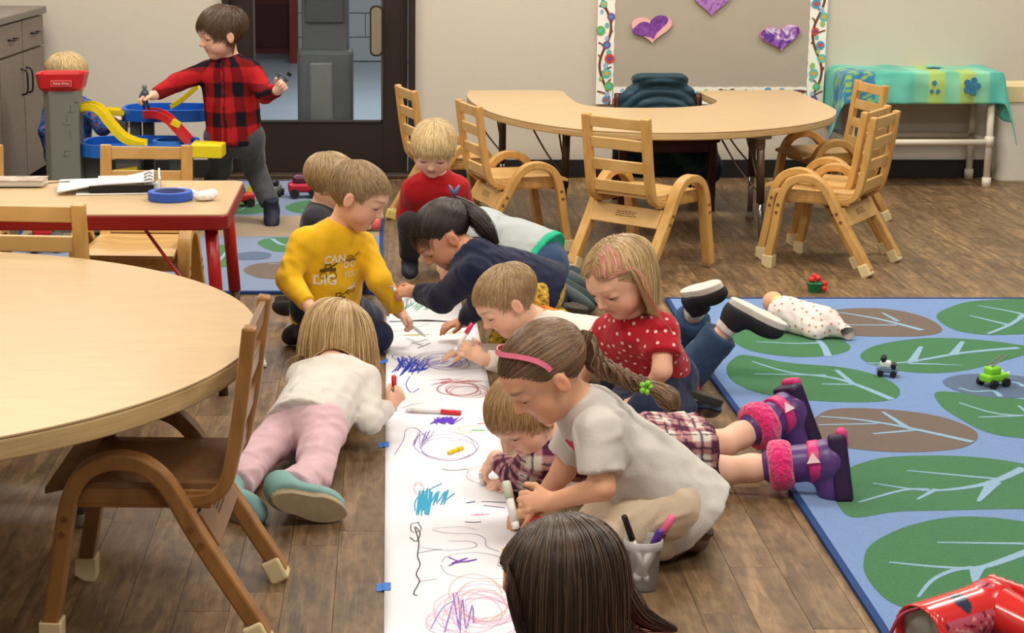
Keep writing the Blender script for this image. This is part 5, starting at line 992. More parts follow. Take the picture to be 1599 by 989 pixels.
# ---------------- girl with the braid
r, j, C, R, hh, b, lh = make('braid_girl', b=.98, hh=.208, fwd=(-.76, -.24, -.60), up=(-.52, -.10, .82), hands=[((-.95, -.1, .05), (-.1, -.8, .5), 1, [45, 60, 40]), ((-.8, -.2, -.35), (-.1, -.1, 1), -1, [25, 30, 15])], skin=(220, 166, 132), hair=(98, 72, 52), brow=(96, 66, 46), label='girl with long braid and pink headband in a white heart shirt, kneeling')
ws = shirt(r, j, b, lh, cmat('white_cotton', (206, 200, 192), var=.05), 'heart_shirt', sleeve=.38, off=.010, hem=.065, flare=.020, folds=(0.0049, 42, 21), neck=.046, cuff=.006)
pants(r, j, b, lh, cmat('cream_leggings', (204, 184, 158)), 'leggings', .98, .006, folds=(0.0022, 50, 4))
for i in (0, 1): shoe(r, j['an'][i], j['toe'][i], (-.6, 0, -.7), mat('brown_shoe', (92, 66, 50), .5), mat('brown_sole', (70, 44, 30), .6), 1.05)
GB = ((104, 78, 56), (86, 62, 44), (126, 96, 70), (142, 110, 80))
pulled(r, C, R, hh, (-.02, -.50, .06), 4200, colors=GB, seed=10, line=-.02, width=.0018, lift=.05, K=12)
b0 = C + R @ (np.array([-.02, -.54, .06]) * hh); bp = [b0, G(944, 568, .42), G(968, 588, .42), G(1002, 598, .41), G(1030, 610, .385), G(1050, 634, .355)]
ref = C[1]; bp = [b0] + [V(px, py, ref + dy) for px, py, dy in ((930, 566, .02), (960, 584, .01), (990, 598, -.01), (1012, 604, -.02))]
tp = [V(1012, 604, ref - .02), V(1030, 612, ref - .03), V(1046, 626, ref - .04), V(1052, 642, ref - .05)]
pts = np.array([list(p) for p in smooth_path(bp, 10)]); Tn = np.gradient(pts, axis=0); Tn /= np.linalg.norm(Tn, axis=1, keepdims=True); A_v = np.cross(Tn, [0, 0, 1.]); A_v /= np.linalg.norm(A_v, axis=1, keepdims=True); B_v = np.cross(A_v, Tn)
br_e = []
for k in range(3):
    s_ = np.linspace(0, 1, len(pts)); ph = s_ * 2 * math.pi * 3.2 + k * 2 * math.pi / 3; wdt = (.017 - .005 * s_)
    ctr = pts + A_v * (np.sin(ph) * wdt * .35)[:, None] + B_v * (np.sin(ph) * wdt * .0 + np.sin(ph * 1.0 + 1.57) * wdt * .9)[:, None] + A_v * (np.sin(2 * ph) * wdt * .35)[:, None]
    tail(r, [tuple(p) for p in ctr[::3]] + [tuple(ctr[-1])], [.012, .011, .010, .008], 90, GB, seed=30 + k, name='braid_strand', K=34, width=.003)
tail(r, tp, [.010, .020, .024, .012], 200, ((126, 96, 66), (104, 78, 54), (150, 118, 84)), seed=41, name='braid_end', K=12)
e_ = V(1008, 603, ref - .02) - root_np(r); el_ = MB(); Rm_ = Matrix.Rotation(.8, 3, 'Y')
for k in range(5): a = k * 1.256; el_.ell(e_ + np.array([.010 * math.cos(a), -.014, .010 * math.sin(a)]), (.0065, .004, .0065), nu=8, nv=6)
el_.ell(e_, (.012, .013, .012), nu=10, nv=8); el_.build('hair_elastic', mat('lime_elastic', (140, 214, 70), .4), r, smooth=True)
hbm = MB(); arc = []
for k in range(25):
    t = -1.52 + 3.04 * k / 24; q = HC + np.array([math.sin(t) * HR[0] * 1.14, .20 - .10 * abs(math.sin(t)), math.cos(t) * HR[2] * 1.12]); q[1] = .30 - .30 * abs(math.sin(t)) ** 2; sc2 = 1.13 / math.sqrt((((q - HC) / HR) ** 2).sum()); q = HC + (q - HC) * sc2; arc.append(C + R @ (q * hh) - root_np(r))
cen_ = C + R @ (HC * hh) - root_np(r)
for i in range(len(arc)):
    tdir = nrm(arc[min(i + 1, 24)] - arc[max(i - 1, 0)]); od = nrm(arc[i] - cen_); sd_ = np.cross(tdir, od); w2 = .0055
    hbm.add([arc[i] - sd_ * w2, arc[i] + sd_ * w2, arc[i] + sd_ * w2 + od * .003, arc[i] - sd_ * w2 + od * .003], [])
hbm.f = [(i * 4 + a, i * 4 + (a + 1) % 4, (i + 1) * 4 + (a + 1) % 4, (i + 1) * 4 + a) for i in range(24) for a in range(4)]; hbm.build('headband', mat('pink_headband', (228, 116, 146), .4), r, smooth=False)
def heart_fn(cx_, cy_, s_):
    def fn(x, y): x = (x - cx_) / s_; y = (y - cy_) / s_ + .1; return (x * x + y * y - .55) ** 3 - x * x * y ** 3 < 0 if True else False
    return fn
sc_ = (j['sh'][0] + j['sh'][1]) / 2; hc = (j['hip'][0] + j['hip'][1]) / 2; ax = nrm(sc_ - hc); fr = nrm(np.cross(j['sh'][0] - j['sh'][1], ax)); fr = fr if fr[0] < 0 else -fr; pr = nrm(fr * .55 + np.array([-.1, -1, 0]) * .45)
decal('heart_print', [gridpoly(heart_fn(0, 0, .027), .12, .12, .002, (186, 36, 52)), gridpoly(lambda x, y: False, .1, .1, .02, (1, 1, 1))], ws, V(880, 707, float(j['sh'][0][1]) + .03), nrm(np.array([.35, .9, -.2])), (0, 0, 1), mat('heart_ink', (255, 255, 255), .8, attr='Col'))
# ---------------- toddler in plaid dress and boots
r, j, C, R, hh, b, lh = make('boots_toddler', feet=False, b=.88, hh=.195, fwd=(-.62, -.48, -.60), up=(-.46, -.15, .86), hands=[((-.6, -.1, -.75), (-.7, -.2, .5), 1, [35, 45, 25]), ((-.95, -.15, -.15), (0, -.3, 1), -1, [30, 35, 25])], skin=(236, 190, 164), hair=(160, 122, 80), brow=(150, 112, 76), label='toddler in a plaid dress and fluffy pink and purple boots lying on the front')
pk = lambda P: plaid(P, j, (92, 40, 66), (176, 130, 130), (206, 198, 186), .04, (60, 44, 60))
shirt(r, j, b, lh, m_plaid, 'plaid_shirt', sleeve=.9, off=.012, hem=-.02, folds=(0.0026, 70, 3), col=pk)
def skirt(f):
    hc_ = (j['hip'][0] + j['hip'][1]) / 2; kc = (j['kn'][0] + j['kn'][1]) / 2; d_ = nrm(kc - hc_)
    f.cone(hc_ - d_ * .06, hc_ + (kc - hc_) * .40, .080, .088, 0, flatb=True); f.box(hc_ + (kc - hc_) * .1, (.10, .12, .070), None, .03, .03); f.cut(hc_ + (kc - hc_) * .46, d_); f.cut((0, 0, .006), (0, 0, -1))
solid('plaid_skirt', lh[0], lh[1], .0062, skirt, m_plaid, r, folds=(0.0058, 60, 8), col=pk)
m_fluff = mat('pink_fleece', (226, 40, 118), .95, .1, bump=3, bscale=90, sheen=.6); m_purp = mat('purple_boot', (92, 58, 124), .35, .5, var=.25, vscale=30); m_pkb = mat('pink_boot', (206, 50, 120), .4, .4); m_dkp = mat('dark_purple_sole', (46, 28, 62), .45)
for i in (0, 1):
    kn, an = j['kn'][i], j['an'][i]; d_ = nrm(an - kn); toe_d = nrm(np.array([.18, -.25, -1.0]) - d_ * np.dot([.18, -.25, -1.0], d_) * .75); an2 = an + d_ * .0
    L_ = np.linalg.norm(an - kn); c0 = kn + d_ * L_ * (.60 if i == 0 else .62)
    bt = solid('boot', c0 - .2, an + .2, .0045, lambda f: (f.cone(c0, an + d_ * .03, .046, .044, .0), f.cone(an + d_ * .025, an + d_ * .035 + toe_d * .075, .040, .036, .02), f.ell(an + d_ * .03, (.05,) * 3, None, .015)), m_purp, r)
    def cuffs(f):
        sd = nrm(np.cross(d_, [0, .3, 1])); s2 = np.cross(d_, sd)
        for k in range(14): a = k * 2 * math.pi / 14; p = c0 + (sd * math.cos(a) + s2 * math.sin(a)) * .042; f.ell(p, (.021, .021, .021), None, .012)
        for k in range(14): a = k * 2 * math.pi / 14 + .2; p = c0 + d_ * .02 + (sd * math.cos(a) + s2 * math.sin(a)) * .042; f.ell(p, (.018, .018, .018), None, .012)
    solid('fleece_cuff', c0 - .1, c0 + .1, .004, cuffs, m_fluff, bt, folds=(0.0032, 260, 5))
    solid('boot_sole', an - .18, an + .18, .0045, lambda f: (f.box(an + d_ * .066 + toe_d * .02, (.016, .082, .040), np.stack([d_, toe_d, np.cross(d_, toe_d)], 1), .012), f.box(an + d_ * .05 + toe_d * .02, (.012, .080, .043), np.stack([d_, toe_d, np.cross(d_, toe_d)], 1), .010)), m_dkp, bt)
    solid('ankle_strap', an - .15, an + .15, .004, lambda f: (f.cone(an - d_ * .012, an + d_ * .016, .0515, .0525, 0, flata=True, flatb=True),), m_pkb, bt)
    solid('heel_patch', an - .15, an + .15, .004, lambda f: (f.box(an + d_ * .072 - toe_d * .048, (.014, .026, .030), np.stack([d_, toe_d, np.cross(d_, toe_d)], 1), .012),), m_pkb, bt)
    sp = nrm(np.array([-.2, -1, .45]) - d_ * np.dot(d_, [-.2, -1, .45])); R2 = np.stack([d_, np.cross(sp, d_), sp], 1)
    lg = MB(); c_ = an + sp * .055 - root_np(r); e1, e2 = d_, np.cross(sp, d_); tri = [(.0, .016), (-.016, -.010), (.016, -.010)]
    lg.add([c_ + e1 * x + e2 * y for x, y in tri] + [c_ + e1 * x + e2 * y + sp * .002 for x, y in tri], [(0, 1, 2), (5, 4, 3), (0, 1, 4, 3), (1, 2, 5, 4), (2, 0, 3, 5)]); lg.build('triangle_badge', mat('badge', (232, 200, 206), .4), bt).parent = bt
groomed(r, C, R, hh, 3400, .075, stick=.6, frizz=.06, width=.0016, colors=((170, 132, 88), (150, 114, 74), (190, 154, 106)), lift=.06, grav=.15, seed=11, crown=(0, -.25, .5), line=-.02, lenf=lambda q: np.where(q[:, 1] > .08, .55, 1.))
# ---------------- girl in pink trousers
r, j, C, R, hh, b, lh = make('pink_girl', b=.86, hh=.205, fwd=(.62, .55, -.50), up=(.25, .25, .9), hands=[None, ((.5, .2, .5), (.6, -.7, .2), -1, [55, 70, 45])], skin=(234, 184, 156), hair=(190, 156, 104), lash=False, label='small blond girl in a white top and pink trousers lying on her front')
shirt(r, j, b, lh, cmat('cream_jersey', (212, 207, 198)), 'white_top', sleeve=.96, off=.011, hem=.035, flare=.010, folds=(0.0035, 58, 19), neck=.045)
pants(r, j, b, lh, cmat('pink_twill', (220, 184, 192), var=.08, vscale=40, bump=.15, bscale=300), 'pink_trousers', .95, .009, folds=(0.0043, 55, 2), cuff=.012)
for i in (0, 1):
    so_dir = np.array([-.25, .9, .22]) if i else np.array([.3, .85, .3])
    shoe(r, j['an'][i] + np.array([-.015, -.01, .01]), j['toe'][i] + np.array([.02, 0, .0]), so_dir, mat('aqua_canvas', (130, 172, 168), .8), mat('tan_sole', (170, 154, 122), .7, var=.2, vscale=30), 1.15, ln=.155)
shc = [(tuple(j['sh'][i]), .06) for i in (0, 1)] + [(tuple(j['neck']), .058), (tuple((j['sh'][0] + j['sh'][1]) / 2), .08)]
groomed(r, C, R, hh, 4400, .19, K=14, colors=BL, crown=(0, -.1, .52), lift=.08, grav=.38, seed=12, coll=shc, line=-.06, width=.0021, frizz=.12)
# ---------------- child at the bottom edge
r, j, C, R, hh, b, lh = make('front_child', b=1.0, hh=.197, fwd=(-.80, .42, -.42), up=(-.30, .30, .9), skin=(228, 176, 146), hair=(52, 38, 30), lash=False, hf=.004, q=1.3, label='child with long straight dark brown hair at the bottom edge, face turned away')
shirt(r, j, b, lh, cmat('crimson_shirt', (168, 24, 30)), 'red_shirt', sleeve=.95, off=.012, hem=.04, h=.009); pants(r, j, b, lh, m_denim, 'trousers', .95, h=.009)
for i in (0, 1): shoe(r, j['an'][i], j['toe'][i], (-.4, 0, -.9), m_shoe_dark, m_sole_d, 1.0)
FB = ((62, 46, 36), (48, 35, 28), (76, 58, 44), (98, 76, 58))
shc = [(tuple(j['sh'][i]), .07) for i in (0, 1)] + [(tuple(j['neck']), .062)]
groomed(r, C, R, hh, 5600, .27, K=18, back=.20, colors=FB, crown=(.06, .02, .54), lift=.09, grav=.5, seed=13, coll=shc, line=-.05, width=.0019, frizz=.05, flow=lambda q: np.stack([np.sign(q[:, 0] - .06) * .8, 0 * q[:, 0], 0 * q[:, 0]], 1))
yy = C[1]; tail(r, [V(960, 900, yy), V(985, 950, yy), V(1015, 972, yy + .02), V(1056, 984, yy + .04)], [.02, .022, .016, .004], 150, FB, seed=51, name='stray_lock', width=.0022)
# ================================================================== RUGS
m_rb = mat('rug_blue', (118, 156, 214), .95, .05, bump=1.4, bscale=420, var=.14, vscale=160, sheen=.3); m_rg = mat('rug_green', (22, 124, 58), .95, .05, bump=1.4, bscale=420, var=.25, vscale=160, sheen=.3)
m_rbr = mat('rug_brown', (112, 90, 74), .95, .05, bump=1.4, bscale=420, var=.2, vscale=160, sheen=.3); m_rv = mat('rug_vein', (146, 190, 220), .95, .05, bump=1.4, bscale=420, var=.12, vscale=160, sheen=.3)
m_rn = mat('rug_navy', (62, 92, 128), .95, .05, bump=1, bscale=420, sheen=.3); m_bind = mat('rug_binding', (38, 66, 118), .8, .2, bump=.6, bscale=300); m_rt = mat('rug_tan', (176, 152, 118), .95, .05, bump=1.4, bscale=420, var=.15, vscale=120, sheen=.3)
m_rb2 = mat('rug_blue_grey', (126, 148, 184), .95, .05, bump=1.4, bscale=420, var=.14, vscale=160, sheen=.3)  # greyer copy of the rug blue for the smaller rug
def W2(pts): return [tuple(float(v) for v in G(x, y)[:2]) for x, y in pts]
def closed(pts, n=5):
    q = pts + pts[:3]; s_ = smooth_path([(x, y, 0) for x, y in q], n); return [(p.x, p.y) for p in s_[n:n * (len(pts) + 1)]]
def rug(name, outline, m, label, z=.010):
    O_ = W2(outline); c = np.mean(O_, 0); r = empty(name, (float(c[0]), float(c[1]), 0)); tag(r, label, 'rug', 'leaf pattern rugs')
    P = [(x - c[0], y - c[1]) for x, y in O_]; MB().prism(P, .0015, z).build('pile', m, r, bevel=.003)
    e = MB(); n = len(P)
    for i in range(n):
        a, b = np.array(P[i]), np.array(P[(i + 1) % n]); d = nrm(b - a); q = np.array([-d[1], d[0]]); s_ = 1 if np.dot((a + b) / 2, q) < 0 else -1
        e.prism([tuple(a + q * s_ * -.004), tuple(b + q * s_ * -.004), tuple(b + q * s_ * .012), tuple(a + q * s_ * .012)], .001, z + .0015)
    e.build('binding', m_bind, r); return r, c
def motif(r, c, pts, m, name='leaf_motif', z=.0108, raw=False):
    if name[:5] == 'whale': z += .0004
    P = closed(W2(pts)) if not raw else W2(pts); mb = MB().prism([(x - c[0], y - c[1]) for x, y in P], .0085, z); return mb.build(name, m, r)
VN = [0]
def vein(r, c, pts, w0, w1, par, z=.0113, m=None):
    VN[0] += 1; z += .00018 * (VN[0] % 6)
    P = smooth_path([(*G(x, y)[:2], 0) for x, y in pts], 4); n = len(P); L_ = []; R_ = []
    for i in range(n):
        d = (P[min(i + 1, n - 1)] - P[max(i - 1, 0)]).normalized(); w = (w0 + (w1 - w0) * i / (n - 1)) / 2; L_.append((P[i].x - d.y * w - c[0], P[i].y + d.x * w - c[1])); R_.append((P[i].x + d.y * w - c[0], P[i].y - d.x * w - c[1]))
    mb = MB(); mb.add([(x, y, z) for x, y in L_] + [(x, y, z) for x, y in R_], [(i, i + 1, n + i + 1, n + i)[::-1] for i in range(n - 1)]); o = mb.build('leaf_vein', m or m_rv, par); so_ = o.modifiers.new('t', 'SOLIDIFY'); so_.thickness = .0012; so_.offset = -1; return o
big, bc = rug('area_rug', [(1040, 470), (1110, 592), (1188, 699), (1233, 768), (1369, 978), (1400, 1030), (1800, 1030), (1800, 470)], m_rb, 'large blue rug with green and brown leaves on the right side of the floor')
LV = [
 (m_rbr, [(1280, 500), (1310, 488), (1380, 487), (1440, 499), (1471, 518), (1455, 528), (1400, 531), (1330, 529), (1290, 520)], [([(1310, 493), (1370, 503), (1440, 521)], .006, .03), ([(1320, 513), (1400, 513)], .004, .02), ([(1378, 494), (1402, 507)], .006, .02)]),
 (m_rg, [(1462, 500), (1480, 486), (1520, 475), (1599, 471.5), (1660, 474), (1680, 500), (1650, 526), (1599, 527), (1540, 528), (1490, 520)], [([(1542, 527), (1572, 515), (1592, 503), (1599, 498), (1650, 492)], .012, .03), ([(1513, 498), (1574, 513)], .004, .025), ([(1527, 482), (1590, 494), (1599, 500)], .004, .03)]),
 (m_rg, [(1143, 528), (1170, 514), (1220, 514), (1290, 526), (1327, 545), (1310, 558), (1250, 563), (1180, 555), (1148, 541)], [([(1180, 515), (1230, 524), (1270, 533), (1285, 545), (1293, 562)], .008, .03), ([(1180, 539), (1240, 542), (1280, 541)], .004, .02)]),
 (m_rg, [(1343, 563), (1370, 544), (1450, 533), (1540, 537), (1599, 545), (1640, 550), (1599, 560), (1560, 571), (1500, 585), (1440, 588), (1380, 580)], [([(1352, 573), (1413, 572), (1502, 557), (1590, 549)], .008, .03), ([(1438, 547), (1424, 571)], .012, .035), ([(1503, 539), (1488, 560)], .012, .035), ([(1418, 573), (1502, 576)], .02, .004)]),
 (m_rg, [(1134, 580), (1145, 566), (1165, 560), (1230, 572), (1320, 580), (1382, 597), (1405, 616), (1392, 630), (1340, 634), (1250, 630), (1180, 618), (1143, 600)], [([(1174, 570), (1230, 587), (1300, 596), (1345, 610), (1393, 630)], .004, .03), ([(1177, 590), (1290, 592)], .004, .016), ([(1306, 584), (1330, 604)], .016, .02), ([(1283, 606), (1340, 607)], .006, .018)]),
 (m_rn, [(1472, 601), (1500, 591), (1560, 590), (1620, 598), (1650, 612), (1599, 626), (1540, 626), (1490, 615)], [([(1497, 612), (1520, 618), (1550, 617), (1562, 626)], .006, .02), ([(1560, 604), (1585, 603), (1599, 610)], .006, .02)]),
 (m_rg, [(1462, 618), (1520, 621), (1599, 630), (1680, 642), (1700, 670), (1660, 695), (1599, 691), (1540, 681), (1490, 655), (1467, 637)], [([(1497, 635), (1560, 653), (1640, 656)], .004, .02), ([(1527, 658), (1590, 656)], .006, .016), ([(1590, 640), (1610, 656)], .006, .016)]),
 (m_rbr, [(1268, 664), (1300, 645), (1380, 645), (1460, 655), (1515, 674), (1526, 691), (1500, 706), (1440, 712), (1370, 711), (1300, 702), (1272, 686)], [([(1280, 657), (1340, 662), (1413, 674), (1518, 697)], .006, .028), ([(1378, 650), (1415, 674)], .008, .024), ([(1363, 684), (1430, 678)], .008, .02), ([(1278, 670), (1370, 668)], .004, .014)]),
 (m_rg, [(1295, 770), (1305, 748), (1370, 723), (1460, 718), (1540, 722), (1620, 735), (1700, 752), (1730, 785), (1640, 800), (1560, 802), (1480, 804), (1400, 806), (1332, 815), (1308, 795)], [([(1363, 762), (1441, 773), (1500, 770), (1552, 759), (1599, 738)], .004, .034), ([(1416, 742), (1563, 756)], .004, .02), ([(1341, 792), (1410, 773), (1450, 772)], .004, .02), ([(1527, 791), (1552, 760)], .006, .045), ([(1432, 787), (1462, 771)], .004, .02)]),
 (m_rg, [(1348, 885), (1362, 856), (1420, 828), (1500, 814), (1599, 822), (1700, 850), (1740, 890), (1680, 925), (1599, 934), (1530, 938), (1470, 962), (1430, 962), (1385, 945), (1355, 912)], [([(1388, 886), (1460, 893), (1524, 895), (1570, 882), (1640, 855)], .004, .034), ([(1463, 855), (1599, 857)], .004, .016), ([(1433, 941), (1455, 915), (1485, 900), (1515, 895)], .004, .022), ([(1521, 918), (1525, 894)], .006, .045)]),
 (m_rbr, [(1570, 965), (1600, 938), (1680, 940), (1740, 970), (1700, 1010), (1600, 1010)], []),
 (m_rg, [(1690, 560), (1740, 545), (1790, 560), (1790, 600), (1720, 600)], [])]
for m_, pts, vs in LV:
    o = motif(big, bc, pts, m_, 'whale_motif' if m_ is m_rn else 'leaf_motif')
    for p, a, b in vs: vein(big, bc, p, a * .7 + .004, b * .8, o)
sm, sc0 = rug('area_rug', [(75, 285), (-20, 460), (597, 460), (597, 285)], m_rb2, 'smaller greyish blue rug under the toy garage by the glass door')
o = motif(sm, sc0, [(52, 341), (597, 341), (597, 373), (32, 373)], m_rt, 'tan_band', .0104, raw=True)
for m_, pts, vs in [(m_rg, [(445, 328), (470, 318), (520, 316), (565, 321), (530, 338), (470, 337)], [([(470, 333), (500, 327), (540, 320)], .006, .03)]), (m_rg, [(365, 322), (400, 315), (418, 322), (412, 335), (370, 338), (350, 330)], [([(372, 333), (392, 324), (410, 318)], .006, .03)]),
    (m_rg, [(402, 383), (430, 375), (480, 377), (530, 384), (480, 394), (430, 397)], [([(425, 377), (440, 386), (470, 390)], .03, .03)]), (m_rn, [(360, 404), (385, 398), (412, 398), (424, 403), (412, 409), (370, 410)], []), (m_rbr, [(382, 424), (410, 415), (500, 413), (545, 425), (500, 438), (420, 440), (388, 433)], [([(420, 416), (470, 418), (530, 422)], .01, .016)]),
    (m_rg, [(150, 372), (180, 362), (230, 362), (250, 372), (210, 382), (160, 382)], []), (m_rg, [(330, 392), (350, 386), (368, 394), (360, 418), (340, 420), (328, 405)], [([(340, 415), (352, 400), (360, 388)], .02, .02)]), (m_rg, [(30, 376), (60, 368), (100, 372), (90, 384), (50, 386)], []), (m_rbr, [(560, 398), (580, 392), (594, 398), (590, 420), (565, 424)], [])]:
    o = motif(sm, sc0, pts, m_, 'whale_motif' if m_ is m_rn else 'leaf_motif')
    for p, a, b in vs: vein(sm, sc0, p, a * .6, b * .6, o)
# ================================================================== PAPER ROLL WITH DRAWINGS
PX0, PX1 = -.0105, .292
def ph(x, y): return .0035 + .0016 * math.sin(x * 21 + y * 3) * math.sin(y * 7.3) + .0012 * math.sin(y * 17 + x * 9)
pp = MB(); ny, nx = 220, 16; Y0, Y1 = 2.7, float(G(600, 496)[1])
for j_ in range(ny + 1):
    for i in range(nx + 1):
        x = PX0 + (PX1 - PX0) * i / nx; y = Y0 + (Y1 - Y0) * j_ / ny; pp.v.append((x, y, ph(x, y)))
pp.c = [None] * len(pp.v); pp.f = [(j_ * (nx + 1) + i, j_ * (nx + 1) + i + 1, (j_ + 1) * (nx + 1) + i + 1, (j_ + 1) * (nx + 1) + i) for j_ in range(ny) for i in range(nx)]
m_paper = mat('white_paper', (232, 232, 238), .75, .15, bump=.1, bscale=20)
paper = pp.build('paper_roll', m_paper, smooth=True); tag(paper, 'long white paper strip covered in marker scribbles lying on the floor', 'paper'); so_ = paper.modifiers.new('t', 'SOLIDIFY'); so_.thickness = .0006
s2 = MB(); n2 = 24; a_, b_ = G(606, 503), G(716, 458)
def ph2(x, y): return .008 + .028 * math.exp(-((x - .12) / .08) ** 2 - ((y - 6.5) / .16) ** 2) + .003 * math.sin(x * 40) * math.sin(y * 22)
for j_ in range(n2 + 1):
    for i in range(n2 + 1): x = .0 + .25 * i / n2; y = 6.26 + .50 * j_ / n2; s2.v.append((x, y, ph2(x, y)))
s2.c = [None] * len(s2.v); s2.f = [(j_ * (n2 + 1) + i, j_ * (n2 + 1) + i + 1, (j_ + 1) * (n2 + 1) + i + 1, (j_ + 1) * (n2 + 1) + i) for j_ in range(n2) for i in range(n2)]
sheet = s2.build('paper_sheet', m_paper, smooth=True); tag(sheet, 'loose white sheet with green and blue scribbles overlapping the far end of the paper strip', 'paper')
sr = random.Random(11)
def ribbon(pts, w, colr, par, hf=ph, z=.0009, name='marker_drawing', lay=[0]):
    lay[0] += 1; z = z + .00004 * (lay[0] % 12); P = [Vector((x, y, 0)) for x, y in pts]; n = len(P); mb = MB(); Lv = []; Rv = []
    for i in range(n):
        d = P[min(i + 1, n - 1)] - P[max(i - 1, 0)]; d = d.normalized() if d.length > 1e-9 else Vector((1, 0, 0)); a = P[i] + Vector((-d.y, d.x, 0)) * w / 2; b = P[i] - Vector((-d.y, d.x, 0)) * w / 2; Lv.append((a.x, a.y, hf(a.x, a.y) + z)); Rv.append((b.x, b.y, hf(b.x, b.y) + z))
    mb.add(Lv + Rv, [(i, i + 1, n + i + 1, n + i)[::-1] for i in range(n - 1)]); return mb
def draw(groups, colr, par=None, hf=ph):
    mb = MB()
    for pts, w in groups: q = ribbon(pts, w, colr, par, hf); mb.add(q.v, q.f)
    o = mb.build('marker_drawing', mat('ink_%d_%d_%d' % colr, colr, .6, .2), par or paper); 
    if len(groups) > 1: o['kind'] = 'stuff'
    return o
def xy(px, py): p = G(px, py); return float(p[0]), float(p[1])
def fr(px, py, w, h):      # centre and half sizes in metres of an area w x h pixels
    c = xy(px, py); s_ = 3000 / (c[1] * math.cos(TH) + H * math.sin(TH)); hy = abs(xy(px, py - h / 2)[1] - xy(px, py + h / 2)[1]) / 2; return c[0], c[1], w / s_ / 2, hy
def zig(px, py, w, h, n, ang=.5, wd=.003, j=.25):
    cx_, cy_, a, b = fr(px, py, w, h); P = []
    for i in range(n):
        t = i / n * 2 - 1; s_ = 1 if i % 2 else -1; x = t * .8 + s_ * math.cos(ang) * .55 + sr.uniform(-j, j); y = s_ * math.sin(ang) * .9 + sr.uniform(-j, j); P.append((cx_ + x * a, cy_ + y * b, 0))
    return [(p.x, p.y) for p in smooth_path(P, 3)], wd
def loops(px, py, w, h, n, wd=.002, j=.3):
    cx_, cy_, a, b = fr(px, py, w, h); P = []
    for i in range(n * 10): t = i / 10; r_ = 1 + .25 * math.sin(t * 1.7 + px) * j * 2; P.append((cx_ + a * r_ * math.cos(2 * math.pi * t) + a * j * math.sin(t * .9), cy_ + b * r_ * math.sin(2 * math.pi * t) + b * j * math.cos(t * 1.3), 0))
    return [(p.x, p.y) for p in smooth_path(P, 2)], wd
def line(pts, wd=.0025): return [(p.x, p.y) for p in smooth_path([(*xy(*p), 0) for p in pts], 5)], wd
BLUE, NAVY, PUR, VIO = (36, 62, 190), (44, 46, 96), (132, 104, 180), (84, 44, 184)
draw([zig(642, 573, 52, 34, 26, .9), zig(636, 568, 40, 24, 18, 2.2), zig(655, 580, 34, 20, 14, .4), line([(640, 590), (634, 602), (642, 614), (655, 608)]), line([(622, 566), (612, 560), (618, 556)], .002)], BLUE)
draw([line([(640, 540), (668, 532)]), line([(642, 536), (662, 543)]), line([(652, 546), (672, 538)]), line([(634, 531), (650, 536)])], NAVY)
draw([loops(690, 566, 60, 22, 6), zig(700, 568, 70, 20, 16, .7, .002)], PUR)
draw([zig(714, 600, 66, 14, 18, .3, .002), loops(722, 612, 58, 18, 6, .0018), zig(700, 596, 40, 8, 10, .2, .0016)], (184, 92, 100))
draw([line([(628, 640), (645, 634), (662, 632)], .002), line([(630, 645), (660, 650), (690, 640)], .0018), line([(618, 642), (600, 646)], .002)], (222, 140, 150))
draw([zig(697, 659, 40, 14, 26, .8, .003), zig(694, 660, 34, 12, 18, 2.1, .003)], VIO)
draw([line([(703, 676), (722, 680), (742, 672), (758, 678)], .002), loops(728, 672, 30, 8, 2, .0016)], (226, 218, 130))
draw([zig(748, 673, 24, 5, 12, .1, .004)], (136, 204, 176)); draw([zig(755, 663, 18, 3, 6, .2, .003)], (226, 120, 120)); draw([line([(745, 655), (762, 658)], .002), line([(700, 693), (722, 690)], .002)], (120, 126, 160))
draw([loops(692, 700, 92, 38, 3, .0016, .2), line([(616, 712), (630, 690), (634, 674), (650, 672), (668, 690)], .0018), zig(660, 688, 36, 26, 10, 1.2, .0018)], PUR)
draw([line([(690, 734), (706, 736), (730, 734)], .003)], (98, 92, 60)); draw([loops(746, 742, 44, 22, 3, .0014), loops(652, 766, 14, 16, 3, .0014)], (236, 180, 188))
TEAL = (40, 152, 190); draw([zig(664, 786, 30, 40, 22, 1.2, .0036), zig(690, 780, 34, 26, 12, .9, .0036), line([(648, 800), (652, 780), (690, 758)], .003)], TEAL)
draw([line([(775, 772), (786, 774)], .004)], (220, 150, 60)); draw([line([(728, 788), (742, 786)], .004), line([(752, 786), (790, 788)], .003), line([(755, 792), (788, 796)], .003)], (66, 60, 140))
draw([zig(750, 806, 22, 6, 8, .6, .003)], (236, 150, 200)); draw([line([(726, 818), (738, 819), (751, 818)], .004)], (98, 100, 104))
draw([line([(655, 818), (642, 822), (644, 834), (658, 830), (652, 818)], .002), line([(640, 842), (650, 848), (656, 836), (648, 826), (654, 850), (652, 870), (656, 884), (650, 900), (655, 912), (646, 930), (652, 934)], .0026), line([(652, 866), (672, 862), (690, 860)], .0018), line([(656, 912), (682, 908)], .0016)], (72, 50, 58))
draw([line([(674, 830), (700, 836), (740, 838), (757, 846), (760, 858), (780, 866)], .0018), line([(675, 828), (720, 826), (745, 832)], .0014), line([(650, 856), (700, 862), (742, 858), (736, 850), (700, 848)], .0018), line([(690, 880), (700, 870), (740, 866), (775, 872), (790, 880)], .0014), line([(688, 884), (700, 900), (740, 906), (790, 905)], .0014)], (150, 142, 176))
draw([line([(700, 872), (722, 880), (745, 876), (705, 882), (730, 874), (700, 886)], .004)], (120, 70, 180)); draw([zig(790, 862, 12, 8, 6, .4, .003)], (224, 210, 90))
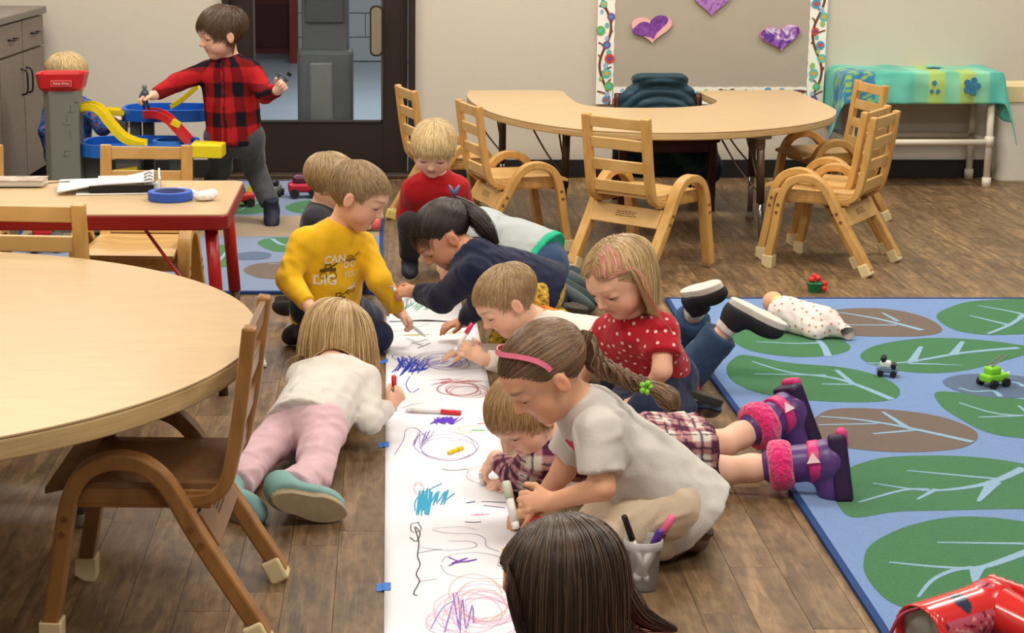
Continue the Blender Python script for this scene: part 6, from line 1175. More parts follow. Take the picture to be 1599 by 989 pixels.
draw([loops(738, 962, 110, 60, 5, .0016), loops(755, 950, 90, 50, 4, .0014)], (232, 172, 206)); draw([loops(742, 940, 80, 60, 3, .0016)], (232, 176, 150)); draw([zig(722, 962, 50, 50, 9, 1.3, .003, .4), line([(672, 985), (690, 955), (705, 945)], .002)], (138, 110, 196)); draw([loops(690, 975, 60, 30, 3, .0014)], (226, 190, 214))
draw([zig(650, 525, 30, 8, 14, .1, .005)], (226, 206, 110)); draw([zig(706, 521, 30, 10, 10, .3, .005)], (240, 232, 170)); draw([line([(610, 520), (640, 516), (670, 508)], .002), line([(628, 508), (650, 514)], .002)], (160, 150, 130))
draw([zig(655, 488, 60, 16, 20, .8, .0026), line([(610, 486), (640, 478), (690, 470)], .0024)], (84, 178, 130), sheet, ph2); draw([zig(660, 482, 70, 20, 14, 1.4, .0022)], (60, 96, 150), sheet, ph2); draw([zig(690, 470, 36, 14, 22, .5, .009)], (142, 186, 216), sheet, ph2)
m_tape = mat('blue_tape', (72, 130, 214), .7, .2)
for px, py, w_, a, lab in ((598, 566, .030, 0, 'small blue tape strip holding the paper beside the blue scribble'), (599, 696, .028, 0, 'blue tape strip on the left paper edge beside the pink trousers'), (599, 919, .030, -.05, 'blue tape strip nearest the camera on the left paper edge'), (601, 646, .006, .1, 'thin sliver of tape at the paper edge below the drawing hand')):
    x, y = xy(px, py); t = MB(); n = 6
    for i in range(n + 1):
        for s_ in (-1, 1): xx = x - w_ / 2 + w_ * i / n; t.v.append((xx, y + s_ * .022 + a * (xx - x), max(.0012, (ph(xx, y) + .0012) if xx > PX0 else .0014 + .0035 * max(0, 1 - (PX0 - xx) / .008))))
    t.c = [None] * len(t.v); t.f = [(2 * i, 2 * i + 2, 2 * i + 3, 2 * i + 1) for i in range(n)]; o = t.build('tape_strip', m_tape); o.modifiers.new('t', 'SOLIDIFY').thickness = .0004; tag(o, lab, 'tape', 'tape strips on the paper edge')
# ================================================================== MARKERS
m_mb = mat('marker_white', (232, 230, 226), .35, .4)
def marker(p0, p1, colr, label, capped=True, group='felt-tip markers', r=.0062, tip=None, back=None):
    """p0 = cap or tip end, p1 = back end"""
    p0, p1 = np.array(p0, float), np.array(p1, float); c = (p0 + p1) / 2; L = np.linalg.norm(p1 - p0); d = Vector(p1 - p0).normalized()
    e = empty('marker', tuple(p0)); e.rotation_mode = 'QUATERNION'; e.rotation_quaternion = Vector((0, 0, 1)).rotation_difference(d); tag(e, label, 'marker', group)
    m_c = mat('ink_cap_%d_%d_%d' % colr, colr, .3, .5); cap = L * .36
    if capped:
        MB().lathe([(.001, 0), (r * .85, 0), (r * 1.12, .003), (r * 1.18, cap), (.001, cap)], 12).build('cap', m_c, e, smooth=True); b0 = cap - .001
    else:
        MB().lathe([(.0004, -.001), (.0018, .004), (.0022, .008), (.001, .008)], 8).build('nib', mat('nib_%d_%d_%d' % (tip or colr), tip or colr, .6), e, smooth=True); MB().lathe([(.0022, .006), (.0042, .010), (.0048, .022), (r, .026), (.001, .026)], 12).build('collar', m_mb, e, smooth=True); b0 = .025
    MB().lathe([(.001, b0), (r, b0), (r, L - .014), (.001, L - .014)], 12).build('barrel', m_mb, e, smooth=True)
    MB().lathe([(.001, L - .015), (r * .98, L - .015), (r * .94, L - .002), (r * .7, L), (.001, L)], 12).build('end_plug', mat('plug_%d' % (back[0] if back else 999), back, .4) if back else m_mb, e, smooth=True); return e
def onfl(px, py, z=.008): return G(px, py, z)
def hp_(key, i, dz=0): return np.array(JOINTS[key]['wr'][i])
RED = (214, 52, 56)
y_ = JOINTS['pink_girl']['wr'][1][1]; marker(V(615, 587, y_ + .02), V(617, 642, y_ + .05), RED, 'red-capped marker gripped upright by the girl in pink trousers')
marker(onfl(720, 645, .011), onfl(634, 640, .011), RED, 'red-capped marker lying flat across the paper strip')
marker(onfl(409, 551, .008), onfl(414, 571, .008), (232, 230, 224), 'short white marker piece lying on the floor planks behind the blond girl')
y_ = JOINTS['navy_girl']['wr'][0][1]; marker(V(602, 441, y_ - .02), V(628, 464, y_ + .04), (236, 232, 222), 'white marker held by the dark-haired girl in navy')
y_ = JOINTS['yellow_boy']['wr'][1][1]; marker(V(664, 526, y_ + .06), V(628, 498, y_ - .02), (30, 30, 34), 'uncapped black marker in the hand of the child in mustard yellow', capped=False, r=.0055)
y_ = JOINTS['sweater_boy']['wr'][0][1]; marker(V(738, 505, y_ - .02), V(710, 549, y_ - .04), (224, 60, 104), 'marker with a pink cap held by the child in the white sweater')
y_ = JOINTS['boots_toddler']['wr'][0][1]; marker(V(758, 775, y_ - .02), V(750, 738, y_ - .01), (30, 30, 34), 'uncapped black marker drawing under the hand of the plaid toddler', capped=False)
y_ = JOINTS['braid_girl']['wr'][0][1]; marker(V(790, 752, y_ + .02), V(806, 826, y_ - .03), (206, 212, 190), 'thick clear-barrelled marker with green end in the braided girl\'s hand', capped=True, r=.0088, back=(236, 234, 228))
marker(onfl(722, 700, .008), onfl(700, 708, .008), (236, 206, 30), 'loose yellow marker cap lying on the purple scribble')
for ch_ in list(bpy.data.objects):
    if ch_.get('label') == 'loose yellow marker cap lying on the purple scribble':
        for c_ in list(ch_.children):
            if c_.name.split('.')[0] in ('barrel', 'end_plug'): c_.data.materials[0] = mat('cap_yellow', (236, 206, 30), .3, .5)
# ---- cup of markers
cp = G(1003, 922); cup = empty('marker_cup', (float(cp[0]), float(cp[1]) + .012, 0)); tag(cup, 'translucent plastic cup holding markers on the floor at the bottom', 'cup')
m_cup = mat('frosted_plastic', (250, 250, 252), .25, .4, trans=.88, ior=1.12)
MB().lathe([(.001, .002), (.030, .002), (.031, .004), (.0385, .098), (.0395, .098), (.0395, .103), (.0375, .103), (.0300, .005), (.001, .005)], 40).build('wall', m_cup, cup, smooth=True)
MB().lathe([(.0395, .090), (.0415, .092), (.0415, .108), (.0395, .110), (.0375, .108), (.0375, .092)], 40).build('rim', mat('cup_rim', (228, 226, 228), .35, .4, trans=.5, ior=1.15), cup, smooth=True)
cl_ = np.array([cup.location.x, cup.location.y, 0])
for a, t, colr, lab, L in (((.012, .0), (-.020, -.004), (34, 28, 32), 'black-capped marker leaning left in the plastic cup', .158), ((-.010, .004), (.024, -.002), (84, 44, 142), 'purple-capped marker in the plastic cup', .125), ((-.004, .012), (.034, .006), (84, 36, 34), 'dark brown capped marker in the plastic cup', .118), ((-.016, .010), (.036, .022), (238, 108, 150), 'pink-capped marker leaning right in the plastic cup', .160)):
    b0 = cl_ + [a[0], a[1], .012]; t0 = cl_ + [t[0], t[1], .10]; d = nrm(t0 - b0); marker(b0 + d * L, b0, colr, lab, group='markers in the plastic cup', r=.006 if colr[0] < 50 else .0072)
# ================================================================== TOYS, TABLE-TOP THINGS, COAT
m_gy = mat('toy_grey', (120, 122, 112), .5, .35, var=.06); m_ry = mat('toy_red', (196, 36, 40), .35, .45); m_yl = mat('toy_yellow', (232, 208, 28), .4, .4); m_bl = mat('toy_blue', (28, 96, 188), .4, .4); m_gdk = mat('toy_dark_grey', (84, 84, 80), .5, .3)
YG = 8.0; g0 = V(103, 280, YG); gar = empty('toy_garage', (float(g0[0]), YG, .011)); tag(gar, 'grey toy parking garage with red tower cap and blue and yellow ramps', 'toy garage')
def gp(px, py, Y=YG): p = V(px, py, Y); return Vector((p[0] - gar.location.x, Y - YG, p[2] - .011))
wt = (gp(131, 200) - gp(75, 200)).x; zt = gp(100, 138).z
oc = [(-.5, -.25), (-.3, -.5), (.5, -.5), (.5, .3), (.3, .5), (-.5, .5)]
MB().prism([(x * wt, y * wt) for x, y in oc], 0, zt).build('tower', m_gy, gar, bevel=.006)
bl = MB()
for i, (px, py, w_, h_) in enumerate([(110, 175, 9, .7), (104, 195, 12, .7), (104, 185, .7, 10), (110, 170, .7, 10), (106, 236, 10, .7), (101, 240, .7, 9), (110, 210, .7, 14), (103, 244, 10, .7), (120, 160, 8, .7)]):
    p = gp(px, py, YG - wt / 2); s_ = .0028; bl.box((p.x, -wt / 2 - .0008, p.z), (w_ * s_, .002, h_ * s_))
o = bl.build('brick_relief', mat('toy_grey_line', (96, 98, 90), .6), gar); o['kind'] = 'stuff'
cap_ = loftbox([(wt * 1.05, wt * 1.0, .02, zt - .005), (wt * 1.2, wt * 1.15, .03, zt + .008), (wt * 1.34, wt * 1.25, .04, zt + .055), (wt * 1.36, wt * 1.27, .04, zt + .066), (wt * 1.24, wt * 1.15, .035, zt + .062), (wt * 1.12, wt * 1.0, .03, zt + .03)]); cap_.f.append(tuple(range(5 * 28, 6 * 28))); cap_.f.append(tuple(range(28))[::-1]); cap_ = cap_.build('tower_cap', m_ry, gar)
lb = MB().box((0.012, -wt * .6 - .012, zt + .030), (.085, .004, .026)).build('label_frame', mat('label_pale', (222, 120, 120), .5), cap_); lb2 = MB().box((0.012, -wt * .6 - .0145, zt + .030), (.079, .002, .020)).build('label_plate', m_ry, cap_)
tc = bpy.data.curves.new('label_text', 'FONT'); tc.body = 'Fisher-Price'; tc.size = .0135; tc.align_x = 'CENTER'; tc.align_y = 'CENTER'; tc.extrude = .0004; to = bpy.data.objects.new('label_text', tc); COL.objects.link(to); to.parent = cap_; to.location = (.012, -wt * .6 - .0165, zt + .030); to.rotation_euler = (math.pi / 2, 0, 0); dg_ = bpy.context.evaluated_depsgraph_get(); me_ = bpy.data.meshes.new_from_object(to.evaluated_get(dg_)); me_.materials.clear(); me_.materials.append(mat('label_white', (240, 226, 222), .5)); tm = bpy.data.objects.new('label_text', me_); COL.objects.link(tm); tm.parent = cap_; tm.location = to.location; tm.rotation_euler = to.rotation_euler; tm['kind'] = 'stuff'; bpy.data.objects.remove(to)
def tray(pts, z0, h, m, name, lip=.02):      # tray from picture points on a level
    P = [(gp_.x, gp_.y) for gp_ in pts]; c = np.mean(P, 0); mb = MB().prism(P, z0, z0 + h * .4); n = len(P); inn = [(c[0] + (x - c[0]) * .93, c[1] + (y - c[1]) * .9) for x, y in P]
    mb.add([(x, y, z0 + h * .4) for x, y in P] + [(x, y, z0 + h) for x, y in P] + [(x, y, z0 + h) for x, y in inn] + [(x, y, z0 + h * .4) for x, y in inn], [f for i in range(n) for f in ((i, (i + 1) % n, n + (i + 1) % n, n + i), (n + i, n + (i + 1) % n, 2 * n + (i + 1) % n, 2 * n + i), (2 * n + i, 2 * n + (i + 1) % n, 3 * n + (i + 1) % n, 3 * n + i))])
    return mb.build(name, m, gar)
def slide(path, w, name, m, wall=.018, Bv=(0, 1, 0)):     # gutter with side walls
    o = MB().sweep(path, Bv, w, .008).build(name, m, gar); B_ = Vector(Bv)
    for s_ in (-1, 1): MB().sweep([p + B_ * (s_ * w / 2) + Vector((0, 0, wall / 2)) for p in path], Bv, .007, wall).build('side_wall', m, o)
    return o
zl = gp(200, 247, YG - .1).z
def ovl(x0, x1, y0, y1, n=28): return [Vector(((x0 + x1) / 2 + (x1 - x0) / 2 * math.copysign(abs(math.cos(t)) ** .6, math.cos(t)), (y0 + y1) / 2 + (y1 - y0) / 2 * math.copysign(abs(math.sin(t)) ** .6, math.sin(t)), 0)) for t in [2 * math.pi * k / n for k in range(n)]]
xa, xb = gp(119, 240, YG - .1).x, gp(305, 240, YG - .1).x
tray(ovl(xa, xb, -.12, .24), zl, .052, m_bl, 'lower_deck'); MB().lathe([(.06, 0), (.075, .0), (.075, .02), (.06, .02)], 28, ((xa + xb) / 2 + .12, .1, zl + .03)).build('turntable', mat('toy_blue_light', (66, 130, 206), .4), gar)
MB().prism([(xb - .02, -.10), (xb + .11, -.12), (xb + .12, .0), (xb - .02, .06)], zl + .0, zl + .055).build('yellow_spout', m_yl, gar, bevel=.006)
zu = gp(260, 186, YG + .38).z; xc, xd = gp(190, 180, YG + .38).x, gp(335, 180, YG + .38).x
tray(ovl(xc, xd, .26, .58), zu, .05, m_bl, 'upper_deck'); 
slide(smooth_path([gp(268, 168, YG + .42), gp(285, 158, YG + .42), gp(310, 136, YG + .42)], 5), .09, 'upper_ramp', m_yl)
slide(smooth_path([gp(126, 172, YG + .02), gp(140, 170, YG + .0), gp(156, 176, YG - .02), (gp(172, 196, YG - .02)), gp(192, 218, YG - .02), gp(214, 228, YG - .02), gp(228, 230, YG - .02)], 6), .10, 'yellow_ramp', m_yl, .028)
slide(smooth_path([gp(150, 178, YG + .3), gp(170, 176, YG + .3), gp(195, 178, YG + .32)], 5), .09, 'yellow_bridge', m_yl)
slide(smooth_path([gp(226, 182, YG + .26), gp(244, 182, YG + .22), gp(262, 190, YG + .16), gp(278, 206, YG + .1), gp(296, 226, YG + .06)], 6), .11, 'red_ramp', m_ry, .03)
MB().box(tuple(gp(275, 193, YG + .05)), (.04, .02, .03), m=Matrix.Rotation(.5, 3, 'Y')).build('yellow_gate', m_yl, gar, bevel=.004)
for px, Y_ in ((190, .32), (212, .34), (232, .36)): p = gp(px, 190, YG + Y_); MB().box((p.x, p.y, zu / 2), (.045, .06, zu)).build('column', m_gdk, gar, bevel=.005)
for px, Y_ in ((150, .12), (282, .1), (200, -.02)): p = gp(px, 240, YG + Y_); MB().prism([(p.x - .05, p.y - .04), (p.x + .05, p.y - .04), (p.x + .05, p.y + .05), (p.x - .05, p.y + .05)], 0, zl + .002).build('column', m_gy, gar, bevel=.008)
MB().box(((xa + xb) / 2, .08, .025), (xb - xa, .46, .03)).build('base', m_gy, gar, bevel=.01); MB().lathe([(.001, 0), (.09, 0), (.085, .10), (.001, .10)], 28, ((xa + xb) / 2 + .09, -.02, .04)).build('lift_drum', m_gdk, gar, smooth=False)
MB().box((xa + .2, -.06, zl - .07), (.1, .03, .05), m=Matrix.Rotation(-.15, 3, 'Y')).build('yellow_panel', m_yl, gar, bevel=.004)
# ---- small toys
def toy_car(px, py, s, rz, m1, m2, label, z=.011, name='toy_car', Y=None):
    p = G(px, py, z); r = empty(name, (float(p[0]), float(p[1]), z), rz); tag(r, label, 'toy', 'toys on the rugs')
    MB().box((0, 0, .028 * s), (.085 * s, .046 * s, .026 * s)).build('body', m1, r, bevel=.008 * s, seg=3); MB().box((-.008 * s, 0, .05 * s), (.045 * s, .04 * s, .026 * s)).build('cabin', m2, r, bevel=.009 * s, seg=3)
    for sx in (-1, 1):
        for sy_ in (-1, 1):
            w_ = MB(); P = [(.013 * s * math.cos(k * math.pi / 8), .013 * s * math.sin(k * math.pi / 8)) for k in range(16)]; w_.add([(sx * .026 * s + x, sy_ * .027 * s - .006 * s, .014 * s + y) for x, y in P] + [(sx * .026 * s + x, sy_ * .027 * s + .006 * s, .014 * s + y) for x, y in P], [tuple(range(16)), tuple(range(16, 32))[::-1]] + [(k, k + 16, (k + 1) % 16 + 16, (k + 1) % 16) for k in range(16)]); w_.build('wheel', mat('tyre', (36, 36, 38), .7), r)
    return r
m_lime = mat('lime', (132, 208, 50), .35, .4); m_w = mat('toy_white', (232, 232, 230), .4); m_k = mat('toy_black', (30, 30, 32), .4)
gc = toy_car(1551, 603, .95, .5, m_lime, m_lime, 'lime green toy truck with a grey ladder on the right edge of the big rug')
for k in (-1, 1): MB().tube([(-.02, k * .009, .062), (.042, k * .009, .088)], .002, 6).build('ladder_rail', mat('ladder_grey', (112, 120, 110), .4), gc)
for k in range(5): MB().tube([(-.012 + .012 * k, -.009, .065 + .005 * k), (-.012 + .012 * k, .009, .065 + .005 * k)], .0016, 6).build('ladder_rung', mat('ladder_grey', (112, 120, 110), .4), gc)
for k in (-1, 1): MB().ell((.0435, k * .012, .034), (.004, .007, .007), nu=8, nv=6).build('headlight', m_w, gc)
pc = toy_car(1385, 587, .72, -.3, mat('toy_bluegrey', (110, 136, 158), .4), m_w, 'small black and white toy vehicle with blue base on the big rug')
for k in (-1, 1): MB().ell((-.012, k * .012, .052), (.009, .007, .009), nu=10, nv=8).build('ear', m_k, pc)
MB().box((.018, 0, .030), (.014, .034, .018)).build('front_panel', m_k, pc, bevel=.003)
rc = toy_car(474, 308, 1.7, 0.1, mat('toy_crimson', (196, 30, 56), .3, .5), mat('toy_plum', (92, 34, 60), .3, .5), 'shiny crimson toy car parked on the smaller rug by the door')
rc2 = toy_car(375, 322, 1.5, .3, m_ry, m_gdk, 'red toy truck between the toy garage and the standing toddler')
MB().tube(smooth_path([(.04, 0, .05), (.06, 0, .1), (.09, 0, .09), (.10, 0, .07)], 4), .012, 8).build('yellow_arm', m_yl, rc2, smooth=True)
rc3 = toy_car(72, 392, 1.7, .2, m_gdk, m_ry, 'red and grey toy under the red-edged table at the left'); MB().lathe([(.001, 0), (.03, 0), (.03, .03), (.001, .04)], 14, (.09, 0, .0)).build('yellow_knob', m_yl, rc3)
bx_ = toy_car(428, 306, 1.2, 1.4, m_gy, m_k, 'grey and black toy piece beside the crimson toy car')
p = G(570, 360, .012); tb_ = empty('toy_bottle', (float(p[0]), float(p[1]), .012), -.1); tag(tb_, 'white toy bottle with a pink lid lying near the mustard shirt', 'toy', 'toys on the rugs')
M9 = Matrix.Rotation(math.pi / 2, 3, 'Y')
def lay(mb): mb.v = [tuple(M9 @ Vector(v) + Vector((0, 0, .035))) for v in mb.v]; return mb
lay(MB().lathe([(.001, -.06), (.03, -.058), (.033, -.04), (.033, .02), (.028, .03), (.001, .03)], 18)).build('body', m_w, tb_, smooth=True); lay(MB().lathe([(.001, .03), (.030, .03), (.030, .06), (.02, .066), (.001, .066)], 18)).build('lid', mat('salmon', (236, 120, 120), .4), tb_, smooth=True)
p = G(612, 342, .002); yb_ = MB().box((0, 0, .02), (.05, .04, .04), m=Matrix.Rotation(.3, 3, 'Y')).build('toy_block', mat('pale_yellow', (222, 208, 120), .5), bevel=.006, loc=(float(p[0]), float(p[1]), .003)); tag(yb_, 'pale yellow toy block on the floor beside the red top toddler', 'toy', 'toys on the rugs')
p = G(1272, 456, 0); fp = empty('toy_flowerpot', (float(p[0]), float(p[1]), 0)); tag(fp, 'tiny green toy pot with red flowers on the floor beyond the big rug', 'toy', 'toys on the rugs')
MB().lathe([(.001, 0), (.022, 0), (.030, .034), (.026, .036), (.001, .034)], 14).build('pot', mat('toy_green', (24, 110, 66), .4), fp)
for x, y, z in ((-.012, 0, .045), (.010, -.004, .05), (0, .01, .056), (.030, -.01, .014), (.034, .0, .03)): MB().ell((x, y, z), (.012, .012, .011), nu=10, nv=8).build('red_flower', mat('toy_flower', (214, 50, 52), .4), fp, smooth=True)
p = G(1190, 517, .012); nt_ = MB().ell((0, 0, .008), (.022, .012, .009), Matrix.Rotation(.3, 3, 'Z'), 14, 10).build('toy_nut', mat('nut_brown', (150, 92, 58), .4), loc=(float(p[0]), float(p[1]), .011), smooth=True); tag(nt_, 'small brown oval toy on the rug under the raised shoe', 'toy', 'toys on the rugs')
# ---- doll in a spotted suit
dl = empty('cloth_doll', tuple(np.append(G(1260, 515)[:2], .01))); tag(dl, 'cloth doll in a white spotted suit lying at the top of the big rug', 'doll')
dA, dB, dC, dD = G(1228, 492, .06), G(1285, 505, .05), G(1325, 520, .035), G(1275, 520, .03); dH = G(1207, 472, .06)
def dollb(f):
    f.cone(dA, dB, .062, .055, .03); f.cone(dB, dC, .038, .022, .03); f.cone(dA, dD, .045, .03, .03); f.cone(dB, dB + [.05, .1, .0], .035, .025, .03); f.cut((0, 0, .013), (0, 0, -1))
bd_ = solid('spotted_suit', dA - .16, dC + [.1, .2, .1], .005, dollb, cmat('doll_cotton', (232, 222, 214), var=.05), dl, folds=(.004, 75, 4)); scatter_dots(bd_, 130, .0042, 5, mat('doll_dot', (206, 140, 122), .8))
solid('head', dH - .08, dH + .08, .004, lambda f: (f.ell(dH, (.036, .04, .036)), f.ell(dH + [.02, -.02, -.005], (.02, .02, .02), None, .01)), mat('doll_skin', (228, 170, 130), .6), dl); solid('collar', dH - .08, dH + .1, .004, lambda f: f.ell(dH + [.012, -.03, .0], (.028, .022, .03)), cmat('doll_yellow', (232, 214, 128)), dl)
# ---- red rain boots at the bottom right
m_rr = mat('glossy_red_rubber', (206, 44, 42), .15, .6, coat=.4); m_rp = mat('pink_printed_rubber', (196, 96, 112), .2, .6, coat=.3, attr='Col')
def rain_boot(px0, py0, px1, py1, label):
    a = G(px0, py0, .06); b_ = G(px1, py1, .07); d = nrm(b_ - a); d[2] = 0; d = nrm(d); up = np.array([0, 0, 1.]); s_ = np.cross(d, up); c = (a + b_) / 2; rt = empty('rain_boot', (float(c[0]), float(c[1]), .011)); tag(rt, label, 'boot', 'red rain boots')
    L = np.linalg.norm(b_ - a); R_ = np.stack([s_, d, up], 1); top = a
    def pc_(P):
        v = (P - a) @ d / L; q = np.tile(L3((190, 92, 112)), (len(P), 1)); n = np.sin(P[:, 0] * 180 + 4 * np.sin(P[:, 1] * 70)) * np.sin(P[:, 1] * 150 + 3 * np.sin(P[:, 2] * 90)); q[n > .62] = L3((120, 34, 44)); q[n < -.75] = L3((226, 170, 160)); w = (P - a) @ s_
        q[np.abs((P[:, 2] - a[2]) - .045) < .014] = L3((206, 44, 42)); q[(v < .10) | (v > .93)] = L3((206, 44, 42)); bl_ = np.hypot(v - .45, (w - .02) / .16 * .6) < .09; q[bl_] = L3((40, 48, 70)); return q
    bt = solid('boot_shaft', np.minimum(a, b_) - .14, np.maximum(a, b_) + .14, .004, lambda f: (f.cone(a, b_, .056, .050, 0, flata=True), f.ell(b_ - up * .0, (.05, .055, .056), R_, .01), f.cone(a - d * .01, a + d * L * .55, .051, .047, .0, 'sub'), f.cut((0, 0, .012), (0, 0, -1))), m_rp, rt, col=pc_)
    solid('foot', b_ - .2, b_ + .2, .004, lambda f: (f.cone(b_ + d * .0, b_ + s_ * .13 - up * .012, .05, .042, .01), f.cut((0, 0, .012), (0, 0, -1))), m_rr, rt)
    solid('sole', b_ - .22, b_ + .22, .004, lambda f: [f.box(b_ + d * .052 + s_ * .05 - up * .004, (.10, .008, .046), R_, .006)] + [f.box(b_ + d * .060 + s_ * (-.04 + .022 * k) - up * .004, (.006, .006, .046), R_, .003) for k in range(9)], m_rr, rt)
    solid('lining', a - .1, a + .1, .004, lambda f: (f.cone(a + d * .02, a + d * .06, .052, .05, 0, flata=True)), cmat('grey_lining', (150, 156, 150)), rt)
    P = smooth_path([a - d * .0 + up * .05, a - d * .05 + up * .045 - s_ * .0, a - d * .075 + up * .0, a - d * .04 - up * .02], 5); MB().tube([np.array(list(p)) - root_np(rt) for p in P], .0035, 8).build('pull_loop', mat('maroon_cord', (128, 24, 48), .4), rt, smooth=True)
rain_boot(1432, 990, 1545, 948, 'red rain boot with pink print lying on the rug, the left one of the two'); rain_boot(1575, 1062, 1695, 1012, 'red rain boot cut by the bottom right corner of the picture')
# ---- things on the red-edged table
ZT2 = .5305
p = G(185, 296, ZT2); bi = empty('ring_binder', (float(p[0]), float(p[1]), ZT2), .12); bi.scale = (1.12, 1.1, 1.2); tag(bi, 'open white ring binder full of papers on the red-edged table', 'binder')
bw_ = .22
MB().box((0, 0, .002), (bw_, .20, .004)).build('back_cover', m_w, bi, bevel=.001); MB().box((bw_ / 2, 0, .020), (.005, .20, .04)).build('spine', m_w, bi, bevel=.001)
sp_ = MB().box((bw_ / 2 + .0035, -.07, .02), (.002, .05, .034)).build('spine_label', mat('peach_label', (220, 168, 146), .6), bi)
pg = MB()
for j_ in range(9):
    for i in range(15):
        u, v = i / 14, j_ / 8; pg.v.append((-.16 + .255 * u, -.092 + .184 * v + .006 * math.sin(u * 5), .010 + .030 * u ** 1.3 + .006 * math.sin(u * 4 + v * 2)))
pg.c = [None] * len(pg.v); pg.f = [(j_ * 15 + i, j_ * 15 + i + 1, (j_ + 1) * 15 + i + 1, (j_ + 1) * 15 + i) for j_ in range(8) for i in range(14)]; pgo = pg.build('pages', m_paper, bi, smooth=True); pgo.modifiers.new('t', 'SOLIDIFY').thickness = .004
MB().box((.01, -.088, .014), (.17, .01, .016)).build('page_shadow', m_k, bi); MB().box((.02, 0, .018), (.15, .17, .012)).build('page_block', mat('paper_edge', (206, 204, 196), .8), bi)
for k in (-.06, 0, .06): MB().tube(smooth_path([(.085, k - .03, .008), (.07, k - .03, .03), (.085, k - .03, .038), (.1, k - .03, .03)], 4), .0025, 8).build('ring', m_chrome, bi, smooth=True)
MB().tube([(-.19, .05, .012), (-.13, .02, .02)], .002, 6).build('clip', m_chrome, bi)
p = G(266, 312, ZT2); tr = empty('tape_roll', (float(p[0]), float(p[1]), ZT2)); tag(tr, 'roll of blue painter\'s tape lying flat on the red-edged table', 'tape')
MB().lathe([(.048, .0005), (.064, .0005), (.065, .003), (.065, .024), (.064, .026), (.048, .026)], 56).build('tape_winding', mat('painters_blue', (54, 92, 190), .6, .3), tr, smooth=False); MB().lathe([(.048, .026), (.0455, .026), (.0455, .0), (.048, .0)], 56).build('core', mat('core_blue', (84, 96, 150), .7), tr)
p = G(318, 307, ZT2 + .012); q = G(280, 297, ZT2 + .01); tis = empty('crumpled_tissue', (float(p[0]), float(p[1]), ZT2)); tag(tis, 'crumpled white tissue beside the roll of blue tape', 'tissue')
solid('paper', np.minimum(p, q) - .05, np.maximum(p, q) + .06, .0032, lambda f: (f.cone(q, q + (p - q) * .6, .010, .012, .01), f.ell(p, (.030, .022, .018), None, .012), f.ell(p + [.022, .012, .006], (.020, .018, .016), None, .012), f.cut((0, 0, ZT2 + .001), (0, 0, -1))), cmat('tissue_white', (238, 236, 230)), tis, folds=(.004, 170, 3))
p = G(30, 290, ZT2); bk = empty('booklet', (float(p[0]), float(p[1]), ZT2), .02); tag(bk, 'worn closed booklet at the far left of the red-edged table', 'booklet'); MB().box((-.05, 0, .012), (.26, .10, .016)).build('pages', mat('paper_edge', (206, 204, 196), .8), bk, bevel=.002); MB().box((-.05, 0, .021), (.265, .105, .003)).build('cover', mat('booklet_cover', (196, 190, 172), .6, var=.3, rgb2=(150, 120, 110), vscale=30), bk, bevel=.001)
# ---- toys in the standing toddler's hands
w0, w1 = np.array(JOINTS['plaid_boy']['wr'][0]), np.array(JOINTS['plaid_boy']['wr'][1])
f0 = empty('toy_figure', tuple(V(226, 148, w0[1] - .02))); tag(f0, 'dark grey toy figure in the right hand of the plaid-shirted toddler', 'toy')
m_tg = mat('gunmetal', (70, 74, 84), .35, .5); MB().lathe([(.001, -.03), (.012, -.028), (.014, 0), (.012, .02), (.001, .022)], 10).build('torso', m_tg, f0, smooth=True); MB().ell((0, 0, .032), (.011, .011, .013), nu=10, nv=8).build('head', mat('steel_head', (120, 124, 130), .3), f0, smooth=True)
for k in (-1, 1): MB().tube([(k * .006, 0, -.026), (k * .010 + .006, 0, -.06)], .006, 8).build('leg', mat('figure_navy', (40, 42, 72), .4), f0, smooth=True); MB().tube([(k * .012, 0, .012), (k * .02, -.01, -.012)], .0045, 8).build('arm', m_tg, f0, smooth=True)
f1 = empty('toy_robot', tuple(V(441, 122, w1[1] - .03))); tag(f1, 'black toy held up in the left hand of the plaid-shirted toddler', 'toy'); Mx = Matrix.Rotation(-.9, 3, 'Y')
MB().box((0, 0, 0), (.022, .016, .05), m=Mx).build('body', m_tg, f1, bevel=.003); MB().box((.028, 0, .016), (.016, .012, .02), m=Mx).build('head', m_k, f1, bevel=.003); MB().box((-.004, -.010, -.002), (.014, .006, .02), m=Mx).build('panel', mat('figure_grey', (120, 122, 126), .4), f1, bevel=.001)
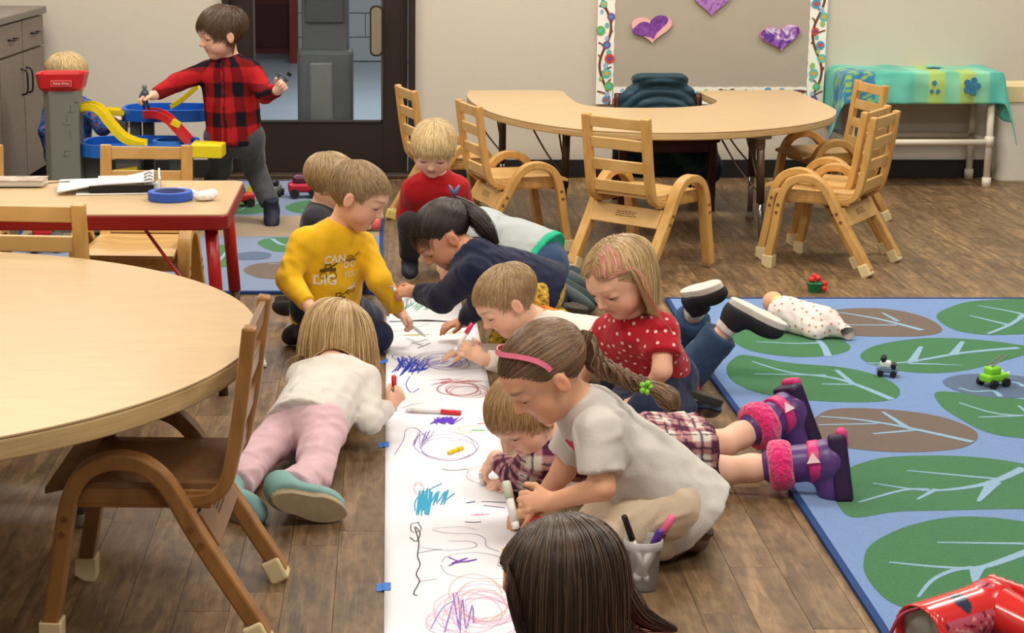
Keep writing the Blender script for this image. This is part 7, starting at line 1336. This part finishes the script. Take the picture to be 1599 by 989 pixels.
# ---- quilted coat over the dark chair
ct = empty('quilted_coat', (1.245, 8.93, 0)); tag(ct, 'dark teal quilted coat hung over the dark red chair', 'coat'); YC = 8.93
cz1 = V(1030, 118, YC)[2]; cz0 = V(1030, 275, YC)[2]; cxl, cxr = V(970, 165, YC)[0], V(1088, 165, YC)[0]; cm = (cxl + cxr) / 2; hw2 = (cxr - cxl) / 2
def coat(f):
    n = 9
    for k in range(n):
        t = k / (n - 1); z = cz1 - .03 - (cz1 - cz0 - .06) * t; w_ = hw2 * (.74 + .30 * min(1, t * 3)) + .01 * math.sin(k * 2.1); f.box((cm + .01 * t, YC - .02 * math.sin(t * 3), z), (w_, .055, .034), None, .025, .015)
    f.cone((cxr - .03, YC - .05, cz1 - .20), (cxr + .02, YC - .16, cz0 + .16), .045, .05, .02); f.cone((cxr + .02, YC - .16, cz0 + .16), (cxr + .035, YC - .24, cz0 + .06), .055, .06, .02); f.cone((cm + .03, YC - .1, cz0 + .2), (cxr - .02, YC - .26, cz0 + .07), .05, .055, .03); f.cone((cxl + .03, YC - .05, cz1 - .1), (cxl + .0, YC - .05, cz0 + .12), .045, .04, .02); f.box((cm, YC - .02, cz1 - .012), (hw2 * .62, .05, .02), None, .015, .02)
    X, Y, Z = f.ax[0][:, None, None], f.ax[1][None, :, None], f.ax[2][None, None, :]; rr_ = np.sqrt((X - cm) ** 2 + (Z - (cz1 - .30)) ** 2); f.f = f.f + (.008 * (1 - np.abs(np.sin(rr_ * math.pi / .042)) ** .7)).astype(np.float32) + 0 * Y
solid('quilted_body', (cxl - .1, YC - .36, cz0 - .1), (cxr + .15, YC + .12, cz1 + .08), .0055, coat, m_coat, ct, relax=1)
MB().tube([(.15, -.06, cz0 + .02), (.16, -.07, cz0 - .09), (.17, -.06, cz0 - .12)], .008, 8).build('strap', m_k, ct)

p = G(862, 842, 0); rd = empty('red_dish', (float(p[0]), float(p[1]), .0045)); tag(rd, 'shallow red plastic dish half hidden behind the dark-haired head', 'dish')
MB().lathe([(.001, .001), (.040, .001), (.050, .030), (.053, .031), (.053, .034), (.049, .034), (.039, .005), (.001, .005)], 36).build('bowl', m_ry, rd, smooth=True)
